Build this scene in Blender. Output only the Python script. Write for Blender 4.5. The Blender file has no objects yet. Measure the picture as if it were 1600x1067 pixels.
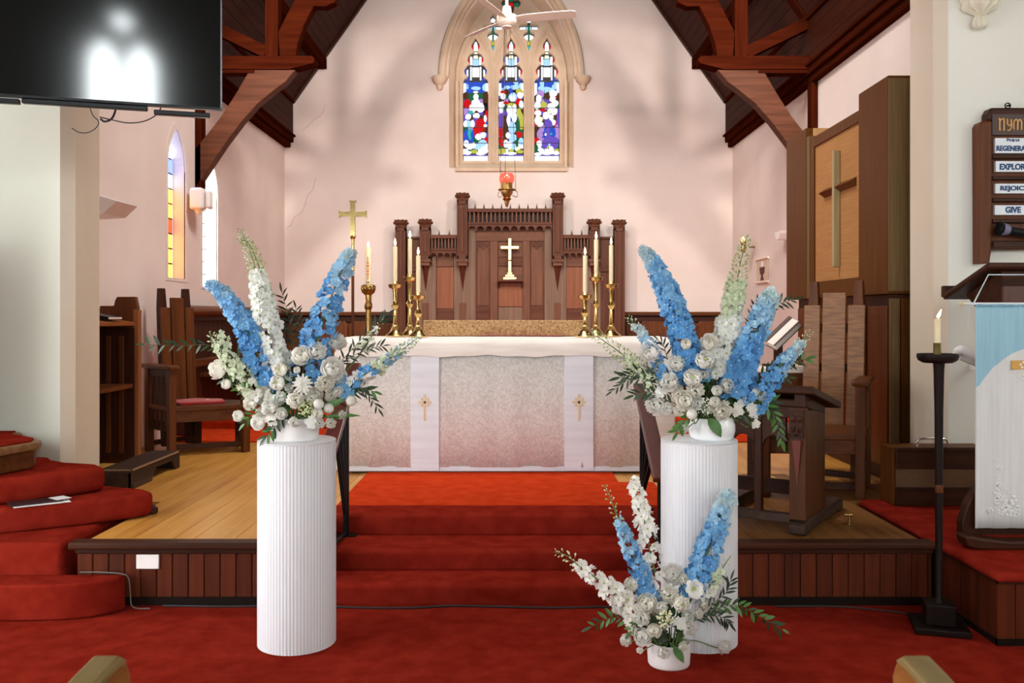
import bpy, math, random
from mathutils import Vector, Matrix, Quaternion
from mathutils.geometry import tessellate_polygon
C = bpy.context.scene.collection
SC = bpy.context.scene
PI = math.pi
FOC, U0, V0, EYE = 1400.0, 803.0, 494.0, 1.45      # pinhole of the photograph (1600x1067), eye height in metres

# ---------------------------------------------------------------- camera, world, lamps, exposure
cam = bpy.data.objects.new('camera', bpy.data.cameras.new('camera'))
C.objects.link(cam); SC.camera = cam
cam.location = (0, 0, EYE); cam.rotation_euler = (PI/2, 0, 0)
cam.data.sensor_width = 36.0; cam.data.lens = FOC/1600*36
cam.data.shift_x = (800-U0)/1600; cam.data.shift_y = -(533.5-V0)/1600
cam.data.clip_start = 0.05; cam.data.clip_end = 200
cam.data.dof.use_dof = True; cam.data.dof.focus_distance = 4.6; cam.data.dof.aperture_fstop = 7.1

SC.view_settings.view_transform = 'Standard'; SC.view_settings.look = 'None'
SC.view_settings.gamma = 1.0; SC.view_settings.use_curve_mapping = False
SC.view_settings.exposure = 0.0
SC.cycles.use_denoising = True
SC.cycles.max_bounces = 9; SC.cycles.diffuse_bounces = 6; SC.cycles.transmission_bounces = 6; SC.cycles.glossy_bounces = 3
SC.cycles.sample_clamp_indirect = 6.0
world = bpy.data.worlds.new('World'); SC.world = world; world.use_nodes = True
wb = world.node_tree.nodes['Background']
wb.inputs[0].default_value = (0.75, 0.87, 1.0, 1); wb.inputs[1].default_value = 1.0

def lamp(name, kind, loc, aim, energy, col, size=0.1, size_y=None, spot=None, blend=0.4, spread=None):
    d = bpy.data.lights.new(name, kind); d.energy = energy; d.color = col
    if kind == 'AREA':
        d.shape = 'RECTANGLE'; d.size = size; d.size_y = size_y or size
        if spread: d.spread = spread
    else:
        d.shadow_soft_size = size
    if kind == 'SPOT': d.spot_size = spot; d.spot_blend = blend
    o = bpy.data.objects.new(name, d); C.objects.link(o); o.location = loc
    o.rotation_euler = (Vector(aim)-Vector(loc)).to_track_quat('-Z', 'Y').to_euler()
    return o
# chancel floodlights on the back of the arch wall (warm), one each side; they throw the truss shadows
WARM = (1.0, 0.87, 0.78)
lamp('flood_lamp', 'SPOT', (2.35, 6.05, 4.55), (0.3, 12.5, 2.6), 545, WARM, 0.12, spot=1.2, blend=0.5)
lamp('flood_lamp', 'SPOT', (-2.45, 6.05, 4.55), (-0.3, 12.5, 2.6), 545, WARM, 0.12, spot=1.2, blend=0.5)
lamp('chancel_lamp', 'AREA', (0, 6.7, 5.7), (0, 9.9, 0.4), 178, (1.0, 0.94, 0.88), 1.6, 1.0, spread=2.5)  # unseen overhead fill, added to lift the whole chancel
# daylight: the window panes of the nave and of the chancel give off light themselves (see daylight materials)

# ---------------------------------------------------------------- helpers
def s(r, g, b):
    f = lambda c: (c/255/12.92 if c/255 <= 0.04045 else ((c/255+0.055)/1.055)**2.4)
    return (f(r), f(g), f(b))

def PX(u, v, d): return Vector(((u-U0)*d/FOC, d, EYE-(v-V0)*d/FOC))
def XU(u, d): return (u-U0)*d/FOC
def ZV(v, d): return EYE-(v-V0)*d/FOC

MATS = {}
def mat(name, col, rough=0.6, col2=None, scale=(6, 6, 6), detail=4, bump=0.0, bscale=None, metal=0.0, emit=None, estr=0.0, coat=0.0, sheen=0.0, spec=None, trans=0.0, lo=0.35, hi=0.65, kind='noise', sss=0.0):
    if name in MATS: return MATS[name]
    m = bpy.data.materials.new(name); m.use_nodes = True; MATS[name] = m
    nt = m.node_tree; b = nt.nodes['Principled BSDF']
    b.inputs['Base Color'].default_value = (*col, 1); b.inputs['Roughness'].default_value = rough; b.inputs['Metallic'].default_value = metal
    if coat: b.inputs['Coat Weight'].default_value = coat; b.inputs['Coat Roughness'].default_value = 0.15
    if sheen: b.inputs['Sheen Weight'].default_value = sheen
    if spec is not None: b.inputs['Specular IOR Level'].default_value = spec
    if trans: b.inputs['Transmission Weight'].default_value = trans
    if sss:
        b.inputs['Subsurface Weight'].default_value = sss; b.inputs['Subsurface Scale'].default_value = 0.01
    if emit: b.inputs['Emission Color'].default_value = (*emit, 1); b.inputs['Emission Strength'].default_value = estr
    if col2 or bump:
        tc = nt.nodes.new('ShaderNodeTexCoord'); mp = nt.nodes.new('ShaderNodeMapping'); mp.inputs['Scale'].default_value = scale
        nt.links.new(tc.outputs['Object'], mp.inputs['Vector'])
        if kind == 'voronoi':
            n = nt.nodes.new('ShaderNodeTexVoronoi'); n.inputs['Scale'].default_value = 1.0; out = n.outputs['Distance']
        else:
            n = nt.nodes.new('ShaderNodeTexNoise'); n.inputs['Scale'].default_value = 1.0; n.inputs['Detail'].default_value = detail; out = n.outputs['Fac']
            if kind == 'swirl': n.inputs['Distortion'].default_value = 2.5
        nt.links.new(mp.outputs['Vector'], n.inputs['Vector'])
        if col2:
            r = nt.nodes.new('ShaderNodeValToRGB'); r.color_ramp.elements[0].position = lo; r.color_ramp.elements[1].position = hi
            r.color_ramp.elements[0].color = (*col, 1); r.color_ramp.elements[1].color = (*col2, 1)
            nt.links.new(out, r.inputs['Fac']); nt.links.new(r.outputs['Color'], b.inputs['Base Color'])
        if bump:
            if bscale:
                mp2 = nt.nodes.new('ShaderNodeMapping'); mp2.inputs['Scale'].default_value = bscale
                nt.links.new(tc.outputs['Object'], mp2.inputs['Vector'])
                n2 = nt.nodes.new('ShaderNodeTexNoise'); n2.inputs['Scale'].default_value = 1.0; n2.inputs['Detail'].default_value = 3
                nt.links.new(mp2.outputs['Vector'], n2.inputs['Vector']); out = n2.outputs['Fac']
            bp = nt.nodes.new('ShaderNodeBump'); bp.inputs['Strength'].default_value = bump; bp.inputs['Distance'].default_value = 0.01
            nt.links.new(out, bp.inputs['Height']); nt.links.new(bp.outputs['Normal'], b.inputs['Normal'])
    return m

def petal_mat(name, col, tr=0.4, col2=None):
    m = mat(name, col, 0.7, col2, (90, 90, 90), 2, spec=0.2); nt = m.node_tree; b = nt.nodes['Principled BSDF']; out = nt.nodes['Material Output']
    t = nt.nodes.new('ShaderNodeBsdfTranslucent'); mx = nt.nodes.new('ShaderNodeMixShader'); mx.inputs[0].default_value = tr
    src = b.inputs['Base Color']
    if src.links: nt.links.new(src.links[0].from_socket, t.inputs['Color'])
    else: t.inputs['Color'].default_value = (*col, 1)
    nt.links.new(b.outputs[0], mx.inputs[1]); nt.links.new(t.outputs[0], mx.inputs[2]); nt.links.new(mx.outputs[0], out.inputs['Surface']); return m

def wood(name, c1, c2, axis='z', rough=0.42, fine=26.0, coat=0.0, spec=0.2):
    sc = {'x': (1.6, fine, fine), 'y': (fine, 1.6, fine), 'z': (fine, fine, 1.6)}[axis]
    return mat(name+'_'+axis, c1, rough, c2, sc, 5, 0.12, coat=coat, spec=spec, lo=0.3, hi=0.72)

class MB:
    def __init__(self): self.v = []; self.f = []; self.m = []
    def add(self, vs, fs, mi=0):
        k = len(self.v); self.v += [tuple(p) for p in vs]; self.f += [tuple(i+k for i in f) for f in fs]; self.m += [mi]*len(fs); return self
    def box(self, x0, x1, y0, y1, z0, z1, mi=0):
        return self.add([(x0,y0,z0),(x1,y0,z0),(x1,y1,z0),(x0,y1,z0),(x0,y0,z1),(x1,y0,z1),(x1,y1,z1),(x0,y1,z1)],
            [(0,3,2,1),(4,5,6,7),(0,1,5,4),(1,2,6,5),(2,3,7,6),(3,0,4,7)], mi)
    def obox(self, c, ax, ay, az, mi=0):
        c, ax, ay, az = Vector(c), Vector(ax), Vector(ay), Vector(az)
        vs = [c+sx*ax+sy*ay+sz*az for sz in (-1,1) for sx, sy in ((-1,-1),(1,-1),(1,1),(-1,1))]
        fs = [(0,3,2,1),(4,5,6,7),(0,1,5,4),(1,2,6,5),(2,3,7,6),(3,0,4,7)]
        if ax.cross(ay).dot(az) < 0: fs = [tuple(reversed(f)) for f in fs]
        return self.add(vs, fs, mi)
    def beam(self, p, q, w, h, up=(0,0,1), mi=0):
        p, q = Vector(p), Vector(q); d = (q-p); L = d.length; d.normalize(); up = Vector(up)
        r = d.cross(up)
        if r.length < 1e-5: r = d.cross(Vector((0,1,0)))
        r.normalize(); u = r.cross(d)
        return self.obox((p+q)/2, d*L/2, r*w/2, u*h/2, mi)
    @staticmethod
    def _map(plane):
        return {'xy': lambda a,b,c: (a,b,c), 'xz': lambda a,b,c: (a,c,b), 'yz': lambda a,b,c: (c,a,b)}[plane]
    def prism(self, poly, a, b, plane='xy', mi=0):
        return self.plate([poly], a, b, plane, mi)
    def plate(self, loops, a, b, plane='xy', mi=0):
        mp = self._map(plane)
        if a > b: a, b = b, a
        loops = [list(l) for l in loops]
        area = lambda l: sum(l[i][0]*l[(i+1)%len(l)][1]-l[(i+1)%len(l)][0]*l[i][1] for i in range(len(l)))
        for i, l in enumerate(loops):
            if (area(l) > 0) != (i == 0): l.reverse()
        flat = [p for l in loops for p in l]; n = len(flat)
        tris = tessellate_polygon([[Vector((p[0], p[1], 0)) for p in l] for l in loops])
        vs = [mp(p[0], p[1], a) for p in flat]+[mp(p[0], p[1], b) for p in flat]
        flip = plane == 'xz'
        fs = []
        for t in tris:
            p0, p1, p2 = (flat[i] for i in t)
            if (p1[0]-p0[0])*(p2[1]-p0[1])-(p2[0]-p0[0])*(p1[1]-p0[1]) < 0: t = tuple(reversed(t))
            fs.append(tuple(i+n for i in t)); fs.append(tuple(reversed(t)))
        k = 0
        for l in loops:
            m = len(l)
            for i in range(m):
                j = (i+1) % m; fs.append((k+i, k+j, k+j+n, k+i+n))
            k += m
        if flip: fs = [tuple(reversed(f)) for f in fs]
        return self.add(vs, fs, mi)
    def lathe(self, prof, c=(0,0,0), n=24, flutes=0, fd=0.0, mi=0, sx=1, sy=1):
        vs, fs = [], []
        for r, z in prof:
            for i in range(n):
                a = 2*PI*i/n; rr = r-(fd*abs(math.sin(flutes*a/2)) if flutes and r > 0.02 else 0)
                vs.append((c[0]+rr*math.cos(a)*sx, c[1]+rr*math.sin(a)*sy, c[2]+z))
        for k in range(len(prof)-1):
            for i in range(n):
                j = (i+1) % n; fs.append((k*n+i, k*n+j, (k+1)*n+j, (k+1)*n+i))
        if prof[0][0] > 1e-6: fs.append(tuple(reversed(range(n))))
        if prof[-1][0] > 1e-6: fs.append(tuple((len(prof)-1)*n+i for i in range(n)))
        return self.add(vs, fs, mi)
    def tube(self, pts, r, n=6, mi=0):
        pts = [Vector(p) for p in pts]; rs = r if isinstance(r, (list, tuple)) else [r]*len(pts)
        vs, fs = [], []; ref = None
        for k, p in enumerate(pts):
            t = (pts[min(k+1, len(pts)-1)]-pts[max(k-1, 0)])
            t = t.normalized() if t.length > 1e-9 else Vector((0,0,1))
            if ref is None:
                ref = t.cross(Vector((0,0,1)));
                if ref.length < 0.05: ref = t.cross(Vector((1,0,0)))
            ref = (ref-t*ref.dot(t)).normalized(); b = t.cross(ref)
            for i in range(n):
                a = 2*PI*i/n; vs.append(p+(ref*math.cos(a)+b*math.sin(a))*rs[k])
        for k in range(len(pts)-1):
            for i in range(n):
                j = (i+1) % n; fs.append((k*n+i, k*n+j, (k+1)*n+j, (k+1)*n+i))
        fs.append(tuple(reversed(range(n)))); fs.append(tuple((len(pts)-1)*n+i for i in range(n)))
        return self.add(vs, fs, mi)
    def ball(self, c, r, nu=10, nv=6, mi=0):
        if not isinstance(r, (list, tuple)): r = (r, r, r)
        vs = [(c[0], c[1], c[2]-r[2])]; fs = []
        for k in range(1, nv):
            t = PI*k/nv
            for i in range(nu):
                a = 2*PI*i/nu; vs.append((c[0]+r[0]*math.sin(t)*math.cos(a), c[1]+r[1]*math.sin(t)*math.sin(a), c[2]-r[2]*math.cos(t)))
        vs.append((c[0], c[1], c[2]+r[2])); L = len(vs)-1
        for i in range(nu):
            j = (i+1) % nu; fs.append((0, 1+j, 1+i)); fs.append((L, L-nu+i, L-nu+j))
            for k in range(nv-2):
                a = 1+k*nu; fs.append((a+i, a+j, a+nu+j, a+nu+i))
        return self.add(vs, fs, mi)
    def mesh(self, name, mats, off=Vector((0,0,0)), smooth=False, sharp=38):
        me = bpy.data.meshes.new(name)
        me.from_pydata([(p[0]-off.x, p[1]-off.y, p[2]-off.z) for p in self.v], [], self.f)
        mats = mats if isinstance(mats, (list, tuple)) else [mats]
        for m in mats: me.materials.append(m)
        if len(mats) > 1: me.polygons.foreach_set('material_index', self.m)
        if smooth:
            me.polygons.foreach_set('use_smooth', [True]*len(me.polygons))
            if sharp: me.set_sharp_from_angle(angle=math.radians(sharp))
        me.update()
        return me
    def build(self, name, mats, parent=None, smooth=False, bevel=0.0, sharp=38, seg=2):
        off = world_loc(parent)
        o = bpy.data.objects.new(name, self.mesh(name, mats, off, smooth, sharp)); C.objects.link(o); o.parent = parent
        if bevel:
            b = o.modifiers.new('bevel', 'BEVEL'); b.width = bevel; b.segments = seg; b.limit_method = 'ANGLE'; b.angle_limit = math.radians(40)
        return o

def world_loc(p):
    v = Vector((0,0,0))
    while p is not None: v = v+p.location; p = p.parent
    return v
def tag(o, label=None, cat=None, group=None, kind=None):
    if label: o['label'] = label
    if cat: o['category'] = cat
    if group: o['group'] = group
    if kind: o['kind'] = kind
    return o
def thing(name, label, cat, loc=(0,0,0), group=None, kind=None):
    o = bpy.data.objects.new(name, None); C.objects.link(o); o.location = loc; o.empty_display_size = 0.05
    return tag(o, label, cat, group, kind)
def struct(name, label, loc=(0,0,0)): return thing(name, label, None, loc, None, 'structure')
def place(name, me, parent, p, q=None, sc=1.0):
    o = bpy.data.objects.new(name, me); C.objects.link(o); o.parent = parent
    o.location = Vector(p)-world_loc(parent)
    if q is not None: o.rotation_mode = 'QUATERNION'; o.rotation_quaternion = q
    o.scale = sc if isinstance(sc, (tuple, list)) else (sc, sc, sc)
    return o
def copy_tree(o, parent=None):
    c = o.copy(); C.objects.link(c); c.parent = parent
    for ch in list(o.children): copy_tree(ch, c)
    return c
def curve(pts, n=24):
    pts = [Vector(p) for p in pts]; P = [pts[0]*2-pts[1]]+pts+[pts[-1]*2-pts[-2]]; out = []
    segs = len(pts)-1
    for k in range(segs):
        m = max(2, round(n/segs))
        for i in range(m):
            t = i/m; a, b, c, d = P[k:k+4]
            out.append(0.5*((2*b)+(c-a)*t+(2*a-5*b+4*c-d)*t*t+(3*b-a-3*c+d)*t**3))
    out.append(pts[-1]); return out
def text_mesh(txt, size, xs=1.0, bold=0.0, ext=0.002):
    cu = bpy.data.curves.new('lettering', 'FONT'); cu.body = txt; cu.size = size; cu.extrude = ext; cu.offset = bold; cu.align_x = 'CENTER'
    o = bpy.data.objects.new('lettering', cu); C.objects.link(o)
    me = bpy.data.meshes.new_from_object(o.evaluated_get(bpy.context.evaluated_depsgraph_get()))
    bpy.data.objects.remove(o); bpy.data.curves.remove(cu)
    for v in me.vertices: v.co.x *= xs
    return me

# ---------------------------------------------------------------- materials
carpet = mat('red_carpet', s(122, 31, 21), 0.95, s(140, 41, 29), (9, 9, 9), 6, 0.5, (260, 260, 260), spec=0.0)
carpet2 = mat('bright_red_carpet', s(188, 56, 26), 0.95, s(204, 68, 34), (9, 9, 9), 6, 0.5, (260, 260, 260), spec=0.0)  # carpet colour brightened to stand in for the downlight on it
plaster = mat('pink_white_plaster', s(233, 220, 214), 0.9, s(224, 209, 202), (1.3, 1.3, 1.3), 4, 0.05, (30, 30, 30), spec=0.1)
navewall = mat('pale_green_plaster', s(215, 218, 204), 0.9, s(222, 222, 211), (1, 1, 1), 4, 0.05, (30, 30, 30), spec=0.1)
navewall2 = mat('white_nave_plaster', s(232, 231, 224), 0.9, s(226, 225, 216), (1, 1, 1), 4, 0.05, (30, 30, 30), spec=0.1)
jambp = mat('cream_painted_stone', s(216, 205, 189), 0.85, s(210, 197, 178), (2, 2, 1), 4, 0.04, (30, 30, 30), spec=0.1)
stone = mat('cream_window_stone', s(222, 200, 176), 0.85, s(212, 188, 162), (5, 5, 5), 4, 0.06, spec=0.1)
RED1, RED2 = s(48, 15, 6), s(68, 25, 11)
beamw = {a: wood('red_brown_roof_timber', RED1, RED2, a, 0.6, spec=0.0) for a in 'xyz'}
bracew = wood('worn_brace_timber', s(68, 34, 19), s(98, 56, 35), 'x', 0.55, spec=0.15)  # lighter tone paints in the stronger light on the braces
boardw = wood('dark_ceiling_board', s(46, 17, 8), s(66, 27, 14), 'y', 0.6, spec=0.06)
BR1, BR2 = s(78, 40, 16), s(106, 58, 26)
brown = {a: wood('brown_oak', BR1, BR2, a, 0.42) for a in 'xyz'}
dark = {a: wood('dark_brown_oak', s(44, 21, 11), s(68, 34, 18), a, 0.45, spec=0.2) for a in 'xyz'}
org = {a: wood('organ_case_oak', s(78, 43, 11), s(96, 56, 18), a, 0.45, 60, spec=0.12) for a in 'xyz'}
fiddle = mat('fiddleback_oak', s(112, 68, 32), 0.45, s(142, 94, 50), (9, 9, 70), 3, 0.05)
rer = {a: wood('weathered_reredos_oak', s(102, 66, 47), s(128, 88, 67), a, 0.5) for a in 'xyz'}
rerd = {a: wood('dark_reredos_oak', s(84, 48, 33), s(108, 66, 46), a, 0.5) for a in 'xyz'}
rerg = wood('grey_reredos_oak', s(116, 92, 76), s(138, 112, 94), 'z', 0.55)
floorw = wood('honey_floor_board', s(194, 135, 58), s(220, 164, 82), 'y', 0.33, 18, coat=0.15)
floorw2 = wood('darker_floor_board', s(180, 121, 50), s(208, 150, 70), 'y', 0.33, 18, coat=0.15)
floorw3 = wood('worn_dark_floor_board', s(104, 64, 28), s(138, 94, 50), 'y', 0.45, 18)  # worn boards, with the shade on the right-hand floor darkening their colour too
panelw = wood('red_brown_panelling', s(74, 30, 13), s(98, 42, 19), 'z', 0.45, 30, spec=0.2)
panelw2 = wood('darker_red_brown_panelling', s(62, 25, 12), s(86, 36, 17), 'z', 0.45, 30, spec=0.2)
black_iron = mat('black_iron', (0.008, 0.007, 0.007), 0.55, spec=0.15)
black_gloss = mat('black_gloss_plastic', (0.008, 0.008, 0.009), 0.35, spec=0.15)
brass = mat('polished_brass', s(222, 196, 134), 0.22, s(204, 174, 108), (20, 20, 20), 2, metal=1.0)
brass_d = mat('aged_brass', s(178, 146, 88), 0.32, s(150, 116, 66), (20, 20, 20), 2, metal=1.0)
wax = mat('ivory_wax', s(240, 224, 186), 0.5)
flame_m = mat('candle_flame', (1, 0.8, 0.45), 0.5, emit=(1.0, 0.72, 0.36), estr=14)
wick_m = mat('black_wick', (0.01, 0.01, 0.01), 0.9)
white_paint = mat('white_paint', s(236, 236, 236), 0.45)
white_plast = mat('white_plastic', s(238, 234, 232), 0.4)
plinth_m = mat('satin_white_plinth', s(222, 224, 229), 0.45)
ceramic = mat('white_ceramic', s(240, 242, 244), 0.12, coat=0.4)
ceramic_m = mat('matt_white_ceramic', s(232, 228, 228), 0.5)
linen = mat('white_linen', s(240, 232, 226), 0.9, s(230, 220, 212), (3, 40, 40), 3, 0.06, sheen=0.2)
damask = mat('cream_damask', s(226, 221, 218), 0.75, s(208, 200, 194), (26, 26, 26), 2, 0.1, kind='swirl', lo=0.42, hi=0.58)
silk = mat('white_silk', s(232, 236, 244), 0.55, s(224, 226, 236), (2, 2, 24), 3, 0.08)
goldthread = mat('gold_thread', s(226, 204, 168), 0.6)
brocade = mat('gold_brocade', s(134, 98, 60), 0.8, s(188, 152, 106), (34, 34, 34), 3, 0.15, kind='swirl', lo=0.40, hi=0.56)
redcloth = mat('red_cushion_cloth', s(168, 34, 34), 0.85, sheen=0.3)
# ================================================================ SETTING
XL, XR, YB, YA0, YA1 = -3.20, 3.05, 12.5, 5.56, 5.88      # chancel walls, back wall, chancel arch
ZF = 0.32                                                   # chancel floor level
NX, NY0 = 4.6, -8.0
daylight_w = mat('west_window_daylight', (0.9, 0.95, 1.0), 0.5, emit=(0.90, 0.97, 1.0), estr=12.5)
daylight_w2 = mat('high_west_window_daylight', (0.9, 0.95, 1.0), 0.5, emit=(0.90, 0.98, 1.0), estr=62)
daylight_s = mat('nave_side_window_daylight', (0.9, 1.0, 0.95), 0.5, emit=(0.92, 1.0, 0.95), estr=5)
daylight_n = mat('nave_north_window_daylight', (0.95, 1.0, 0.97), 0.5, emit=(0.95, 1.0, 0.97), estr=8)
daylight_c = mat('chancel_window_daylight', (1, 0.97, 0.9), 0.5, emit=(1.0, 0.95, 0.84), estr=12)

floor = tag(MB().box(-NX, NX, NY0, 5.6, -0.1, 0).build('floor', carpet), 'worn red carpet covering the nave floor before the chancel step', kind='structure')

# chancel floor: boards running away from the viewer
fl = struct('floor_chancel', 'raised honey brown boarded chancel floor on either side of the red steps')
MB().box(-2.2, 2.1, 5.12, 8.0, 0, 0.298).box(-2.2, -1.07, 4.53, 5.12, 0, 0.298).box(0.96, 2.1, 4.53, 5.12, 0, 0.298).box(XL, XR, 5.9, YB, 0, 0.296).build('subfloor', dark['x'], fl)
random.seed(4)
bw = 0.105; x = XL; shared = {}
while x < XR-0.02:
    x1 = min(x+bw, XR); xm = (x+x1)/2
    ys = 4.53 if -2.2 < xm < 2.08 else (5.46 if -2.7 < xm < 2.58 else 5.9)
    if -1.06 < xm < 0.95: ys = 5.10
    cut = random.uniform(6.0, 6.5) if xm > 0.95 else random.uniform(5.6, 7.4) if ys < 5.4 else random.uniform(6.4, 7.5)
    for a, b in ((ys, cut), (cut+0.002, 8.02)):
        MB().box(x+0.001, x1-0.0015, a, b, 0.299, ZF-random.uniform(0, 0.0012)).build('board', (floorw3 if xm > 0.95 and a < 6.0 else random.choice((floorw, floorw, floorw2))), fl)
    x = x1
# front of the platform: nosing, tongue-and-groove boards, dark foot
fp = struct('trim_1', 'dark moulded nosing and upright brown boarding along the front of the chancel platform')
for a, b in ((-2.215, -1.05), (0.94, 2.1)):
    MB().prism([(4.455,0.288),(4.45,0.298),(4.45,0.312),(4.458,0.3225),(4.54,0.3225),(4.54,0.288)], a, b, 'yz').build('nosing', dark['x'], fp)
    MB().box(a+0.02, b, 4.478, 4.5, 0.262, 0.288).build('moulding', dark['x'], fp, bevel=0.006)
    MB().box(a+0.02, b, 4.492, 4.53, 0, 0.042).build('foot_strip', mat('scuffed_black_foot', s(24, 14, 10), 0.7, spec=0.1), fp)
    xx = a+0.02
    while xx < b-0.01:
        e = min(xx+0.08, b)
        MB().prism([(xx+0.0015,4.51),(xx+0.0015,4.503),(xx+0.005,4.499),(e-0.005,4.499),(e-0.0015,4.503),(e-0.0015,4.51)], 0.04, 0.265, 'xy').build('board', random.choice((panelw, panelw, panelw2)), fp)
        xx = e
    MB().box(a+0.02, b, 4.512, 4.535, 0, 0.29).build('backing', dark['z'], fp)

# steps up to the altar, red carpet
st = thing('carpeted_steps', 'three red carpeted steps rising between the two white plinths', 'steps', (-0.055, 4.5, 0))
def step(y0, y1, z0, z1, x0=-1.05, x1=0.94):
    r = 0.028
    pr = [(y0+0.02, z0), (y0+0.012, z1-0.06)] + [(y0+r-r*math.cos(a)-0.004, z1-r+r*math.sin(a)) for a in (0, PI/8, PI/4, 3*PI/8, PI/2)] + [(y1, z1), (y1, z0)]
    return MB().prism(pr, x0, x1, 'yz')
step(4.505, 4.80, 0, 0.107).build('step', carpet, st, smooth=True, sharp=50)
step(4.757, 5.12, 0, 0.213).build('step', carpet, st, smooth=True, sharp=50)
step(5.087, 5.30, 0.0, 0.332).build('step', carpet, st, smooth=True, sharp=50)
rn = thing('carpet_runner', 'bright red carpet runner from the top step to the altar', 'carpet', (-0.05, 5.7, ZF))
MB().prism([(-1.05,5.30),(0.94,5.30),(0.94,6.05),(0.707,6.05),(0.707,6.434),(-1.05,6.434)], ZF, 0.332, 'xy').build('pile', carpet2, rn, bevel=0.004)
# sanctuary step behind the altar
ss = thing('sanctuary_step', 'red carpeted step across the back of the chancel behind the altar', 'steps', (0, 8.9, ZF))
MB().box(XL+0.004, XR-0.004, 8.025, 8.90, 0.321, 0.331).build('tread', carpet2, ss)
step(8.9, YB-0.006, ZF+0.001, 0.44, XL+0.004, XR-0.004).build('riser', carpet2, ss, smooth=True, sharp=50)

# ---- chancel arch wall (nave face, chamfer, reveal)
JL, JR, CH = -2.72, 2.60, 0.064
def opening(off):
    pts = [(JL-off, 0.0), (JL-off, 1.2), (JL-off, 2.4), (JL-off, 3.9)]
    cx, hw = (JL+JR)/2, (JR-JL)/2+off
    for k in range(1, 12):
        a = k/12*math.radians(60); R = 2*hw
        pts.append((cx-hw+R-R*math.cos(a), 3.9+R*math.sin(a)))
    pts.append((cx, 3.9+2*hw*math.sin(math.radians(60))))
    return pts+[(2*cx-p[0], p[1]) for p in reversed(pts[:-1])]
op0, op1 = opening(CH), opening(0)
n = len(op0); mid = n//2
def outer(i):
    p = op0[i]
    if i < 4: return (-NX, p[1])
    if i >= n-4: return (NX, p[1])
    return (p[0]*1.75, p[1]+2.5)
wa = MB()
for (yy, ops, fl_) in ((5.496, op0, False), (YA1, op1, True)):
    vs = [(p[0], yy, p[1]) for p in ops]+[(outer(i)[0], yy, outer(i)[1]) for i in range(n)]
    wa.add(vs, [((i, i+1, n+i+1, n+i) if fl_ else (i+1, i, n+i, n+i+1)) for i in range(n-1)], 1 if fl_ else 0)
for k_ in range(n-1-3, n-1): wa.m[k_] = 2  # wall right of the arch takes a lighter colour
tag(wa.build('wall_arch', [navewall, plaster, navewall2]), 'pale green nave wall carrying the tall chancel arch', kind='structure')
tr = MB()
vs = [(p[0], 5.496, p[1]) for p in op0]+[(p[0], YA0, p[1]) for p in op1]+[(p[0], YA1, p[1]) for p in op1]
tr.add(vs, [(i+1, i, n+i, n+i+1) for i in range(n-1)]+[(n+i+1, n+i, 2*n+i, 2*n+i+1) for i in range(n-1)])
tag(tr.build('trim_2', jambp), 'cream painted chamfered jambs and reveal of the chancel arch', kind='structure')

# ---- chancel side walls; the left one is pierced by two lancets
def lancet(y0, y1, z0, zs, n=8, sharp=1.0):
    h = (y1-y0)/2; c = (y0+y1)/2; R = 2*h*sharp; pts = [(y1, z0), (y1, zs)]
    amax = math.acos((R-h)/R)
    for k in range(1, n+1): a = amax*k/n; pts.append((y1-R+R*math.cos(a), zs+R*math.sin(a)))
    for k in range(n-1, 0, -1): a = amax*k/n; pts.append((y0+R-R*math.cos(a), zs+R*math.sin(a)))
    return pts+[(y0, zs), (y0, z0)]
WIN = ((8.28, 8.72, 1.81, 2.85), (9.20, 9.66, 1.76, 2.72))
wl = struct('wall_left', 'pinkish white plaster wall of the chancel with two lancet windows', (XL, 9, 0))
MB().plate([[(YA1-0.1, 0), (YB+0.2, 0), (YB+0.2, 4.6), (YA1-0.1, 4.6)]]+[lancet(*w) for w in WIN], XL-0.12, XL, 'yz').build('plaster_face', plaster, wl)
wr = struct('wall_right', 'pinkish white plaster wall of the chancel behind the organ case', (XR, 9, 0))
MB().box(XR, XR+0.12, YA1-0.1, YB+0.2, 0, 4.6).build('plaster_face', plaster, wr)
amber, rubyg, bluegl, deepbl = [mat(nm, c, 0.3, emit=c, estr=e) for nm, c, e in (('amber_glass', (1.0, 0.42, 0.06), 3.2), ('red_brown_glass', (0.6, 0.07, 0.02), 1.6), ('pale_blue_glass', (0.62, 0.8, 1.0), 3.2), ('deep_blue_glass', (0.15, 0.25, 0.9), 2.0))]
lead = mat('dark_window_lead', (0.02, 0.018, 0.018), 0.6)
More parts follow.
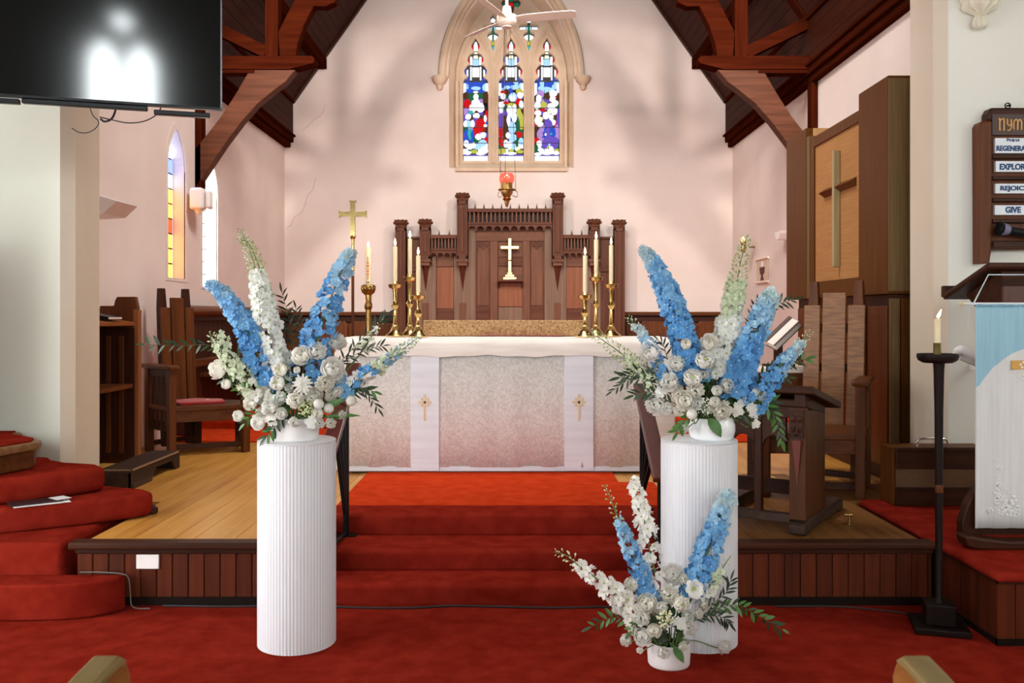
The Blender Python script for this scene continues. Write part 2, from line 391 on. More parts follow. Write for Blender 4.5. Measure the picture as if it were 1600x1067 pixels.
for k, w in enumerate(WIN):
    y0, y1, z0, zs = w
    wd = struct('window_%d' % (k+1), ('narrow lancet of amber stained glass in the chancel side wall', 'narrow lancet of plain bright glass beyond the white loudspeaker')[k], (XL-0.1, (y0+y1)/2, z0))
    ol = lancet(*w)
    MB().plate([ol], XL-0.135, XL-0.125, 'yz').build('lead_backing', lead, wd)
    nb = 9; H = 1.46
    for r in range(nb):
        za, zb = z0+0.012+r*(zs-z0+0.26)/nb, z0+(r+1)*(zs-z0+0.26)/nb-0.006
        for (ya, yb_) in ((y0+0.02, y0+0.15), (y0+0.16, y0+0.29), (y0+0.30, y1-0.02)):
            mm = daylight_c if k else (amber if r < 6 and (r+int(ya*50)) % 4 else rubyg if r < 6 else (bluegl if (r+int(ya*50)) % 2 else deepbl))
            MB().box(XL-0.122, XL-0.116, ya, yb_, za, zb).build('pane', mm, wd)
    hd = z0+(zs-z0+0.26)
    MB().prism([(y0+0.07, hd+0.01), (y1-0.07, hd+0.01), ((y0+y1)/2, hd+0.13)], XL-0.122, XL-0.116, 'yz').build('pane', daylight_c if k else bluegl, wd)
    MB().box(XL-0.12, XL+0.004, y0-0.01, y1+0.01, z0-0.02, z0).build('sill', plaster, wd)
    MB().plate([[(p[0]+(0.05 if p[0] > (y0+y1)/2 else -0.05), p[1]+(0.05 if p[1] > z0+0.01 else -0.03)) for p in ol], ol], XL-0.01, XL+0.006, 'yz').build('moulding', plaster, wd)

# ---- back wall with the east window opening
def W(u, v): return (XU(u, YB), ZV(v, YB))
def pointed(cu, hw, vb, vs, R=None, n=12):          # pointed arch outline in photograph pixels at the back wall
    R = R or 2*hw; out = [(cu+hw, vb), (cu+hw, vs)]; am = math.acos((R-hw)/R)
    for k in range(1, n+1): a = am*k/n; out.append((cu+hw-R+R*math.cos(a), vs-R*math.sin(a)))
    for k in range(n-1, 0, -1): a = am*k/n; out.append((cu-hw+R-R*math.cos(a), vs-R*math.sin(a)))
    return out+[(cu-hw, vs), (cu-hw, vb)]
CUW = 799.0
wbk = struct('wall_back', 'pinkish white plaster wall behind the altar with the stained glass window', (0, YB, 0))
rev0 = pointed(CUW, 97, 262, 124); rev1 = pointed(CUW, 85, 256, 124)
MB().plate([[(-3.4, 0), (3.3, 0), (3.3, 4.9), (0.1, 9.4), (-0.2, 9.4), (-3.4, 4.9)], [W(*p) for p in rev0]], YB, YB+0.12, 'xz').build('plaster_face', plaster, wbk)
random.seed(9)
crk = [PX(u, v, YB-0.001) for u, v in ((509, 163), (506, 172), (501, 181), (490, 187), (482, 196), (472, 204))]
crk2 = [PX(u, v, YB-0.001) for u, v in ((493, 278), (489, 296), (480, 306), (477, 320), (471, 332), (460, 339), (455, 352), (448, 356))]
MB().tube(crk, 0.0022, 4).tube(crk2, 0.0026, 4).build('crack', mat('plaster_crack', s(172, 150, 138), 0.9), wbk)
for (a, b) in ((565, 592), (1006, 1032)):
    lo = [W(a, 398), W(b, 398), W(b, 376), W(a, 376)]
    MB().plate([lo, [W(a+1.6, 396.4), W(b-1.6, 396.4), W(b-1.6, 377.6), W(a+1.6, 377.6)]], YB-0.006, YB+0.01, 'xz').box(XU(a+1.6, YB), XU(b-1.6, YB), YB-0.003, YB+0.01, ZV(396.4, YB), ZV(377.6, YB)).build('vent_plate', plaster, wbk)

ew = struct('window_3', 'three light pointed stained glass window with cream stone tracery above the altar', (XU(CUW, YB), YB, ZV(256, YB)))
m = MB()                                             # splayed reveal
N = len(rev0)
m.add([(*W(*p)[:1], YB-0.012, W(*p)[1]) for p in rev0]+[(W(*p)[0], YB+0.13, W(*p)[1]) for p in rev1], [(i, (i+1) % N, N+(i+1) % N, N+i) for i in range(N)])
m.build('reveal', stone, ew)
def light_hole(c):
    h = [(20,250),(20,127),(18,122),(12.5,119),(17,113),(18,107),(13,100),(9,98),(12.5,93),(12,86),(8,82),(3.2,80),(3.2,77),(6.5,72),(6,66),(2,60),(0,57)]
    return [(c+a, b) for a, b in h]+[(c-a, b) for a, b in reversed(h[:-1])]
def cross_hole(c):
    h = [(0,20),(4,24),(4.5,29),(2.2,33),(2.2,36),(9,36),(14,36.5),(16,40),(14,44),(8,44),(2.2,43.5),(2.2,47),(8,50),(9,55),(5,59),(2.6,60),(2.6,70),(0,78)]
    return [(c+a, b) for a, b in h]+[(c-a, b) for a, b in reversed(h[1:-1])]
def top_hole(c):
    h = [(0,-14),(5,-9),(4,-3),(12,-4),(16,3),(12,9),(5,8),(4,16),(0,23)]
    return [(c+a, b) for a, b in h]+[(c-a, b) for a, b in reversed(h[1:-1])]
LIGHTS = (742.7, 798.6, 855.0)
holes = [light_hole(c) for c in LIGHTS]+[cross_hole(770), cross_hole(826.5), top_hole(798.5)]
MB().plate([[W(*p) for p in rev1]]+[[W(*p) for p in h] for h in holes], YB+0.06, YB+0.14, 'xz').build('tracery', stone, ew)
def WP(u, v, y): q = W(u, v); return (q[0], y, q[1])
for c in LIGHTS:                                     # moulded ribs of each light
    for sg in (-1, 1):
        pts = [(c+sg*27.9, 254), (c+sg*27.9, 190), (c+sg*27.9, 118), (c+sg*25.5, 96), (c+sg*17, 68), (c, 40)]
        MB().tube(curve([WP(u, v, YB+0.06) for u, v in pts], 20), 0.028, 6).build('moulding', stone, ew, smooth=True)
        pts = [(c+sg*23, 252), (c+sg*23, 190), (c+sg*23, 122), (c+sg*20, 98), (c+sg*13, 70), (c, 48)]
        MB().tube(curve([WP(u, v, YB+0.06) for u, v in pts], 20), 0.014, 5).build('moulding', stone, ew, smooth=True)
hood = pointed(CUW, 108, 122, 122, 216, 16)[1:-1]
MB().tube([WP(u, v, YB-0.03) for u, v in hood], 0.055, 8).build('hood_mould', stone, ew, smooth=True)
MB().tube([WP(u, v, YB-0.01) for u, v in pointed(CUW, 101, 122, 122, 206, 16)[1:-1]], 0.035, 8).build('hood_moulding', stone, ew, smooth=True)
for c in (687.5, 910.5):
    MB().lathe([(0.0, -0.16), (0.03, -0.15), (0.045, -0.12), (0.035, -0.095), (0.05, -0.08), (0.085, -0.05), (0.105, -0.01), (0.11, 0.03), (0.0, 0.035)], WP(c, 124, YB-0.03), 12).build('label_stop', stone, ew, smooth=True)
MB().prism([(YB-0.05, ZV(268, YB)), (YB-0.05, ZV(263.5, YB)), (YB+0.07, ZV(252.5, YB)), (YB+0.1, ZV(252.5, YB)), (YB+0.1, ZV(268, YB))], XU(712, YB), XU(886.5, YB), 'yz').build('sill', stone, ew)
for c in (714.2, 884): MB().box(XU(c-2.5, YB), XU(c+2.5, YB), YB-0.02, YB+0.1, ZV(263, YB), ZV(126, YB)).build('moulding', stone, ew, bevel=0.01)
# leaded glass: coloured panes in front of a dark lead backing
GC = dict(W=((0.93, 0.97, 1.0), 1.35), B=((0.03, 0.09, 0.62), 0.9), L=((0.38, 0.66, 0.95), 1.1), R=((0.62, 0.008, 0.012), 0.95), G=((0.02, 0.16, 0.07), 0.7), Y=((0.55, 0.55, 0.08), 0.9), P=((0.16, 0.09, 0.55), 0.9), M=((0.42, 0.25, 0.6), 1.0), K=((0.03, 0.012, 0.02), 0.5), N=((0.12, 0.05, 0.02), 0.6), T=((0.04, 0.45, 0.45), 0.9), C=((0.9, 0.86, 0.6), 1.2))
GM = {k: mat('stained_glass_'+dict(W='white', B='blue', L='light_blue', R='ruby', G='green', Y='lime', P='violet', M='lilac', K='black', N='brown', T='teal', C='cream')[k], tuple(q*0.10 for q in c), 0.5, spec=0.03, emit=c, estr=e*1.05) for k, (c, e) in GC.items()}
MB().prism([W(*p) for p in pointed(CUW, 84, 252, 124)], YB+0.150, YB+0.160, 'xz').build('lead_backing', lead, ew)
def pane(u0, u1, pts, col, lev):
    q = [(min(max(a, u0), u1), b) for a, b in pts]
    y = YB+0.148-0.0006*lev
    MB().prism([W(*p) for p in q], y, YB+0.1495, 'xz').build('pane', GM[col], ew)
def blob(c, x, y, rx, ry, col, lev, rnd, k=9):
    pts = []
    for i in range(k):
        a = 2*PI*i/k+0.3; f = 1+rnd.uniform(-0.16, 0.12); pts.append((c-20+x+1.02*rx*f*math.cos(a), y+1.0*ry*f*math.sin(a)))
    pane(c-19.5, c+19.5, pts, col, lev)
FIG = [
 [(5,131,5,5,'L'),(14,127,6,3,'B'),(26,127,7,3,'B'),(35,132,5,6,'L'),(20,134,8,3,'L'),(4,146,5,7,'N'),(36,146,5,8,'N'),(36,165,5,9,'K'),(34,200,6,6,'N'),
  (6,158,6,7,'R'),(5,167,6,3,'M'),(20,147,4.5,5,'W'),(20,140,4,2,'C'),(20,160,7,9,'W'),(27,165,7,8,'W'),(15,166,5,8,'W'),(21,177,6,4,'W'),(12,172,4,3,'T'),
  (27,192,8,12,'R'),(21,205,5,6,'R'),(37,178,3,9,'R'),(35,182,2.5,6,'W'),(35,193,3,3,'C'),(8,179,5,5,'W'),(4,190,4,6,'W'),(9,191,4,6,'L'),(15,190,3,6,'W'),(6,206,4,8,'B'),(11,206,4,9,'T'),(15,207,3,7,'B'),(5,222,4,6,'W'),(10,226,5,5,'W'),
  (32,208,4.5,4.5,'W'),(24,211,5,5,'W'),(30,221,7,6,'L'),(34,231,6,6,'W'),(23,226,6,5,'L'),(16,224,4,5,'W'),(18,234,6,3,'Y'),(7,236,6,3,'W'),(28,237,7,3,'W')],
 [(5,130,5,4,'B'),(14,132,5,3,'L'),(26,132,7,4,'L'),(36,130,4,5,'L'),(20,127,6,2,'B'),(12,140,5,6,'N'),(27,139,4,4,'K'),(7,140,5,3.5,'R'),(7,146,4.5,5.5,'W'),(5,160,5,6,'W'),(12,157,5,2.5,'R'),(4,168,3,6,'W'),(13,165,5,6,'G'),
  (4,185,4,13,'P'),(4,206,4,6,'R'),(5,219,5,7,'R'),(11,200,4,22,'N'),(33,139,6,5,'Y'),(34,145,4.5,5.5,'W'),(31,155,5,6,'R'),(36,160,3.5,7,'W'),(32,172,4,8,'Y'),(36,185,4.5,14,'Y'),(31,190,3,10,'G'),(33,207,5,5,'R'),(36,218,5,6,'L'),
  (22,148,7,7.5,'L'),(22,149.5,4.5,5.5,'W'),(21,160,8,3,'Y'),(17,168,4,7,'W'),(25,167,4,8,'W'),(21,172,3,9,'W'),(16,184,3,10,'W'),(25,180,4,9,'W'),(22,196,6,10,'L'),(22,212,6,8,'L'),(15,208,4,5,'W'),(12,222,4,7,'W'),(18,224,4,7,'W'),(24,226,4,6,'L'),(30,230,4,4,'C'),(6,233,6,4,'Y'),(34,234,6,3,'Y'),(20,237,8,2.5,'W')],
 [(5,128,5,4,'B'),(12,134,6,4,'L'),(24,129,8,3,'B'),(34,131,6,4,'L'),(20,134,7,2.5,'L'),(4,150,4,7,'K'),(21,146,5,7,'N'),(38,150,3,10,'N'),(10,143,6,7,'M'),(7,150,4.5,7,'W'),(5,161,5,6,'W'),(15,160,5,6,'Y'),(13,168,5,2.5,'R'),
  (30,142,6,6,'W'),(29,151,5,5,'W'),(33,158,6,5,'W'),(27,163,6,6,'W'),(32,170,5,6,'W'),(24,171,4,4,'C'),(6,173,5,5,'W'),(5,184,4,8,'W'),(19,177,5.5,6.5,'W'),(27,180,4,5,'W'),(30,188,4,5,'W'),(38,185,3,22,'P'),(36,205,5,14,'M'),
  (10,183,4,4,'C'),(10,191,5,4,'W'),(14,195,3,3,'M'),(9,206,5,8,'M'),(24,192,6,8,'P'),(22,205,5,8,'P'),(29,203,5,10,'B'),(25,218,7,9,'P'),(33,220,6,10,'P'),(17,222,5,9,'P'),(27,206,2,2,'T'),(24,224,1.6,3,'L'),(18,207,1.5,1.8,'W'),(8,222,4,6,'W'),(10,231,4,3,'W'),(3,228,3,6,'G'),(20,236,9,3,'W'),(35,236,5,3,'W'),(6,238,6,2.5,'W')]]
rnd = random.Random(31)
for c, fig in zip(LIGHTS, FIG):
    for r_ in range(13):
        va, vb = 124+r_*8.8, 124+(r_+1)*8.8-0.5
        for q in range(5):
            ua, ub = c-19.5+q*7.8+rnd.uniform(-.5, .5), c-19.5+(q+1)*7.8-0.6
            pane(c-19.7, c+19.7, [(ua, va), (ub, va+rnd.uniform(-.6, .6)), (ub, vb), (ua, vb+rnd.uniform(-.6, .4))], rnd.choice('BLB') if r_ < 2 else rnd.choice('NNRBPGNM' if r_ < 11 else 'GYWN'), 0)
    for i, (x_, y_, rx, ry, col) in enumerate(fig): blob(c, x_, y_, rx, ry, col, i*0.6, rnd)
    pane(c-20, c+20, [(c-19,241), (c+19,241), (c+19,249), (c-19,249)], 'W', 2)
    pane(c-20, c+20, [(c-19.5,238.6), (c+19.5,238.6), (c+19.5,240.4), (c-19.5,240.4)], 'P', 2)
    pane(c-20, c+20, [(c-19.5,126), (c-15.5,126), (c-15.5,143), (c-19.5,146)], 'W', 2)
    pane(c-20, c+20, [(c+19.5,126), (c+15.5,126), (c+15.5,143), (c+19.5,146)], 'W', 2)
    k2 = 'R' if c != LIGHTS[0] else 'B'; k1 = 'B' if c == LIGHTS[1] else 'R'
    for sg in (-1, 1):
        pane(c-22, c+22, [(c+sg*9,122), (c+sg*16,122), (c+sg*15.5,119), (c+sg*10,118)], 'B', 2)
        pane(c-22, c+22, [(c+sg*12.5,117), (c+sg*16.6,113), (c+sg*17.4,107), (c+sg*13,102)], k2, 2)
        pane(c-22, c+22, [(c+sg*12,116), (c+sg*14.5,113), (c+sg*14.5,106), (c+sg*12,104)], 'W', 3)
        pane(c-22, c+22, [(c+sg*6.5,121), (c+sg*8.8,121), (c+sg*8.8,100), (c+sg*6.5,100)], 'W', 2)
        pane(c-22, c+22, [(c+sg*9.6,95.5), (c+sg*12,92), (c+sg*11.6,87), (c+sg*9.6,84)], k1, 2)
        pane(c-22, c+22, [(c+sg*5,97), (c+sg*9,97), (c+sg*9,84), (c+sg*5.5,84)], 'W', 2)
        pane(c-22, c+22, [(c+sg*3.4,75), (c+sg*6,71), (c+sg*5.6,67), (c+sg*3.6,65)], 'R', 2)
    pane(c-22, c+22, [(c-5.5,116), (c+5.5,116), (c+5.5,101), (c-5.5,101)], 'W', 2)
    pane(c-22, c+22, [(c-4.4,98), (c+4.4,98), (c+4.4,88), (c-4.4,88)], 'L', 2)
    pane(c-22, c+22, [(c-4,87), (c+4,87), (c+3,82), (c-3,82)], 'C', 2)
    pane(c-22, c+22, [(c-2.6,79.6), (c+2.6,79.6), (c+2.4,76.6), (c-2.4,76.6)], 'C', 2)
    pane(c-22, c+22, [(c-3.2,75), (c+3.2,75), (c+3,66), (c+1,60.5), (c-1,60.5), (c-3,66)], 'W', 3)
    for vv in (165.5, 196, 221):
        MB().box(XU(c-20, YB), XU(c+20, YB), YB+0.118, YB+0.13, ZV(vv+0.45, YB), ZV(vv-0.45, YB)).build('saddle_bar', lead, ew)
for c in (770, 826.5):
    pane(c-20, c+20, [(c-3.4,30), (c+3.4,30), (c+3.6,25.5), (c,22.6), (c-3.6,25.5)], 'W', 2)
    pane(c-20, c+20, [(c-14.5,42.8), (c-5,42.4), (c-5,37.2), (c-14,37.6)], 'W', 2); pane(c-20, c+20, [(c+14.5,42.8), (c+5,42.4), (c+5,37.2), (c+14,37.6)], 'W', 2)
    pane(c-20, c+20, [(c-4,42.6), (c+4,42.6), (c+4,37), (c-4,37)], 'L', 2)
    pane(c-20, c+20, [(c-8,56), (c-1.4,58.5), (c-1.4,49), (c-7,51.5)], 'W', 2); pane(c-20, c+20, [(c+8,56), (c+1.4,58.5), (c+1.4,49), (c+7,51.5)], 'W', 2)
    pane(c-20, c+20, [(c-1.9,34), (c+1.9,34), (c+1.2,58), (c-1.2,58)], 'G', 3); pane(c-20, c+20, [(c-2,59.5), (c+2,59.5), (c+2,66), (c-2,66)], 'Y', 2); pane(c-20, c+20, [(c-2,67), (c+2,67), (c+1.6,72), (c,76), (c-1.6,72)], 'T', 2)
c = 798.5
pane(c-20, c+20, [(c-3,5), (c+3,5), (c+3,-1), (c-3,-1)], 'R', 3)
for sg in (-1, 1): pane(c-20, c+20, [(c+sg*4.5,5), (c+sg*12,7), (c+sg*14,3), (c+sg*11,-2), (c+sg*4.5,-0.5)], 'G', 2)
pane(c-20, c+20, [(c-2.5,8), (c+2.5,8), (c+2.8,14), (c,20), (c-2.8,14)], 'N', 2); pane(c-20, c+20, [(c-2.5,-3), (c+2.5,-3), (c+3.5,-8), (c,-12), (c-3.5,-8)], 'G', 2)

# ---- boarded chancel ceiling
ce = struct('ceiling', 'dark brown boarded ceiling sloping over the chancel')
EX, EZ = {-1: -3.08, 1: 2.95}, 4.43; APX, APZ = -0.065, 8.72
for sg in (-1, 1):
    e = Vector((EX[sg], 0, EZ)); a = Vector((APX, 0, APZ)); d = (a-e); L = d.length; d.normalize(); nrm = Vector((-sg*d.z, 0, sg*d.x*1.0)); nrm = Vector((-d.z*1.0, 0, d.x)) if sg > 0 else Vector((d.z, 0, -d.x))
    nb = 26; w = 0.105
    for k in range(nb):
        c_ = e+d*(w*(k+0.5)); c_.y = (YA1+YB)/2
        MB().obox(c_-nrm*0.01, d*(w/2-0.002), Vector((0,(YB-YA1)/2,0)), nrm*0.01).build('board', boardw, ce)
    c_ = e+d*((w*nb+L)/2); c_.y = (YA1+YB)/2
    MB().obox(c_-nrm*0.01, d*((L-w*nb)/2), Vector((0,(YB-YA1)/2,0)), nrm*0.01).build('upper_boarding', boardw, ce)
    c_ = e+d*L/2; c_.y = (YA1+YB)/2
    MB().obox(c_-nrm*0.03, d*L/2, Vector((0,(YB-YA1)/2,0)), nrm*0.008).build('backing', dark['y'], ce)
    for k in range(4):
        z0 = 3.95+k*0.12; xa, xb = sorted((EX[sg], EX[sg]+sg*0.02))
        MB().box(xa, xb, YA1, YB, z0+0.002, z0+0.118).build('board', boardw, ce)
    tr_ = struct('trim_%d' % (4 if sg < 0 else 5), 'dark moulded timber cornice along the top of the chancel %s wall' % ('north' if sg < 0 else 'organ side'))
    xw = XL if sg < 0 else XR
    xa, xb = sorted((xw, EX[sg]-sg*0.01)); MB().box(xa, xb, YA1, YB, 3.87, 3.95).build('cornice', beamw['y'], tr_, bevel=0.01)
    xa, xb = sorted((xw, EX[sg]+sg*0.03)); MB().box(xa, xb, YA1, YB, 3.80, 3.87).build('moulding', beamw['y'], tr_, bevel=0.012)
    xa, xb = sorted((xw, EX[sg]-sg*0.04)); MB().box(xa, xb, YA1, YB, 3.945, 3.975).build('moulding', beamw['y'], tr_, bevel=0.01)
    xa, xb = sorted((EX[sg]-sg*0.03, EX[sg]+sg*0.03)); MB().box(xa, xb, YA1, YB, 4.415, 4.46).build('moulding', beamw['y'], tr_, bevel=0.01)
    p = e+d*0.72
    MB().box(p.x-0.06, p.x+0.06, YA1, YB-0.02, p.z-0.13, p.z+0.02).build('purlin', beamw['y'], ce, bevel=0.006)
    p = e+d*2.6
    MB().box(p.x-0.07, p.x+0.07, YA1, YB-0.02, p.z-0.14, p.z+0.02).build('purlin', beamw['y'], ce, bevel=0.006)
    MB().beam(e+d*0.0+Vector((0, YB-0.03, 0)), a+Vector((0, YB-0.03, 0)), 0.05, 0.05, up=nrm).build('edge_strip', dark['y'], ce)

# ---- hammer-beam truss
tr = struct('trim_3', 'red brown timber roof truss with curved braces springing from the chancel walls', (0, 9.05, 4))
def half(sg):
    xw = XR if sg > 0 else XL
    f = lambda x_: (x_+0.0) if sg > 0 else (-x_-0.15)          # mirror about the church axis
    Y0, Y1 = 8.98, 9.12
    def poly(name, pts, ya=Y0, yb_=Y1, m=None, bev=0.008): MB().prism([(f(a), b) for a, b in pts], ya, yb_, 'xz').build(name, m or beamw['x'], tr, bevel=bev)
    poly('hammer_beam', [(3.05,3.92),(2.10,3.92),(1.86,3.98),(1.84,4.02),(1.87,4.055),(3.05,4.055)], 8.96, 9.14, beamw['x'])
    poly('moulding', [(3.05,3.885),(2.45,3.885),(2.45,3.92),(3.05,3.92)], 8.97, 9.13)
    poly('wall_post', [(2.985,2.66),(3.05,2.60),(3.05,3.9),(2.985,3.9)], m=beamw['z'])
    out = [(2.50,3.92),(2.64,3.68),(2.78,3.46),(2.92,3.28),(3.05,3.13)]; inn = [(3.05,2.72),(2.92,2.92),(2.76,3.16),(2.58,3.40),(2.42,3.58),(2.26,3.71),(2.14,3.80),(2.04,3.92)]
    poly('curved_brace', out+inn, m=bracew)
    poly('queen_post', [(2.215,4.05),(2.345,4.05),(2.345,5.25),(2.215,5.25)], m=beamw['z'])
    poly('upper_brace', [(2.04,4.05),(2.20,4.05),(2.215,4.3),(2.05,4.62),(1.86,4.86),(1.60,5.05),(1.35,5.14),(1.35,4.96),(1.55,4.82),(1.66,4.72),(1.64,4.60),(1.74,4.555),(1.86,4.56),(1.96,4.36),(2.02,4.18)], m=beamw['x'])
    MB().beam((f(2.34), 9.05, 4.10), (f(3.0), 9.05, 4.42), 0.13, 0.12).build('strut', beamw['x'], tr, bevel=0.006)
    MB().beam((f(3.06), 9.05, 4.36), (f(0.3), 9.05, 8.28), 0.14, 0.13, up=(0.8, 0, 0.6)).build('principal_rafter', beamw['x'], tr, bevel=0.006)
    MB().box(min(f(2.97), f(3.05)), max(f(2.97), f(3.05)), 9.0, 9.1, 4.05, 4.46).build('stub_post', dark['z'], tr)
half(1); half(-1)
MB().box(-1.5, 1.38, 8.98, 9.12, 5.0, 5.2).build('collar_beam', beamw['x'], tr)

# ---- nave behind the camera: walls, roof, windows that give the daylight
nv = struct('wall_nave', 'plain pale nave walls around the viewer', (0, -2, 0))
MB().box(-NX-0.1, -NX, NY0, 5.6, 0, 5.2).build('north_face', navewall, nv)
MB().box(NX, NX+0.1, NY0, 5.6, 0, 5.2).build('south_face', navewall, nv)
MB().box(-NX-0.1, NX+0.1, NY0-0.1, NY0, 0, 11).build('west_face', mat('brown_stone_wall', s(120, 104, 88), 0.9), nv)
cn = struct('ceiling_nave', 'boarded nave roof above the viewer', (0, -2, 5))
for sg in (-1, 1): MB().add([(sg*NX*1.02, NY0, 5.1), (sg*NX*1.02, 5.5, 5.1), (0, 5.5, 11), (0, NY0, 11)], [(0, 1, 2, 3)]).build('roof_slope', mat('nave_roof_board', s(150, 120, 95), 0.7), cn)
def nave_window(nm, lab, loc, outlines, plane, at, depth, dm):
    wn = struct(nm, lab, loc)
    for o in outlines:
        MB().plate([o], at, at+depth, plane).build('pane', dm, wn)
        cx = sum(p[0] for p in o)/len(o); cz = sum(p[1] for p in o)/len(o)
        MB().plate([[(cx+(p[0]-cx)*1.12+0.0, cz+(p[1]-cz)*1.07) for p in o], o], at-0.02*(1 if depth > 0 else -1), at+depth*2, plane).build('frame', stone, wn)
rose = [(0.36+0.17*math.cos(2*PI*k/16), 5.32+0.15*math.sin(2*PI*k/16)) for k in range(16)]
nave_window('window_4', 'twin lancets and an oculus high in the west wall behind the viewer', (0.36, NY0, 2), [lancet(-0.20, 0.30, 3.5, 4.55), lancet(0.42, 0.92, 3.5, 4.55), rose], 'xz', NY0+0.005, 0.02, daylight_w2)
nave_window('window_7', 'broad outer lancets in the west wall behind the viewer', (0.36, NY0, 2), [lancet(-4.2, -2.9, 1.5, 3.6), lancet(2.9, 4.2, 1.5, 3.6)], 'xz', NY0+0.005, 0.02, daylight_w)  # glowing panes added out of view to keep up the frontal light
nave_window('window_5', 'lancets in the nave wall on the TV side', (-NX, 0, 2), [lancet(a, a+0.8, 1.2, 3.2) for a in (-5.5, -2.6, 0.2, 3.2)], 'yz', -NX+0.005, 0.02, daylight_n)
nave_window('window_6', 'lancets in the nave wall on the hymn board side', (NX, 0, 2), [lancet(a, a+0.8, 1.7, 3.2) for a in (-5.5, -2.6, 0.2, 2.4)], 'yz', NX-0.025, 0.02, daylight_s)

dn = struct('door_1', 'open side door of the nave letting daylight in', (-NX, -0.4, 0))  # glowing opening added out of view to throw light low across the nave
MB().box(-NX+0.002, -NX+0.02, 1.5, 2.9, 0.02, 2.3).build('daylight', mat('door_daylight', (0.96, 0.98, 1.0), 0.5, emit=(0.96, 0.98, 1.0), estr=15), dn)
MB().plate([[(1.4, 0), (3.0, 0), (3.0, 2.42), (1.4, 2.42)], [(1.5, 0.01), (2.9, 0.01), (2.9, 2.3), (1.5, 2.3)]], -NX+0.001, -NX+0.06, 'yz').build('door_frame', stone, dn)
# ================================================================ FURNITURE
def ring_rect(x0, x1, z0, z1): return [(x0, z0), (x1, z0), (x1, z1), (x0, z1)]

# ---- altar
al = thing('altar', 'long altar hung with a cream damask frontal and two white silk bands', 'altar', (-0.1, 6.8, ZF))
MB().box(-1.17, 0.93, 6.47, 7.2, ZF, 1.255).build('body', dark['x'], al)
m = MB(); nx = 60
for i in range(nx+1):
    x_ = -1.195+(0.955+1.195)*i/nx; w_ = 0.004*math.sin(i*0.9)+0.003*math.sin(i*0.37)
    m.v += [(x_, 6.455+w_*0.4, 1.262), (x_, 6.45+w_, 0.80), (x_, 6.445+w_*1.4, 0.365)]; 
m.f = [(3*i+k+1, 3*i+k, 3*i+3+k, 3*i+4+k) for i in range(nx) for k in (0, 1)]; m.m = [0]*len(m.f)
f_ = m.build('frontal', damask, al, smooth=True)
so = f_.modifiers.new('thick', 'SOLIDIFY'); so.thickness = 0.008; so.offset = -1
MB().box(-1.195, 0.955, 6.438, 6.45, 0.335, 0.372).build('hem', silk, al, bevel=0.004)
for a, b in ((-0.742, -0.536), (0.362, 0.572)):
    o = MB().box(a, b, 6.428, 6.442, 0.338, 1.20).build('orphrey', silk, al, bevel=0.004)
    c_ = (a+b)/2
    e = MB().box(c_-0.008, c_+0.008, 6.424, 6.43, 0.70, 0.89).box(c_-0.05, c_+0.05, 6.424, 6.43, 0.825, 0.84)
    for q in range(8):
        t = 2*PI*q/8; e.ball((c_+0.03*math.cos(t), 6.427, 0.832+0.03*math.sin(t)), (0.011, 0.004, 0.011), 6, 4)
    e.build('cross_emblem', goldthread, o)
ac = thing('altar_cloth', 'white linen cloth laid over the altar top and hanging over its front edge', 'cloth', (-0.1, 6.8, 1.27))
pr = [(7.26,1.270),(7.26,1.289),(6.45,1.289),(6.423,1.280),(6.410,1.25),(6.406,1.165),(6.412,1.165),(6.416,1.248),(6.426,1.268),(6.446,1.270)]
m = MB(); nx = 80; K = len(pr)
for i in range(nx+1):
    x_ = -1.285+(1.17+1.285)*i/nx
    for k, (yy, zz) in enumerate(pr):
        dz = -0.006*math.sin(i*0.31)-0.004*math.sin(i*0.83) if k in (5, 6) else (0.003*math.sin(i*0.2) if k in (2, 3) else 0)
        dy = -0.004*math.sin(i*0.5) if k in (4, 5, 6) else 0
        m.v.append((x_, yy+dy, zz+dz))
m.f = [(i*K+k, i*K+(k+1) % K, (i+1)*K+(k+1) % K, (i+1)*K+k) for i in range(nx) for k in range(K)]+[tuple(range(K)), tuple(reversed([nx*K+k for k in range(K)]))]; m.m = [0]*len(m.f)
m.build('linen_top', linen, ac, smooth=True, sharp=70)
for sx in (-1.287, 0.962):
    MB().box(sx, sx+(0.086 if sx < 0 else 0.205), 6.462, 7.20, 0.338, 1.269).build('side_fall', linen, ac, bevel=0.012)
gr = thing('gradine', 'low shelf covered in gold brocade along the back of the altar', 'shelf', (-0.08, 7.1, 1.289))
MB().box(-0.72, 0.575, 7.10, 7.25, 1.2945, 1.418).build('brocade_cover', brocade, gr, bevel=0.008)
MB().box(-0.28, 0.40, 7.03, 7.099, 1.2945, 1.2975).build('magenta_runner', mat('magenta_cloth', s(150, 60, 80), 0.8), gr)

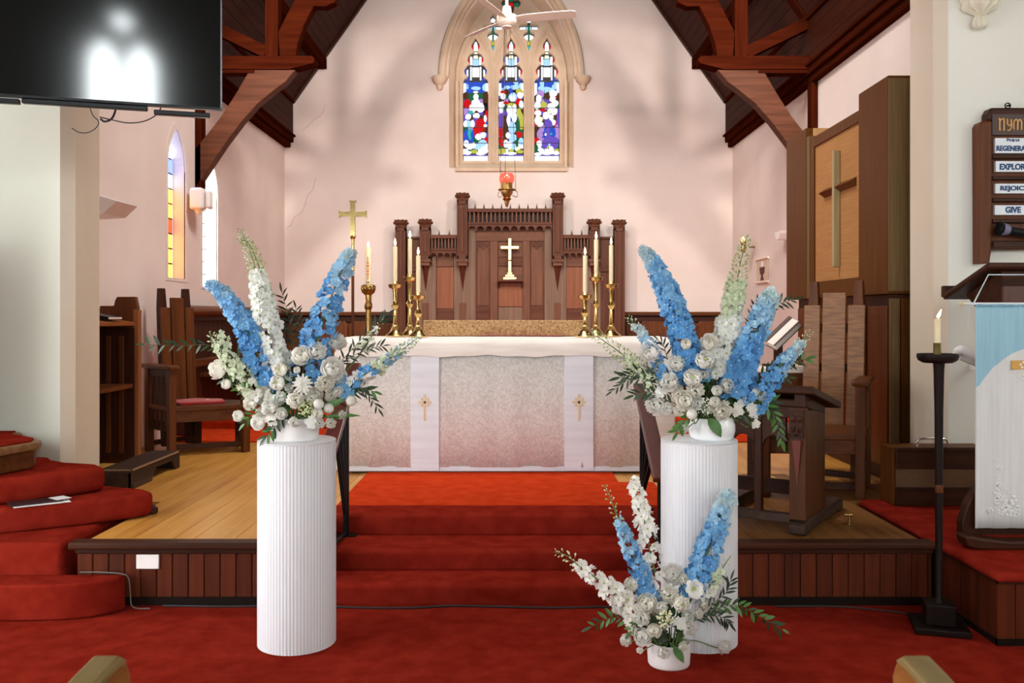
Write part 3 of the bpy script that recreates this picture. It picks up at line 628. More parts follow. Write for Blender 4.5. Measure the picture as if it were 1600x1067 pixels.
# ---- brass candlesticks on the altar
def candlestick(u, vbob, vtop, vknob, label, d):
    z0 = 1.2935; zb = ZV(vbob, d)-z0; zk = ZV(vknob, d)-z0; zt = ZV(vtop, d)-z0
    t = thing('altar_candlestick', label, 'candlestick', (0, 0, 0), 'brass candlesticks on the altar')
    MB().lathe([(0.075,0),(0.078,0.008),(0.070,0.016),(0.052,0.028),(0.040,0.045),(0.030,0.062),(0.024,0.078),(0.0,0.08)], n=8).build('foot', brass, t, smooth=True)
    MB().lathe([(0.022,0.075),(0.024,0.082),(0.018,0.10),(0.0145,0.105),(0.0145,zk-0.03),(0.019,zk-0.025),(0.031,zk),(0.019,zk+0.025),(0.0145,zk+0.03),(0.016,zb-0.06),(0.020,zb-0.045),(0.022,zb-0.02),(0.0,zb-0.015)], n=16).build('stem', brass, t, smooth=True)
    MB().lathe([(0.020,zb-0.03),(0.046,zb-0.02),(0.055,zb+0.004),(0.053,zb+0.008),(0.040,zb-0.004),(0.019,zb-0.004),(0.019,zb+0.03),(0.0,zb+0.03)], n=20).build('drip_pan', brass, t, smooth=True)
    t.location = (XU(u, d), d, z0)
    c_ = thing('altar_candle', 'lit ivory candle in the '+label, 'candle', (0, 0, 0), 'lit candles on the altar')
    h = zt-zb-0.03
    MB().lathe([(0.0165,0),(0.0165,h-0.006),(0.013,h),(0.004,h-0.004),(0,h-0.004)], n=16).build('wax', wax, c_, smooth=True)
    MB().tube([(0,0,h-0.005),(0.001,0,h+0.010)], 0.0015, 5).build('wick', wick_m, c_)
    MB().lathe([(0.0,h+0.004),(0.006,h+0.012),(0.0085,h+0.024),(0.006,h+0.042),(0.002,h+0.058),(0,h+0.062)], n=10).build('flame', flame_m, c_, smooth=True)
    c_.location = (XU(u, d), d, z0+zb+0.0305)
candlestick(617.5, 445.5, 385, 477, 'outermost medium candlestick on the crucifix side of the altar', 6.88)
candlestick(640.5, 434.5, 373, 475, 'tallest candlestick of the three on the paschal candle side', 7.0)
candlestick(653.5, 463, 399, 490, 'shortest candlestick of the three on the paschal candle side', 6.72)
candlestick(914.2, 462.5, 399, 489, 'shortest candlestick of the three on the organ side', 6.72)
candlestick(931.5, 434.5, 374, 475, 'tallest candlestick of the three on the organ side', 7.0)
candlestick(955.0, 445.5, 383, 477, 'outermost medium candlestick on the organ side of the altar', 6.88)

# ---- paschal candle on tall brass stand, behind the altar
pc = thing('paschal_candle_stand', 'tall aged brass stand with a gadrooned bowl behind the altar end', 'candlestick', (0, 0, 0))
d = 8.0; zb = ZV(456, d)-0.33; X0 = XU(575.5, d)
MB().lathe([(0.10,0),(0.105,0.02),(0.09,0.04),(0.06,0.09),(0.04,0.15),(0,0.16)], n=24).build('foot', brass_d, pc, smooth=True)
MB().lathe([(0.035,0.14),(0.026,0.2),(0.026,zb-0.16),(0.034,zb-0.15),(0.036,zb-0.11),(0.028,zb-0.09),(0.03,zb-0.02),(0,zb-0.01)], n=16).build('stem', brass_d, pc, smooth=True)
MB().lathe([(0.03,zb-0.03),(0.055,zb-0.01),(0.068,zb+0.025),(0.066,zb+0.05),(0.050,zb+0.062),(0.03,zb+0.055),(0,zb+0.055)], n=64, flutes=16, fd=0.006).build('bowl', brass_d, pc, smooth=True, sharp=60)
pc.location = (X0, d, 0.332)
pk = thing('paschal_candle', 'thick white paschal candle with an orange cross design', 'candle', (0, 0, 0))
h = ZV(387, d)-(0.33+zb+0.056)
MB().lathe([(0.029,0),(0.029,h-0.01),(0.024,h),(0.006,h-0.008),(0,h-0.008)], n=24).build('wax', wax, pk, smooth=True)
org_m = mat('orange_wax_transfer', s(214, 120, 70), 0.6); blk_m = mat('black_wax_transfer', s(60, 36, 30), 0.6)
m = MB()
def on_c(a0, a1, z0, z1, mm):
    vs = [(0.0297*math.sin(a), -0.0297*math.cos(a), z) for z in (z0, z1) for a in (a0, (a0+a1)/2, a1)]
    mm.add(vs, [(0,1,4,3),(1,2,5,4)])
zc = ZV(420, d)-(0.33+zb+0.056)
for k, (a, w_, z_, hh) in enumerate([(0,.18,.075,.02),(0,.34,.05,.02),(0,.42,.022,.022),(-.25,.12,-.012,.02),(.25,.12,-.012,.02),(0,.3,-.03,.018),(0,.36,-.055,.018),(0,.2,-.078,.016)]): on_c(a-w_, a+w_, zc+z_-hh/2, zc+z_+hh/2, m)
m.build('cross_emblem', org_m, pk)
m = MB(); on_c(-0.75, 0.75, zc-0.003, zc+0.004, m); on_c(-.12, .12, zc-0.1, zc-0.088, m); on_c(-.12, .12, zc+0.09, zc+0.1, m)
for q in (-.36, -.12, .12, .36): on_c(q-.08, q+.08, zc-0.135, zc-0.118, m)
m.build('emblem_detail', blk_m, pk)
MB().lathe([(0.0,h+0.0),(0.007,h+0.010),(0.010,h+0.022),(0.006,h+0.040),(0,h+0.055)], n=10).build('flame', flame_m, pk, smooth=True)
MB().tube([(0,0,h-0.01),(0,0,h+0.01)], 0.002, 5).build('wick', wick_m, pk)
pk.location = (X0, d, 0.333+zb+0.056)

# ---- processional cross
px = thing('processional_cross', 'brass processional cross on a wooden staff standing behind the altar end', 'cross', (0, 0, 0))
d = 8.2; X0 = XU(551.3, d); zs = lambda v: ZV(v, d)-0.33
MB().box(-0.11, 0.055, -0.11, 0.11, 0, 0.06).box(-0.05, 0.05, -0.05, 0.05, 0.06, 0.16).build('base', brown['x'], px, bevel=0.008)
MB().tube([(0,0,0.15),(0,0,zs(427))], 0.0135, 10).build('staff', brown['z'], px, smooth=True)
MB().tube([(0,0,zs(427)),(0,0,zs(372))], 0.0145, 10).lathe([(0.0145,zs(374)),(0.026,zs(372)),(0.028,zs(370)),(0.016,zs(368)),(0,zs(368))], n=12).build('ferrule', brass, px, smooth=True)
a_ = 0.022; zt, zc, zb_ = zs(314), zs(335), zs(369)
out = [(-a_,zb_),(a_,zb_),(a_,zc-0.022),(0.105,zc-0.022),(0.128,zc-0.034),(0.128,zc+0.034),(0.105,zc+0.022),(a_,zc+0.022),(a_,zt-0.02),(a_+0.012,zt),(-a_-0.012,zt),(-a_,zt-0.02),(-a_,zc+0.022),(-0.105,zc+0.022),(-0.128,zc+0.034),(-0.128,zc-0.034),(-0.105,zc-0.022),(-a_,zc-0.022)]
MB().prism(out, -0.012, 0.012, 'xz').build('cross', brass, px, bevel=0.005)
px.location = (X0, d, 0.332)

# ---- reredos
RD = 12.22
rr = thing('reredos', 'carved gothic oak reredos with six capped posts behind the altar', 'reredos', (XU(797, RD), RD, 0.44))
RU = lambda u: XU(u, RD); RV = lambda v: ZV(v, RD)
YW = 12.49
MB().box(RU(634), RU(960), RD+0.10, YW, 0.44, RV(371)).build('backing', rerd['z'], rr)
MB().box(RU(730), RU(864), RD+0.10, YW, RV(372), RV(330)).build('backing', rerd['z'], rr)
def oct_(cx, cy, r): return [(cx+r*math.cos(PI/8+k*PI/4), cy+r*math.sin(PI/8+k*PI/4)) for k in range(8)]
def rpost(uc, vtop, vbot, corbel):
    cx = RU(uc); zt = RV(vtop); zc = RV(vtop+12); zb = RV(vbot) if corbel else 0.44; hw = 0.072
    p = MB().box(cx-hw, cx-hw*0.62, RD-0.05, RD+0.11, zb, zc).box(cx+hw*0.62, cx+hw, RD-0.05, RD+0.11, zb, zc).box(cx-hw, cx+hw, RD-0.032, RD+0.12, zb, zc).box(cx-hw, cx+hw, RD-0.05, RD+0.1, zc-0.05, zc).box(cx-hw, cx+hw, RD-0.05, RD+0.1, zb, zb+0.05)
    if not corbel:
        p.box(cx-0.022, cx+0.022, RD-0.046, RD, zb, zc)
    else: p.box(cx-hw*0.3, cx+hw*0.3, RD-0.045, RD, zb+0.09, zc-0.1)
    o = p.build('post', rerd['z'], rr, bevel=0.006)
    q = MB().lathe([(0.075,zc-0.005),(0.082,zc+0.01),(0.078,zc+0.03),(0.088,zc+0.05),(0.098,zc+0.075),(0.088,zc+0.088),(0.08,zt-0.008),(0.078,zt),(0,zt)], (cx, RD+0.02, 0), 8)
    for k in range(8):
        a = PI/8+k*PI/4; q.ball((cx+0.09*math.cos(a), RD+0.02+0.09*math.sin(a), zc+0.066), 0.022, 6, 4)
        q.ball((cx+0.08*math.cos(a), RD+0.02+0.08*math.sin(a), zt-0.004), (0.016, 0.016, 0.012), 6, 4)
    q.build('carved_cap', rerd['x'], o, smooth=True, sharp=30)
    if corbel:
        b = MB().box(cx-0.08, cx+0.08, RD-0.065, RD+0.1, zb-0.045, zb)
        for k in range(5): b.box(cx-0.07+k*0.03, cx-0.052+k*0.03, RD-0.075, RD, zb-0.034, zb-0.01)
        b.box(cx-0.066, cx+0.066, RD-0.045, RD+0.1, zb-0.09, zb-0.045)
        b.build('carved_band', rer['x'], o, bevel=0.004)
        zz = RV(461); z2 = zb-0.09
        MB().add([(cx-0.062, RD+0.105, z2), (cx+0.062, RD+0.105, z2), (cx, RD-0.045, z2), (cx, RD+0.09, zz)], [(0,2,3),(2,1,3),(0,1,2),(1,0,3)]).build('pendant', mat('red_brown_oak', s(104, 44, 28), 0.5), o)
        MB().box(cx-0.092, cx+0.092, RD+0.075, RD+0.115, 0.44, z2).build('backing_post', rerg, o)
        MB().box(cx-0.045, cx+0.045, RD+0.06, RD+0.08, RV(512), RV(473)).build('raised_panel', rer['z'], o, bevel=0.006)
for uc, vt, vb, cb in ((626.3,344,0,0),(664.3,343,405,1),(722.5,302,405,1),(871.5,302,405,1),(928.5,343,405,1),(967.5,344,0,0)): rpost(uc, vt, vb, cb)
def cresting(u0, u1, vt, n_spk, vspk, n_sp, n_arch):
    a, b = RU(u0), RU(u1); zt = RV(vt)
    o = MB().box(a, b, RD-0.03, RD+0.10, zt-0.05, zt).box(a, b, RD-0.02, RD+0.09, zt-0.215, zt-0.185).build('cresting_rail', rerd['x'], rr, bevel=0.005)
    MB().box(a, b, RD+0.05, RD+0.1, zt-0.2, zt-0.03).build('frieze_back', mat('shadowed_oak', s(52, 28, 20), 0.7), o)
    for k in range(n_spk):
        x_ = a+(b-a)*(k+1.0)/(n_spk+0.6)-0.02
        MB().add([(x_-0.014, RD-0.014, zt), (x_+0.014, RD-0.014, zt), (x_+0.014, RD+0.014, zt), (x_-0.014, RD+0.014, zt), (x_, RD, zt+0.075)], [(0,1,4),(1,2,4),(2,3,4),(3,0,4),(3,2,1,0)]).build('spike', rerd['z'], o)
    for k in range(n_sp):
        x_ = a+(b-a)*(k+0.5)/n_sp
        MB().box(x_-0.009, x_+0.009, RD-0.012, RD+0.05, zt-0.19, zt-0.045).build('spindle', rer['z'], o)
    w_ = (b-a)/n_arch
    for k in range(n_arch):
        x0 = a+k*w_; r = w_*0.40; cx = x0+w_/2; zb = zt-0.30
        arc = [(cx+r*math.cos(t), zb+0.015+r*math.sin(t)) for t in [PI*i/8 for i in range(9)]]
        MB().prism([(x0, zt-0.214), (x0, zb)]+[(cx-r*1.0, zb)]+list(reversed(arc))+[(cx+r, zb), (x0+w_, zb), (x0+w_, zt-0.214)], RD-0.01, RD+0.03, 'xz').build('scallop', rerd['x'], o)
cresting(731, 863, 326, 9, 8, 20, 10)
cresting(672.5, 714, 367, 2, 7, 8, 4)
cresting(880, 920.5, 367, 2, 7, 8, 4)
YF = RD+0.10
def rp(name, u0, u1, v0, v1, m, y0=YF-0.02, bev=0.005, par=None): return MB().box(RU(u0), RU(u1), y0, YF+0.01, RV(v1), RV(v0)).build(name, m, par or rr, bevel=bev)
for sg in (1, -1):
    U = (lambda u: u) if sg > 0 else (lambda u: 1594-u)
    def rq(name, u0, u1, v0, v1, m, **k):
        a, b = sorted((U(u0), U(u1))); return rp(name, a, b, v0, v1, m, **k)
    rq('stile', 731.5, 743, 350, 530, rerg); rq('stile', 765.5, 777.5, 376, 530, rer['z'])
    rq('panel', 745.5, 764, 379, 477, rer['z'], y0=YF-0.008); rq('bottom_panel', 744, 765, 480, 530, rerd['x'], y0=YF-0.012)
    a, b = sorted((RU(U(745)), RU(U(764.5)))); w_ = b-a; zt = RV(378)
    tre = MB()
    for k in range(2):
        cx = a+w_*(0.25+0.5*k); tre.ball((cx, YF-0.012, zt-0.035), (w_*0.17, 0.012, 0.03), 8, 5)
    tre.prism([(a, zt), (b, zt), (b, zt-0.03), (a+w_*0.5, zt-0.1), (a, zt-0.03)], YF-0.018, YF-0.004, 'xz')
    tre.box(a, a+0.012, YF-0.02, YF, zt-0.13, zt).box(b-0.012, b, YF-0.02, YF, zt-0.13, zt)
    tre.build('tracery_head', rerd['x'], rr, smooth=True, sharp=30)
    rq('stile', 674, 680.5, 392, 530, rerg); rq('stile', 708.5, 714, 392, 530, rerg)
    rq('panel', 681.5, 708, 417, 482, wood('warm_reredos_panel', s(128, 78, 54), s(150, 98, 70), 'z', 0.5), y0=YF-0.01)
    rq('header', 681.5, 708, 395, 416, rer['x'], y0=YF-0.014); rq('bottom_panel', 681.5, 708, 484, 530, rerd['x'], y0=YF-0.014)
    rq('panel', 636, 655, 372, 418, rerd['z'], y0=YF-0.015); rq('rail', 635, 656, 418, 424, rerd['x'], y0=YF-0.03); rq('panel', 636, 655, 425, 530, rerd['z'], y0=YF-0.015)
    rq('moulding', 634, 656, 369, 372.5, rerd['x'], y0=YF-0.05)
rp('rail', 743, 851, 361, 376, rer['x'])
rp('panel', 778.5, 816.5, 378, 401, rer['x'], y0=YF-0.012); rp('rail', 778.5, 816.5, 402, 415, rerd['x'], y0=YF-0.018); rp('panel', 778.5, 816.5, 416, 437, rer['x'], y0=YF-0.012)
rp('panel', 778.5, 816.5, 441, 479, wood('warm_reredos_panel', s(128, 78, 54), s(150, 98, 70), 'z', 0.5), y0=YF-0.012); rp('rail', 778.5, 816.5, 480, 530, rerg, y0=YF-0.018)
sh = rp('shelf', 777.5, 817.5, 437.6, 440.2, rerd['x'], y0=YF-0.17)
for u in (778.3, 815): MB().prism([(YF-0.02, RV(440)), (YF-0.14, RV(440)), (YF-0.02, RV(450))], RU(u), RU(u+1.8), 'yz').build('bracket', rerd['x'], sh)
gc = thing('altar_cross', 'small gleaming gold cross on the shelf at the middle of the reredos', 'cross', (RU(796.7), YF-0.10, RV(437.5)))
gold = mat('bright_gold', s(250, 226, 160), 0.28, metal=1.0, emit=s(255, 225, 150), estr=0.0)
x0 = RU(796.7)
MB().box(x0-0.092, x0+0.092, YF-0.155, YF-0.045, RV(437.4), RV(433)).box(x0-0.062, x0+0.062, YF-0.145, YF-0.055, RV(433), RV(429)).box(x0-0.036, x0+0.036, YF-0.13, YF-0.07, RV(429), RV(425.5)).build('foot', gold, gc, bevel=0.008)
MB().box(x0-0.023, x0+0.023, YF-0.118, YF-0.082, RV(426), RV(372)).box(x0-0.128, x0+0.128, YF-0.116, YF-0.084, RV(389.5), RV(384)).build('cross', gold, gc, bevel=0.008)
MB().lathe([(0.03,RV(408)),(0.036,RV(407)),(0.03,RV(406)),(0,RV(406))], (x0, YF-0.10, 0), 12).build('knop', brass_d, gc, smooth=True)

# ---- wainscot on the back wall
def wains(name, lab, x0, x1):
    t = thing(name, lab, 'panelling', (x0, 12.45, 0.44))
    MB().box(x0, x1, 12.455, 12.495, 0.44, 1.46).build('backing', dark['x'], t)
    MB().prism([(12.37,1.462),(12.37,1.49),(12.385,1.51),(12.495,1.51),(12.495,1.462)], x0, x1, 'yz').build('cap_rail', brown['x'], t)
    MB().box(x0, x1, 12.42, 12.46, 1.37, 1.455).build('top_rail', dark['x'], t, bevel=0.006)
    n_ = max(1, round((x1-x0)/0.30)); w_ = (x1-x0)/n_
    for k in range(n_): MB().box(x0+k*w_+0.03, x0+(k+1)*w_-0.03, 12.44, 12.46, 0.50, 1.36).build('panel', brown['z'], t, bevel=0.008)
wains('wainscot', 'brown oak wainscot on the back wall on the processional cross side', XL+0.02, RU(616))
wains('wainscot', 'brown oak wainscot on the back wall on the organ side of the reredos', RU(978), XR-0.02)
def stall_bench(lab, u0, n_, grp=None):
    d = 11.3; x0 = XU(u0, d)
    t = thing('stall_seat', lab, 'chair', (x0, d, 0.44))
    for k in range(n_):
        a = x0+k*0.36
        MB().prism([(a+0.005,0.44),(a+0.345,0.44),(a+0.345,1.33),(a+0.31,1.385),(a+0.04,1.385),(a+0.005,1.33)], d, d+0.05, 'xz').build('seat_back', brown['z'], t, bevel=0.008)
    MB().box(x0, x0+n_*0.36, d-0.42, d, 0.86, 0.9).build('seat', brown['x'], t, bevel=0.006)
    MB().box(x0, x0+n_*0.36, d-0.40, d-0.36, 0.44, 0.86).build('front_board', dark['x'], t)
stall_bench('row of low brown seat backs against the wainscot beside the reredos, organ side', 1000, 3)
stall_bench('row of low brown seat backs against the wainscot behind the processional cross', 500, 2)

# ---- choir bench along the left wall
cb = thing('choir_bench', 'dark oak choir bench with a rounded top rail along the wall behind the carved chair', 'bench', (XL+0.1, 8.5, 0.33))
y0, y1 = 8.42, 12.3
for k in range(26):
    a = y0+0.06+k*0.146
    if a+0.14 < y1: MB().box(XL+0.03, XL+0.06, a+0.002, a+0.142, 0.45, 1.46).build('board', dark['z'], cb)
MB().box(XL+0.004, XL+0.03, y0, y1, 0.45, 1.48).build('backing', dark['z'], cb)
MB().tube([(XL+0.10, y0-0.02, 1.50), (XL+0.10, y1, 1.50)], 0.055, 12).build('top_rail', brown['y'], cb, smooth=True)
MB().box(XL+0.02, XL+0.10, y0, y1, 1.40, 1.455).build('moulding', dark['y'], cb, bevel=0.01)
MB().box(XL+0.03, XL+0.11, y0-0.03, y1, 0.95, 1.03).build('mid_rail', brown['y'], cb, bevel=0.01)
MB().box(XL+0.03, XL+0.40, 8.95, y1, 0.84, 0.88).build('seat', brown['y'], cb, bevel=0.008)
MB().box(XL+0.01, XL+0.17, y0-0.045, y0, 0.333, 1.44).build('bench_end', dark['z'], cb, bevel=0.012)

# ---- book stall against the left wall (behind the jamb)
bs = thing('prayer_stall', 'dark oak prayer stall with a stepped end panel against the side wall', 'stall', (XL+0.15, 6.5, ZF))
y0, y1 = 6.02, 6.95; xa, xb = XL+0.01, -2.90
def endp(y_): return MB().prism([(xa,ZF),(xb,ZF),(xb,1.52),(xb-0.012,1.575),(xb-0.015,1.60),(xb-0.16,1.60),(xb-0.175,1.575),(xb-0.185,1.53),(xa,1.53)], y_, y_+0.045, 'xz')
endp(y1-0.045).build('end_panel', brown['z'], bs, bevel=0.006); endp(y0).build('end_panel', brown['z'], bs, bevel=0.006)
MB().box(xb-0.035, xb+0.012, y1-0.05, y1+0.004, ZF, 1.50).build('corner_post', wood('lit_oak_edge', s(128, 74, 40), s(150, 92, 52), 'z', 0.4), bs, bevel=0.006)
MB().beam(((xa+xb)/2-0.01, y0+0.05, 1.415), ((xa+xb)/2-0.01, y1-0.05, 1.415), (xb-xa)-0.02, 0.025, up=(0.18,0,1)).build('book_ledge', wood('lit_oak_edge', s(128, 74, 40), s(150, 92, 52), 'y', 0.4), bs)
MB().box(xa, xb-0.03, y0+0.045, y1-0.045, 0.90, 0.93).build('shelf', brown['y'], bs)
MB().box(xa, xa+0.02, y0+0.045, y1-0.045, ZF, 1.39).build('back_board', dark['z'], bs)
for k in range(2): MB().box(xa+0.05+k*0.1, xa+0.09+k*0.1, y1-0.065, y1-0.045, 0.40, 1.30).build('muntin', brown['z'], bs, bevel=0.004)
MB().box(xa+0.02, xb-0.02, y1-0.06, y1-0.045, 0.345, 1.36).build('panel', dark['z'], bs)
bk = thing('service_book', 'thin black book lying on the ledge of the prayer stall', 'book', (-3.03, 6.45, 1.435))
MB().obox((-3.04, 6.62, 1.452), Vector((0.095,0.0,-0.017)), Vector((0.0,0.11,0.0)), Vector((0.0015,0,0.009))).build('cover', black_gloss, bk, bevel=0.002)
MB().obox((-3.036, 6.617, 1.4525), Vector((0.095,0.0,-0.017)), Vector((0.0,0.107,0.0)), Vector((0.001,0,0.006))).build('pages', white_paint, bk)

# ---- kneeler
kn = thing('kneeler', 'low worn dark wooden kneeler on the honey floor boards', 'kneeler', (-2.6, 6.2, ZF))
worn = wood('worn_black_oak', s(40, 26, 20), s(74, 56, 46), 'y', 0.55, 14)
MB().box(-2.715, -2.495, 5.84, 6.70, 0.425, 0.447).build('top', worn, kn, bevel=0.004)
arch = [(6.22+0.19*(1-math.cos(t)), ZF+0.07*math.sin(t)) for t in [PI*k/8 for k in range(9)]]
for xk in (-2.515, -2.71):
    MB().prism([(5.845,ZF+0.001),(5.845,0.425)]+[(6.695,0.425),(6.695,ZF+0.001)]+[(6.62,ZF+0.001),(6.55,ZF+0.075),(6.25,ZF+0.075),(6.18,ZF+0.001)], xk, xk+0.018, 'yz').build('side_board', worn, kn)
MB().box(-2.71, -2.50, 5.845, 5.87, ZF, 0.425).build('end_board', worn, kn); MB().box(-2.71, -2.50, 6.66, 6.69, ZF, 0.425).build('end_board', worn, kn)
MB().box(-2.50, -2.485, 5.85, 6.16, ZF+0.001, ZF+0.035).build('foot_rail', worn, kn)
MB().box(-2.497, -2.492, 5.86, 6.66, 0.438, 0.4495).box(-2.70, -2.50, 5.836, 5.842, 0.444, 0.4495).build('worn_edge', mat('bare_worn_wood', s(150, 118, 92), 0.7), kn)

# ---- carved chairs (polygonal seat, three plank back, slatted arms)
def carved_chair(sg, pos, rot, planks, label, cushion):
    t = thing('sanctuary_chair', label, 'chair', (0, 0, 0), 'carved chairs on either side of the chancel')
    A, B, E, D, Cc = [Vector((sg*(x_+2.76), y_-7.22, 0)) for x_, y_ in ((-3.06,7.52),(-2.76,7.22),(-2.24,7.47),(-2.38,7.80),(-2.80,7.90))]
    wz = brown['z']; dz = dark['z']
    seat = [A, B, E, D, Cc]; cen = sum(seat, Vector())/5
    poly = [((cen+(p-cen)*1.06).x, (cen+(p-cen)*1.06).y) for p in seat]
    MB().prism(poly, 0.36, 0.40, 'xy').build('seat', brown['x'], t, bevel=0.008)
    for a, b in ((B,E),(E,D),(D,Cc),(A,B)):
        p = cen+(a-cen)*0.97; q = cen+(b-cen)*0.97
        MB().beam(p+Vector((0,0,0.315)), q+Vector((0,0,0.315)), 0.03, 0.09).build('apron', brown['x'], t, bevel=0.004)
    for a, b in ((B,E),(E,D),(Cc,A)):
        p = cen+(a-cen)*0.93; q = cen+(b-cen)*0.93
        MB().beam(p+Vector((0,0,0.07)), q+Vector((0,0,0.07)), 0.035, 0.04).build('stretcher', dark['x'], t, bevel=0.004)
    dirn = lambda a, b: (b-a).normalized()
    for p, h, w_ in ((A,0.70,0.06),(B,0.70,0.058),(E,0.70,0.06),(D,0.36,0.07),(Cc,0.36,0.07)):
        r_ = dirn(A, B); u_ = Vector((-r_.y, r_.x, 0))
        MB().obox(p+Vector((0,0,h/2)), r_*w_/2, u_*w_/2, Vector((0,0,h/2))).build('leg', wz if p is not D and p is not Cc else dz, t, bevel=0.005)
    # arms: rounded board on slats
    for a, b, nsl in ((A, B, 4), (D+Vector((0.02*sg,0,0)), E, 3)):
        r_ = dirn(a, b); u_ = Vector((-r_.y, r_.x, 0))
        p = a-r_*0.07; q = b+r_*0.06
        arm = MB().obox((p+q)/2+Vector((0,0,0.715)), r_*(q-p).length/2, u_*0.05, Vector((0,0,0.02))).build('arm', brown['y'], t, bevel=0.018, seg=3)
        for k in range(nsl):
            c_ = a+(b-a)*((k+1)/(nsl+1))
            MB().obox(c_+Vector((0,0,0.445)), r_*0.022, u_*0.009, Vector((0,0,0.255))).build('slat', dz, arm)
        MB().obox((a+b)/2+Vector((0,0,0.665)), r_*((b-a).length/2-0.02), u_*0.014, Vector((0,0,0.03))).build('arm_rail', dz, arm)
    # back: two tapered posts behind three planks, leaning a little
    Lp, Rp = A+(Cc-A)*planks[0], A+(Cc-A)*planks[1]
    r_ = dirn(Lp, Rp)*(1 if sg > 0 else -1); r_ = dirn(Lp, Rp); W_ = (Rp-Lp).length
    nf = Vector((-r_.y, r_.x, 0)); 
    if nf.dot(cen-Lp) < 0: nf = -nf
    lean = -nf*0.05
    def plank(f0, f1, z1, th, m_, nm, off=0.0, z0=0.39):
        a, b = Lp+(Rp-Lp)*f0, Lp+(Rp-Lp)*f1; c_ = (a+b)/2
        MB().add([p+nf*(off+o)+(lean*((z-0.39)/0.9)) + Vector((0,0,z)) for z in (z0, z1) for p, o in ((a,0),(b,0),(b,th),(a,th))],
            [(0,3,2,1),(4,5,6,7),(0,1,5,4),(1,2,6,5),(2,3,7,6),(3,0,4,7)]).build(nm, m_, t, bevel=0.004)
    pf = fiddle if sg < 0 else wz
    for f0, f1, z1 in ((0.0,0.27,1.205),(0.31,0.69,1.29),(0.73,1.0,1.205)): plank(f0, f1, z1, 0.028, pf, 'back_plank')
    for fc in (0.13, 0.87):
        a = Lp+(Rp-Lp)*fc; s_ = r_*0.035
        vs = []
        for z, w_, th in ((0.02,1,0.055),(1.20,1,0.055),(1.37,0.72,0.05)):
            for o, q in ((-th-0.002, -1),(-th-0.002, 1),(-0.002, 1),(-0.002, -1)): vs.append(a+s_*q*w_+nf*o+lean*((z-0.39)/0.9)+Vector((0,0,z)))
        MB().add(vs, [(3,2,1,0),(8,9,10,11)]+[(4*k+i, 4*k+(i+1) % 4, 4*k+4+(i+1) % 4, 4*k+4+i) for k in (0,1) for i in range(4)]).build('back_post', dark['z'] if sg > 0 else brown['z'], t, bevel=0.004)
    for zz in (0.78, 1.05):
        MB().beam(Lp-nf*0.02+lean*((zz-0.39)/0.9)+Vector((0,0,zz)), Rp-nf*0.02+lean*((zz-0.39)/0.9)+Vector((0,0,zz)), 0.03, 0.06).build('back_rail', dark['x'], t)
    if cushion:
        c0 = cen+(B-cen)*0.10; 
        MB().prism([((c0+(p-cen)*0.62).x, (c0+(p-cen)*0.62).y) for p in seat], 0.401, 0.425, 'xy').build('cushion', redcloth, t, bevel=0.01, seg=3)
        q = cen+(B-cen)*0.45
        MB().ball((q.x+0.12*sg, q.y+0.12, 0.427), (0.018, 0.018, 0.004), 8, 4).build('gold_motif', goldthread, t)
    t.location = (pos[0], pos[1], ZF); t.rotation_euler = (0, 0, rot)
    return t
carved_chair(1, (-2.76, 7.22), 0.0, (0.27, 0.97), 'carved oak chair with a red cushion beside the dark kneeler', True)
carved_chair(-1, (2.15, 5.56), 0.34, (0.02, 0.90), 'carved fiddleback oak chair in front of the tall organ case', False)
# ---- pulpit steps at the left, carpeted, and the pulpit foot
ps = thing('pulpit_steps', 'dark red carpeted winding steps climbing to the pulpit beside the arch jamb', 'steps', (-3.0, 5, 0))
def cstep(poly, z0, z1, bev=0.03):
    MB().prism(poly, z0, z1, 'xy').build('step', carpet, ps, smooth=True, bevel=bev, seg=4)
cstep([(-4.2,4.25),(-2.36,4.25),(-2.16,4.265),(-2.02,4.31),(-1.94,4.38),(-1.92,4.44),(-4.2,4.44)], 0.001, 0.172)
cstep([(-4.2,4.445),(-2.24,4.445),(-2.235,5.49),(-4.2,5.49)], 0.001, 0.325)
cstep([(-4.2,4.50),(-2.95,4.54),(-2.62,4.64),(-2.30,4.82),(-2.13,4.95),(-2.05,5.04),(-2.05,5.10),(-2.12,5.17),(-2.45,5.30),(-2.65,5.48),(-4.2,5.48)], 0.327, 0.455, 0.045)
cstep([(-4.2,4.62),(-2.80,4.64),(-2.58,4.80),(-2.43,4.96),(-2.345,5.06),(-2.33,5.12),(-2.40,5.20),(-2.60,5.26),(-2.80,5.40),(-2.82,5.475),(-4.2,5.475)], 0.457, 0.595, 0.045)
MB().beam((-2.30, 4.99, 0.342), (-2.06, 5.16, 0.342), 0.10, 0.036).build('bearer_block', worn, ps, bevel=0.008)
pf = thing('pulpit', 'moulded wooden foot of the pulpit topped with red carpet above the winding steps', 'pulpit', (-3.2, 5.0, 0.597))
oc = lambda k: [(-4.2,4.62),(-2.80+k,4.66),(-2.73+k,4.80),(-2.66+k,5.02),(-2.70+k,5.12),(-2.98+k,5.35),(-2.98+k,5.44),(-4.2,5.44)]
MB().prism(oc(0.0-0.03), 0.598, 0.70, 'xy').build('plinth', brown['x'], pf, bevel=0.01)
MB().prism(oc(0.0), 0.70, 0.745, 'xy').build('rim', wood('pale_oak_rim', s(112, 78, 48), s(140, 102, 66), 'x', 0.45), pf, bevel=0.014)
MB().prism(oc(-0.045), 0.7455, 0.755, 'xy').build('carpet_top', carpet, pf)
bk = thing('service_booklet', 'dark covered booklet with loose white sheets lying on the pulpit steps', 'booklet', (-2.6, 4.9, 0.456))
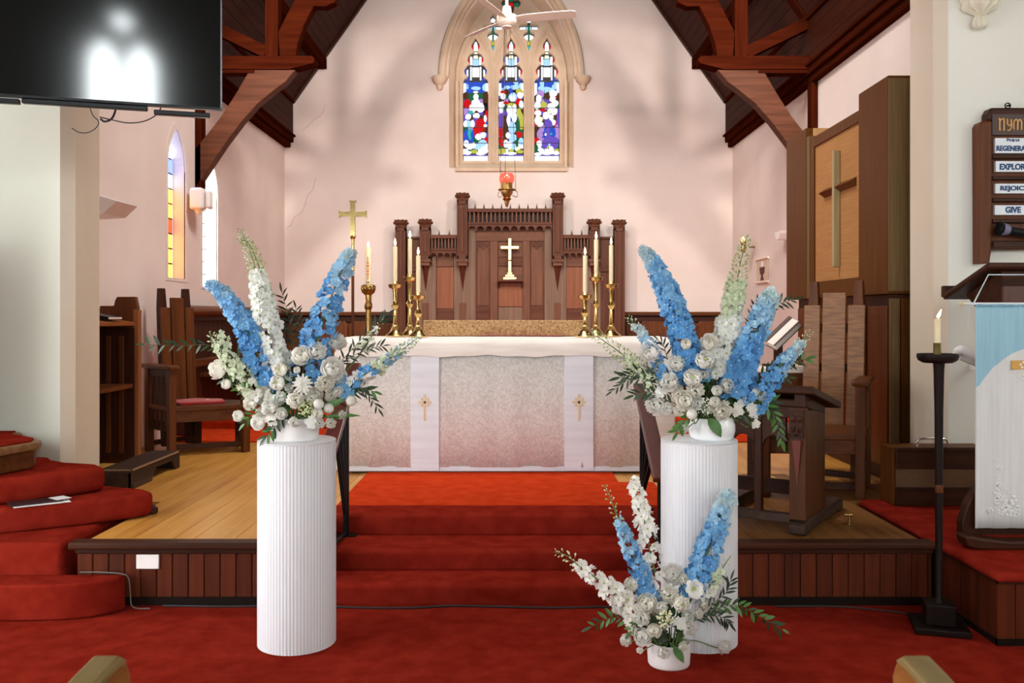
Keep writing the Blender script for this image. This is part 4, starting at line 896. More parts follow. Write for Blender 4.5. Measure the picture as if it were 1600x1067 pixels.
def strip(cx, cy, hl, hw, z0, z1, nm, m, a=0.67):
    c_, s_ = math.cos(a), math.sin(a); MB().obox((cx, cy, (z0+z1)/2), (c_*hl, s_*hl, 0), (s_*hw, -c_*hw, 0), (0, 0, (z1-z0)/2)).build(nm, m, bk, bevel=0.001)
strip(-2.515, 4.765, 0.135, 0.066, 0.4565, 0.4595, 'sheet', white_paint, 0.62); strip(-2.545, 4.765, 0.125, 0.058, 0.460, 0.468, 'cover', mat('dark_maroon_cover', s(40, 16, 20), 0.5)); strip(-2.452, 4.842, 0.04, 0.05, 0.4685, 0.4695, 'sheet', white_paint, 0.9)
drum = [(-3.72+0.5*math.cos(PI/8+k*PI/4), 4.93+0.42*math.sin(PI/8+k*PI/4)) for k in range(8)]
MB().prism(drum, 0.757, 1.85, 'xy').build('drum', brown['z'], pf, bevel=0.02)
MB().prism([(-3.72+(x_+3.72)*1.08, 4.93+(y_-4.93)*1.08) for x_, y_ in drum], 1.85, 1.92, 'xy').build('cornice', dark['x'], pf, bevel=0.015)
# ---- lectern dais at the right
dz_ = thing('lectern_dais', 'red carpeted dais with dark panelled sides under the lectern', 'platform', (2.6, 4.6, 0))
MB().box(2.14, NX-0.05, 3.96, 5.48, 0.001, 0.27).build('core', dark['z'], dz_)
MB().prism([(2.105,4.53),(2.105,3.90),(NX-0.06,3.90),(NX-0.06,5.485),(2.105,5.485)], 0.285, 0.332, 'xy').build('carpet_top', carpet, dz_, smooth=True, bevel=0.022, seg=4)
MB().box(2.13, 2.145, 3.945, 4.50, 0.27, 0.285).box(2.13, NX-0.06, 3.94, 3.96, 0.27, 0.285).build('moulding', dark['y'], dz_)
k = 0
while k < 7:
    MB().box(2.128, 2.142, 3.95+k*0.08, 4.026+k*0.08, 0.03, 0.27).build('board', panelw2, dz_); k += 1
for k in range(22): MB().box(2.13+k*0.08, 2.206+k*0.08, 3.945, 3.962, 0.03, 0.27).build('board', panelw, dz_)
MB().box(2.125, 2.14, 3.94, 4.50, 0.001, 0.03).box(2.125, NX-0.06, 3.938, 3.955, 0.001, 0.03).build('foot_strip', MATS['scuffed_black_foot'], dz_)
# strip of carpet on the chancel floor behind the dais edge
# ---- low wooden cabinet with cloth front
cbx = thing('low_cabinet', 'low oak cabinet with a brown cloth front band and a chrome handle on top', 'cabinet', (2.5, 5.35, 0.333))
z0, z1 = 0.334, 0.675
MB().box(2.235, 2.80, 5.29, 5.47, z0, z1).build('body', org['z'], cbx, bevel=0.005)
MB().box(2.25, 2.80, 5.272, 5.29, z0, z0+0.11).build('lower_rail', dark['x'], cbx, bevel=0.004)
MB().box(2.25, 2.80, 5.272, 5.29, z1-0.125, z1-0.015).build('upper_rail', dark['x'], cbx, bevel=0.004)
MB().box(2.25, 2.80, 5.262, 5.29, z1-0.02, z1+0.004).build('top_lip', dark['x'], cbx, bevel=0.004)
MB().box(2.252, 2.80, 5.279, 5.29, z0+0.108, z1-0.122).build('speaker_cloth', mat('brown_hessian', s(112, 82, 54), 0.9, s(84, 58, 38), (180, 180, 180), 2), cbx)
chrome = mat('chrome', (0.8, 0.8, 0.8), 0.12, metal=1.0)
MB().tube(curve([(2.42,5.38,z1),(2.425,5.38,z1+0.03),(2.46,5.38,z1+0.042),(2.56,5.38,z1+0.042),(2.60,5.38,z1+0.03),(2.605,5.38,z1)], 16), 0.007, 8).build('handle', chrome, cbx, smooth=True)

# ---- organ case on the right wall
oz, oy = org['z'], org['y']
oc_ = thing('organ_case', 'tall stepped oak organ case with a pale speaker cloth panel against the side wall', 'organ case', (2.8, 7, ZF))
XO = 2.50; ZB, ZT = 1.60, 3.06; xr = XR-0.015
MB().box(XO, xr, 5.99, 6.50, ZB, ZT).build('tall_end', oz, oc_, bevel=0.004)
MB().box(XO+0.003, xr, 5.982, 5.99, ZB+0.02, ZT-0.02).build('end_panel', wood('olive_oak', s(96, 74, 44), s(116, 92, 58), 'z', 0.4, 60), oc_)
MB().box(XO, xr, 7.67, 8.22, ZB, ZT).build('tall_end', oz, oc_, bevel=0.004)
MB().box(XO+0.08, xr, 6.50, 7.67, ZB, 2.93).build('centre_body', oz, oc_)
fx = XO+0.01
MB().plate([ring_rect(6.50, 7.60, ZB, 2.95), ring_rect(6.50, 7.50, 1.735, 2.865)], fx, fx+0.07, 'yz').build('panel_frame', oz, oc_, bevel=0.004)
MB().box(fx+0.015, fx+0.06, 6.50, 7.50, 1.735, 2.865).build('speaker_cloth', mat('honey_speaker_cloth', s(170, 122, 70), 0.8, s(152, 104, 56), (3, 3, 190), 2, 0.25), oc_)
MB().box(fx-0.004, fx+0.05, 7.60, 7.67, ZB, 2.98).build('fluted_strip', wood('olive_oak', s(96, 74, 44), s(116, 92, 58), 'z', 0.4, 60), oc_)
MB().box(XO+0.06, xr-0.05, 7.655, 7.669, 2.94, ZT-0.003).build('lit_return', wood('pale_oak_return', s(196, 150, 96), s(206, 162, 108), 'z', 0.5), oc_)  # pale colour paints the light falling on this return
# lower case
MB().box(XO+0.05, xr, 6.03, 8.02, ZF+0.004, ZB-0.002).build('lower_case', dark['z'], oc_)
for a, b in ((6.09, 6.42), (6.48, 6.95), (7.01, 7.48), (7.54, 8.0)): MB().box(XO+0.035, XO+0.05, a, b, 0.42, 1.52).build('lower_panel', brown['z'], oc_, bevel=0.004)
MB().box(XO+0.03, XO+0.09, 6.015, 6.045, ZF+0.004, ZB-0.03).build('corner_post', wood('olive_oak', s(96, 74, 44), s(116, 92, 58), 'z', 0.4, 60), oc_)
MB().box(XO+0.10, xr-0.02, 6.018, 6.032, ZF+0.03, ZB-0.03).build('end_panel', oz, oc_)
# cross on the cloth
oxx = thing('wall_cross', 'slim oak cross fixed to the pale cloth panel of the organ case', 'cross', (fx, 6.94, 2.3))
def tri_bar(p, q, w, h, up, nm, m, par):
    p, q = Vector(p), Vector(q); up = Vector(up); out = Vector((-1,0,0))
    vs = [p+up*w-out*0.0, p-up*w, p+out*h, q+up*w, q-up*w, q+out*h]
    f = [(0,1,2),(3,5,4),(0,3,4,1),(1,4,5,2),(2,5,3,0)]
    return MB().add(vs, f).build(nm, m, par)
cx_ = fx+0.014
MB().box(cx_-0.055, cx_, 6.925, 6.965, 1.83, 2.735).build('upright', wood('pale_grey_oak', s(150, 132, 96), s(166, 150, 112), 'z', 0.4), oxx, bevel=0.008)
tri_bar((cx_, 6.60, 2.445), (cx_, 6.922, 2.445), 0.034, 0.05, (0,0,1), 'arm', brown['y'], oxx)
tri_bar((cx_, 6.968, 2.445), (cx_, 7.28, 2.445), 0.034, 0.05, (0,0,1), 'arm', brown['y'], oxx)

# ---- TV on a bracket in front of the arch jamb
tvc = Vector((XU(347, 4.62), 4.62, ZV(172, 4.62)))               # lower right corner of the screen
yaw = math.radians(17); tilt = math.radians(3)
tx = Vector((-math.cos(yaw), -math.sin(yaw), 0)); tn = Vector((math.sin(yaw), -math.cos(yaw), 0))
tup = (Vector((0,0,1))*math.cos(tilt)+tn*math.sin(tilt)); tnn = (tn*math.cos(tilt)-Vector((0,0,1))*math.sin(tilt))
TW, TH = 1.66, 0.95
tv = thing('television', 'large black wall television reflecting the bright west window', 'television', tvc)
cen = tvc+tx*TW/2+tup*TH/2
screen_m = mat('dark_glossy_screen', (0.004, 0.005, 0.005), 0.085, spec=0.35)
MB().obox(cen-tnn*0.025, tx*TW/2, tup*TH/2, tnn*0.022).build('case', black_gloss, tv, bevel=0.004)
MB().obox(cen-tnn*0.002, tx*(TW/2-0.009), tup*(TH/2-0.012), tnn*0.0015).build('screen', screen_m, tv)
for sg in (-1, 1):
    MB().obox(cen+tx*sg*(TW/2-0.004), tx*0.004, tup*TH/2, tnn*0.004).build('bezel', mat('grey_bezel', (0.08, 0.08, 0.085), 0.3, metal=0.6), tv)
MB().obox(cen-tup*(TH/2-0.005), tx*TW/2, tup*0.006, tnn*0.004).build('bezel', black_gloss, tv)
for a, b, dy in ((0.06, 0.33, 0.028), (0.36, 0.93, 0.012), (0.94, 1.5, 0.018)):
    c_ = tvc+tx*(a+b)/2-tup*(dy)-tnn*0.035
    MB().obox(c_, tx*(b-a)/2, tup*0.012, tnn*0.022).build('sound_bar', black_gloss, tv, bevel=0.004)
MB().obox(cen-tnn*0.12, tx*0.25, tup*0.22, tnn*0.02).obox(cen-tnn*0.08, tx*0.05, tup*0.1, tnn*0.05).build('bracket', black_iron, tv)
MB().beam(cen-tnn*0.13, (-2.74, 5.49, cen.z), 0.08, 0.10).build('wall_arm', black_iron, tv)
def hang(name, lab, pts, r, d):
    t = MB().tube(curve([PX(u, v, d) for u, v in pts], 24), r, 5).build(name, mat('black_cable', (0.015, 0.013, 0.012), 0.5), None, smooth=True)
    return tag(t, lab, 'cable', 'loose cables under the television')
hang('television_cable', 'thick black cable looping below the middle of the television', [(180,162),(180,174),(174,186),(164,190),(157,186)], 0.006, 4.78)
hang('television_cable', 'long thin cable sagging under the right half of the television', [(252,166),(246,178),(226,189),(200,192),(174,187),(156,183)], 0.0035, 4.76)
hang('television_cable', 'thin cable trailing over the arch jamb below the television', [(139,164),(145,180),(154,190),(150,200),(138,207),(124,207),(112,200)], 0.0025, 4.8)

# ---- hymn board on the nave wall
HD = 5.43
hb = thing('hymn_board', 'dark oak hymn board with gold title and four white word cards', 'notice board', (2.9, HD, 2.2))
hx = lambda u: XU(u, HD); hz = lambda v: ZV(v, HD)
UL, UR = 1527, 1702; yf = HD-0.03
MB().box(hx(1546), hx(UR-19), HD, 5.494, hz(390), hz(170)).build('back_board', brown['z'], hb)
side = [(1527,408),(1527,196),(1529,192),(1533,190),(1547,190),(1547,384),(1543,412),(1527,412)]
for mir in (False, True):
    p = [(hx(UL+UR-u if mir else u), hz(v)) for u, v in side]
    MB().prism(p, yf, 5.494, 'xz').build('stile', brown['z'], hb, bevel=0.012)
MB().prism([(hx(1541),hz(190)),(hx(1541),hz(178)),(hx(1546),hz(169)),(hx(UR-19),hz(169)),(hx(UR-14),hz(178)),(hx(UR-14),hz(190))], yf+0.01, 5.494, 'xz').build('top_rail', dark['x'], hb, bevel=0.012)
MB().box(hx(1547), hx(UR-20), yf+0.004, HD, hz(212), hz(180)).build('title_panel', mat('dark_red_brown_board', s(58, 26, 20), 0.4), hb)
for va, vb_ in ((242.5,249),(276,282),(310,316),(343,349)): MB().box(hx(1547), hx(UR-20), yf-0.004, HD, hz(vb_), hz(va)).build('rail', dark['x'], hb, bevel=0.005)
MB().box(hx(1546), hx(UR-19), yf-0.02, HD+0.02, hz(388), hz(377)).build('bottom_rail', dark['x'], hb, bevel=0.008)
MB().lathe([(0.011,-0.004),(0.015,0),(0.011,0.004)], (hx(1576), HD, hz(165)), 12).tube([(hx(1576)+0.016*math.cos(a), HD+0.01, hz(164.5)+0.016*math.sin(a)) for a in [2*PI*k/14 for k in range(15)]], 0.004, 6).build('ring', black_iron, hb)
goldp = mat('gold_lettering', s(196, 152, 92), 0.5); navy = mat('navy_print', s(12, 66, 112), 0.6); cardm = mat('white_card', s(226, 230, 238), 0.6)
# title: rounded gold uncials H Y M N S drawn as strokes
def strokes(ox, segs, par):
    m = MB()
    for seg in segs:
        pts = curve([(hx(ox+a), yf+0.002, hz(b)) for a, b in seg], 14) if len(seg) > 2 else [Vector((hx(ox+a), yf+0.002, hz(b))) for a, b in seg]
        m.tube(pts, 0.0052, 6)
    m.build('letter', goldp, par)
tp = hb
strokes(1555, [[(1,187),(3,188.5),(3,204.5)],[(3,191),(6,188),(9.5,188.5),(9.5,204.5)],[(1.5,204.5),(4.5,204.5)],[(8,204.5),(11,204.5)]], hb)
strokes(1567, [[(1,188),(3,189),(3,195),(6,198),(9,195)],[(9,188),(9,200),(6,205),(2,204.5)]], hb)
strokes(1579, [[(1,204),(1,193),(4,188.5),(7,191),(7,204.5)],[(7,192),(10.5,188.5),(13,193),(13,204.5)]], hb)
strokes(1594, [[(1,187),(3,188.5),(3,204.5)],[(3,191),(6.5,188),(9.5,191),(9.5,204.5)]], hb)
strokes(1607, [[(9,190),(5,188),(1.5,192),(5,196),(9,200),(5.5,205),(1,203)]], hb)
def card(u0, v0, v1, lines):
    o = MB().box(hx(u0), hx(UR-24), yf+0.003, HD, hz(v1), hz(v0)).build('word_card', cardm, hb)
    for txt, uc, vb_, hpx, wpx in lines:
        me = text_mesh(txt, 1.0, 1.0, 0.036, 0.01)
        xs = [v.co.x for v in me.vertices]; ys = [v.co.y for v in me.vertices]
        sx = wpx*HD/FOC/(max(xs)-min(xs)); sz = hpx*HD/FOC/(max(ys)-min(ys))
        ym = min(ys); xm = (max(xs)+min(xs))/2
        for v in me.vertices: v.co = ((v.co.x-xm)*sx, -v.co.z*0.15, (v.co.y-ym)*sz)
        me.materials.append(navy)
        place('lettering', me, o, (hx(uc), yf+0.0015, hz(vb_)))
card(1551.5, 217, 240.5, [('Project', 1579, 223.8, 6.3, 20), ('REGENERATE', 1580.5, 237.3, 8.4, 55)])
card(1552.5, 253, 269.5, [('EXPLORE', 1580.5, 266.5, 9.6, 45)])
card(1552, 288, 303, [('REJOICE', 1580.5, 300.8, 9.6, 43)])
card(1551, 321.5, 336.5, [('GIVE', 1579, 333.5, 9.8, 24)])
tch = thing('torch', 'black torch with a grey ribbed head lying in the lowest slot of the hymn board', 'torch', (hx(1575), HD-0.05, hz(360)))
yt = HD-0.06
def axl(prof, p, q, n=14):
    p, q = Vector(p), Vector(q); dq = (q-p); L = dq.length; rot = dq.to_track_quat('Z', 'Y'); m = MB(); m.lathe([(r, z*L) for r, z in prof], n=n)
    m.v = [tuple(p+rot @ Vector(v)) for v in m.v]; return m
axl([(0,0),(0.040,0.0),(0.043,0.06),(0.038,0.3),(0.030,0.6),(0.024,1),(0,1)], (hx(1551), yt, hz(358)), (hx(1573), yt, hz(363))).build('head', black_gloss, tch, smooth=True)
axl([(0.036,0),(0.0365,0.2),(0.034,0.25),(0.0355,0.45),(0.032,0.5),(0.033,0.75),(0.029,0.8),(0.028,1)], (hx(1556.5), yt-0.012, hz(359.6)), (hx(1566), yt-0.012, hz(361.5))).build('grip_ring', mat('grey_violet_ring', s(120, 116, 140), 0.4), tch, smooth=True)
axl([(0,0),(0.026,0),(0.025,0.5),(0.026,0.6),(0.022,1),(0,1)], (hx(1572), yt, hz(362.5)), (hx(1625), yt, hz(371))).build('body', black_gloss, tch, smooth=True)

# ---- plaster corbel on the nave wall
co = thing('plaster_corbel', 'leafy cream plaster corbel high on the nave wall beside the arch', 'corbel', PX(1531, 0, 5.42))
p0 = PX(1532, 0, 5.44); wpl = mat('cream_plaster_moulding', s(226, 220, 200), 0.8)
zz = lambda v: ZV(v, 5.44)-p0.z
MB().lathe([(0,zz(45)),(0.030,zz(44)),(0.045,zz(40)),(0.047,zz(34)),(0.040,zz(28)),(0.032,zz(25)),(0,zz(25))], (p0.x, p0.y, p0.z), 40, flutes=10, fd=0.012).build('bud', wpl, co, smooth=True, sharp=60)
MB().lathe([(0.03,zz(28)),(0.036,zz(22)),(0.060,zz(18)),(0.098,zz(14)),(0.112,zz(8)),(0.100,zz(3)),(0.108,zz(0)),(0.12,zz(-6)),(0.10,zz(-14)),(0.12,zz(-20)),(0,zz(-20))], (p0.x, p0.y, p0.z), 72, flutes=12, fd=0.02).build('leaf_bell', wpl, co, smooth=True, sharp=60)

# ---- lectern with banner
LD = 4.36
le = thing('lectern', 'dark carved wooden lectern with a sloping book desk on curved feet', 'lectern', (2.65, 4.6, 0.333))
cxl = 2.72
hi, lo_ = (4.52, 1.725), (5.00, 1.575)
dsk = MB(); hw = 0.33
for yy, zz_ in (hi, lo_):
    for xx in (cxl-hw, cxl+hw):
        dsk.v += [(xx, yy, zz_), (xx, yy, zz_-0.035)]
dsk.f = [(0,2,6,4),(1,5,7,3),(0,1,3,2),(4,6,7,5),(0,4,5,1),(2,3,7,6)]; dsk.m = [0]*6
dsk.build('book_desk', dark['x'], le, bevel=0.012)
MB().box(cxl-hw, cxl+hw, 4.985, 5.02, 1.555, 1.62).build('book_stop', dark['x'], le, bevel=0.008)
MB().add([(cxl-0.24,4.56,1.68),(cxl+0.24,4.56,1.68),(cxl+0.24,4.92,1.57),(cxl-0.24,4.92,1.57),(cxl-0.2,4.58,1.49),(cxl+0.2,4.58,1.49),(cxl+0.2,4.88,1.49),(cxl-0.2,4.88,1.49)], [(0,1,2,3),(7,6,5,4),(0,4,5,1),(1,5,6,2),(2,6,7,3),(3,7,4,0)]).build('desk_box', dark['x'], le)
MB().box(cxl-0.26, cxl+0.26, 4.50, 4.52, 1.44, 1.60).build('carved_front', mat('red_mahogany', s(84, 34, 22), 0.4, s(62, 26, 18), (30, 30, 4)), le)
arc = [(cxl+0.17*math.cos(t), 1.44+0.13*math.sin(t)) for t in [PI*k/12 for k in range(13)]]; arc2 = [(cxl+0.13*math.cos(t), 1.44+0.09*math.sin(t)) for t in [PI*k/12 for k in range(12, -1, -1)]]
MB().prism(arc+arc2, 4.485, 4.50, 'xz').build('carved_arch', brown['x'], le, bevel=0.004)
MB().box(cxl-0.07, cxl+0.07, 4.62, 4.76, 0.40, 1.50).build('column', dark['z'], le, bevel=0.01)
MB().prism([(2.17,0.345),(2.155,0.39),(2.17,0.40),(2.24,0.385),(2.36,0.372),(3.1,0.372),(3.1,0.334),(2.24,0.334)], 4.28, 4.38, 'xz').build('foot', dark['x'], le, bevel=0.01)
MB().beam((2.55, 4.33, 0.355), (2.62, 4.05, 0.355), 0.11, 0.04).build('foot', dark['y'], le, bevel=0.008)
brc = [(2.20,0.375),(2.20,0.44),(2.225,0.52),(2.27,0.60),(2.34,0.69),(2.62,0.85),(2.66,0.80),(2.46,0.68),(2.36,0.58),(2.31,0.48),(2.30,0.375)]
MB().prism(brc, 4.40, 4.46, 'xz').build('curved_brace', dark['z'], le, bevel=0.008)
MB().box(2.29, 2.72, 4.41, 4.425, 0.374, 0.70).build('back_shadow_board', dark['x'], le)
bn = thing('banner', 'pale blue and white cloth banner with white embroidery hanging from the lectern', 'banner', PX(1560, 480, LD))
bz = lambda v: ZV(v, LD); bx = lambda u: XU(u, LD)
MB().tube([(bx(1500), LD, bz(474.5)), (bx(1720), LD, bz(474.5))], 0.006, 8).build('rod', mat('white_rod', s(220, 226, 232), 0.4), bn, smooth=True)
MB().ball((bx(1503), LD, bz(474.5)), (0.013, 0.011, 0.011), 10, 6).build('finial', mat('cream_finial', s(222, 206, 170), 0.5), bn, smooth=True)
cordm = mat('pale_blue_cord', s(196, 214, 224), 0.7)
MB().tube([(bx(1521), LD-0.005, bz(473)), (bx(1558), 4.44, bz(428)), (bx(1680), 4.44, bz(428))], 0.0035, 6).tube([(bx(1515), LD-0.004, bz(476)), (bx(1511), LD-0.004, bz(490)), (bx(1511), LD-0.004, bz(511)), (bx(1513), LD-0.004, bz(515))], 0.0018, 5).tube([(bx(1516), LD-0.004, bz(476)), (bx(1514), LD-0.004, bz(495)), (bx(1514), LD-0.004, bz(515))], 0.0018, 5).build('cord', cordm, bn)
def cloth(poly, name, m, par, y, seg=None):
    mm = MB().prism([(bx(u), bz(v)) for u, v in poly], y, y+0.003, 'xz'); return mm.build(name, m, par)
def by(u, v): return LD+0.0035*math.sin(u*0.16)+0.002*math.sin(u*0.37+v*0.01)
m = MB(); us = [1523+k*6 for k in range(34)]; vs_ = [475+k*25 for k in range(15)]
for u in us:
    for v in vs_: m.v.append((bx(u), by(u, v), bz(v)))
nv_ = len(vs_); m.f = [(i*nv_+j+1, i*nv_+j, (i+1)*nv_+j, (i+1)*nv_+j+1) for i in range(len(us)-1) for j in range(nv_-1)]; m.m = [0]*len(m.f)
bc = m.build('cloth', mat('white_banner_cloth', s(222, 222, 222), 0.9, s(214, 213, 213), (60, 3, 3), 3), bn, smooth=True, sharp=0)
bc.modifiers.new('t', 'SOLIDIFY').thickness = 0.003
edge = [(1523,605),(1527,605),(1534,596),(1543,584),(1552,573),(1563,564),(1575,556),(1588,549),(1604,543),(1640,536),(1680,540),(1721,560)]
m = MB(); top = []; bot = []
xs_ = [1523+k*6 for k in range(34)]
def ev(u):
    for (a, b), (c_, d_) in zip(edge, edge[1:]):
        if a <= u <= c_: return b+(d_-b)*(u-a)/(c_-a) if c_ > a else b
    return edge[-1][1]
for u in xs_:
    for k in range(6):
        v = 475+(ev(u)-475)*k/5; m.v.append((bx(u), by(u, v)-0.004, bz(v)))
m.f = [(i*6+j+1, i*6+j, (i+1)*6+j, (i+1)*6+j+1) for i in range(33) for j in range(5)]; m.m = [0]*len(m.f)
m.build('blue_field', mat('pale_blue_satin', s(154, 196, 214), 0.7, s(142, 186, 206), (60, 3, 3), 3), bn, smooth=True, sharp=0)
m = MB()
for u in range(1524, 1720, 3): m.box(bx(u), bx(u+1.6), by(u, 478)-0.008, by(u, 478)-0.003, bz(480), bz(475.5))
m.build('gathered_heading', mat('blue_hem', s(124, 170, 192), 0.8), bn)
MB().prism([(bx(1579), bz(577)), (bx(1579), bz(563)), (bx(1690), bz(563)), (bx(1690), bz(577))], LD-0.010, LD-0.006, 'xz').build('gold_band', mat('gold_satin', s(206, 158, 78), 0.6), bn)
wf = mat('white_embroidery', s(229, 229, 229), 0.8)
rnd = random.Random(5); m = MB()
def emb(u, v, r):
    for k in range(5):
        a = 2*PI*k/5+rnd.random(); m.ball((bx(u+r*0.6*math.cos(a)), LD-0.008, bz(v+r*0.6*math.sin(a))), (r*0.42*LD/FOC, 0.003, r*0.42*LD/FOC), 7, 4)
for u, v, r in ((1597,570,7),(1597,590,5),(1552,717,4),(1560,730,5),(1556,745,4),(1560,757,6),(1556,768,6),(1562,777,7),(1556,784,6),(1575,786,9),(1569,794,7),(1582,780,7),(1588,794,6),(1562,800,6),(1546,797,5),(1573,800,7),(1580,802,6),(1566,765,4),(1574,768,4),(1587,803,5)): emb(u, v, r)
m.build('embroidery', wf, bn, smooth=True)['kind'] = 'stuff'
m = MB()
for u, v in ((1556.5,758),(1556,778),(1570.5,791.5)): m.ball((bx(u), LD-0.012, bz(v)), 0.003, 6, 4)
m.build('dark_beads', black_gloss, bn)['kind'] = 'stuff'
# white handrail behind the banner
hr = thing('wall_handrail', 'white rounded handrail end fixed to the nave wall behind the banner', 'handrail', PX(1500, 547, 5.2))
MB().tube(curve([PX(1496, 552, 5.25), PX(1499, 547, 5.22), PX(1508, 548, 5.2), PX(1530, 559, 5.2), PX(1580, 580, 5.2)], 20), [0.026]*21, 10).build('rail', white_paint, hr, smooth=True)
MB().beam(PX(1500, 556, 5.25), PX(1580, 590, 5.25), 0.02, 0.045).build('rail_strap', mat('grey_white_paint', s(214, 214, 210), 0.5), hr, bevel=0.006)
MB().box(XU(1540, 5.3), XU(1546, 5.3), 5.22, 5.494, ZV(580, 5.3), ZV(572, 5.3)).build('bracket', white_paint, hr)

# ---- tall candle stand at the right
cs = thing('floor_candle_stand', 'tall dark turned wooden candle stand on a square foot beside the dais', 'candle stand', (XU(1467, 4.16), 4.16, 0))
bz0 = mat('black_brown_lacquer', s(30, 17, 13), 0.5, s(20, 11, 9), (8, 8, 1), spec=0.15)
rot = math.radians(-16)
def rb(hw, z0, z1, nm, bev): 
    c_, s_ = math.cos(rot)*hw, math.sin(rot)*hw
    o = MB().obox((XU(1467, 4.16), 4.16, (z0+z1)/2), (c_, s_, 0), (-s_, c_, 0), (0, 0, (z1-z0)/2)).build(nm, bz0, cs, bevel=bev)
rb(0.118, 0.001, 0.03, 'foot_plate', 0.006); rb(0.064, 0.03, 0.125, 'foot_block', 0.006)
xb_, yb_ = XU(1467, 4.16), 4.16
MB().lathe([(0.028,0.12),(0.016,0.15),(0.0165,0.5),(0.0175,0.8),(0.019,1.0),(0.023,1.2),(0.026,1.235),(0,1.235)], (xb_, yb_, 0), 14).build('pole', bz0, cs, smooth=True)
MB().lathe([(0.0175,0.632),(0.0185,0.635),(0.0185,0.665),(0.0175,0.668)], (xb_, yb_, 0), 14).build('collar', brown['z'], cs, smooth=True)
MB().lathe([(0.02,1.232),(0.065,1.234),(0.085,1.246),(0.091,1.262),(0.089,1.276),(0.084,1.276),(0.080,1.258),(0.02,1.250),(0,1.25)], (xb_-0.006, yb_, 0), 28).build('drip_tray', bz0, cs, smooth=True)
MB().lathe([(0.0165,1.25),(0.0165,1.322),(0.018,1.324),(0.0155,1.326),(0,1.30)], (xb_-0.008, yb_, 0), 16).build('socket', mat('green_brass', s(160, 146, 90), 0.4, metal=0.8), cs, smooth=True)
fc = thing('floor_candle', 'single lit cream candle in the brass cup of the tall dark stand', 'candle', (xb_-0.008, yb_, 1.327))
MB().lathe([(0.0150,1.327),(0.0150,1.428),(0.0158,1.434),(0.012,1.438),(0.004,1.432),(0,1.432)], (xb_-0.008, yb_, 0), 16).build('wax', wax, fc, smooth=True)
axl([(0,0),(0.005,0.12),(0.0065,0.3),(0.0045,0.65),(0.0015,0.92),(0,1)], (xb_-0.007, yb_, 1.440), (xb_+0.012, yb_, 1.482), 10).build('flame', flame_m, fc, smooth=True)
MB().tube([(xb_-0.008, yb_, 1.43), (xb_-0.006, yb_, 1.445)], 0.0015, 5).build('wick', wick_m, fc)

# ---- step railings
rail_w = mat('red_brown_handrail', s(78, 30, 22), 0.3, s(96, 38, 28), (20, 2, 20))
def railing(label, X, sg, y1, y0, z1, z0, yp, zp):
    t = thing('step_railing', label, 'railing', (X, yp, zp), 'handrails beside the carpeted steps')
    MB().beam((X, y1, z1), (X, y0, z0), 0.085, 0.03).build('handrail', rail_w, t, bevel=0.008)
    zr = lambda y: z0+(z1-z0)*(y-y0)/(y1-y0)-0.016
    MB().box(X-0.014, X+0.014, yp-0.014, yp+0.014, zp+0.004, zr(yp)-0.004).build('post', black_iron, t)
    y2 = y0+0.05
    zb2 = 0.11 if y2 < 4.75 else 0.216
    MB().box(X-0.012, X+0.012, y2-0.012, y2+0.012, zb2, zr(y2)-0.004).build('post', black_iron, t)
    MB().box(X-0.06*(1 if sg < 0 else 1), X+0.06, yp-0.03, yp+0.03, zp+0.001, zp+0.008).build('base_plate', black_iron, t)
    for k, f in enumerate((0.22, 0.46, 0.70)):
        yy = yp+(y2-yp)*f
        MB().beam((X, yp-0.012, zp+0.03+0.03*k), (X, yy, zr(yy)-0.006), 0.012, 0.022, up=(1,0,0)).build('bar', black_iron, t)
    MB().beam((X, yp, zp+0.02), (X, y2, zb2+0.15), 0.012, 0.02, up=(1,0,0)).build('bar', black_iron, t)
railing('handrail of black iron bars behind the plinth that has no flowers at its foot', -0.945, -1, 5.30, 4.56, 1.165, 0.76, 5.05, 0.213)
railing('handrail of black iron bars behind the plinth with flowers also at its foot', 0.745, 1, 5.28, 4.52, 1.045, 0.62, 5.20, 0.332)

# ---- priest's prayer desk at the right
deskw = wood('prayer_desk_oak', s(66, 36, 18), s(92, 54, 28), 'z', 0.45)
pdk = thing('prayer_desk', 'dark oak prayer desk with an arcaded front and carved corner post', 'desk', (0, 0, 0))
def L(w, dpt, z): return (-w, dpt, z)                       # local: x to the right end, y away from the viewer
W_ = 0.56; DP = 0.46
bz_ = dark['z']; bxm = dark['x']
def lbox(x0, x1, y0, y1, z0, z1, nm, m, bev=0.004, par=None): return MB().box(x0, x1, y0, y1, z0, z1).build(nm, m, par or pdk, bevel=bev)
for xx in (-0.055, -W_+0.0):
    MB().prism([(0.0,0.0),(-0.03,0.01),(-0.035,0.05),(-0.02,0.062),(0.05,0.075),(0.72,0.075),(0.78,0.055),(0.785,0.0),(0.70,0.0),(0.68,0.012),(0.10,0.012),(0.08,0.0)], xx, xx+0.09, 'yz').build('sled_foot', worn, pdk, bevel=0.006)
cp = lbox(-0.045, 0.028, 0.03, 0.40, 0.075, 0.64, 'end_panel', deskw, 0.006)
pst = lbox(-0.055, 0.03, -0.005, 0.05, 0.075, 0.66, 'corner_post', deskw, 0.006)
MB().box(-0.05, 0.022, -0.016, -0.004, 0.50, 0.645).ball((-0.03, -0.012, 0.60), (0.018, 0.012, 0.022), 8, 6).ball((0.003, -0.012, 0.60), (0.018, 0.012, 0.022), 8, 6).ball((-0.03, -0.012, 0.555), (0.014, 0.012, 0.03), 8, 6).ball((0.003, -0.012, 0.555), (0.014, 0.012, 0.03), 8, 6).ball((-0.014, -0.012, 0.525), (0.014, 0.012, 0.018), 8, 6).build('carved_capital', dark['x'], pst, smooth=True, sharp=30)
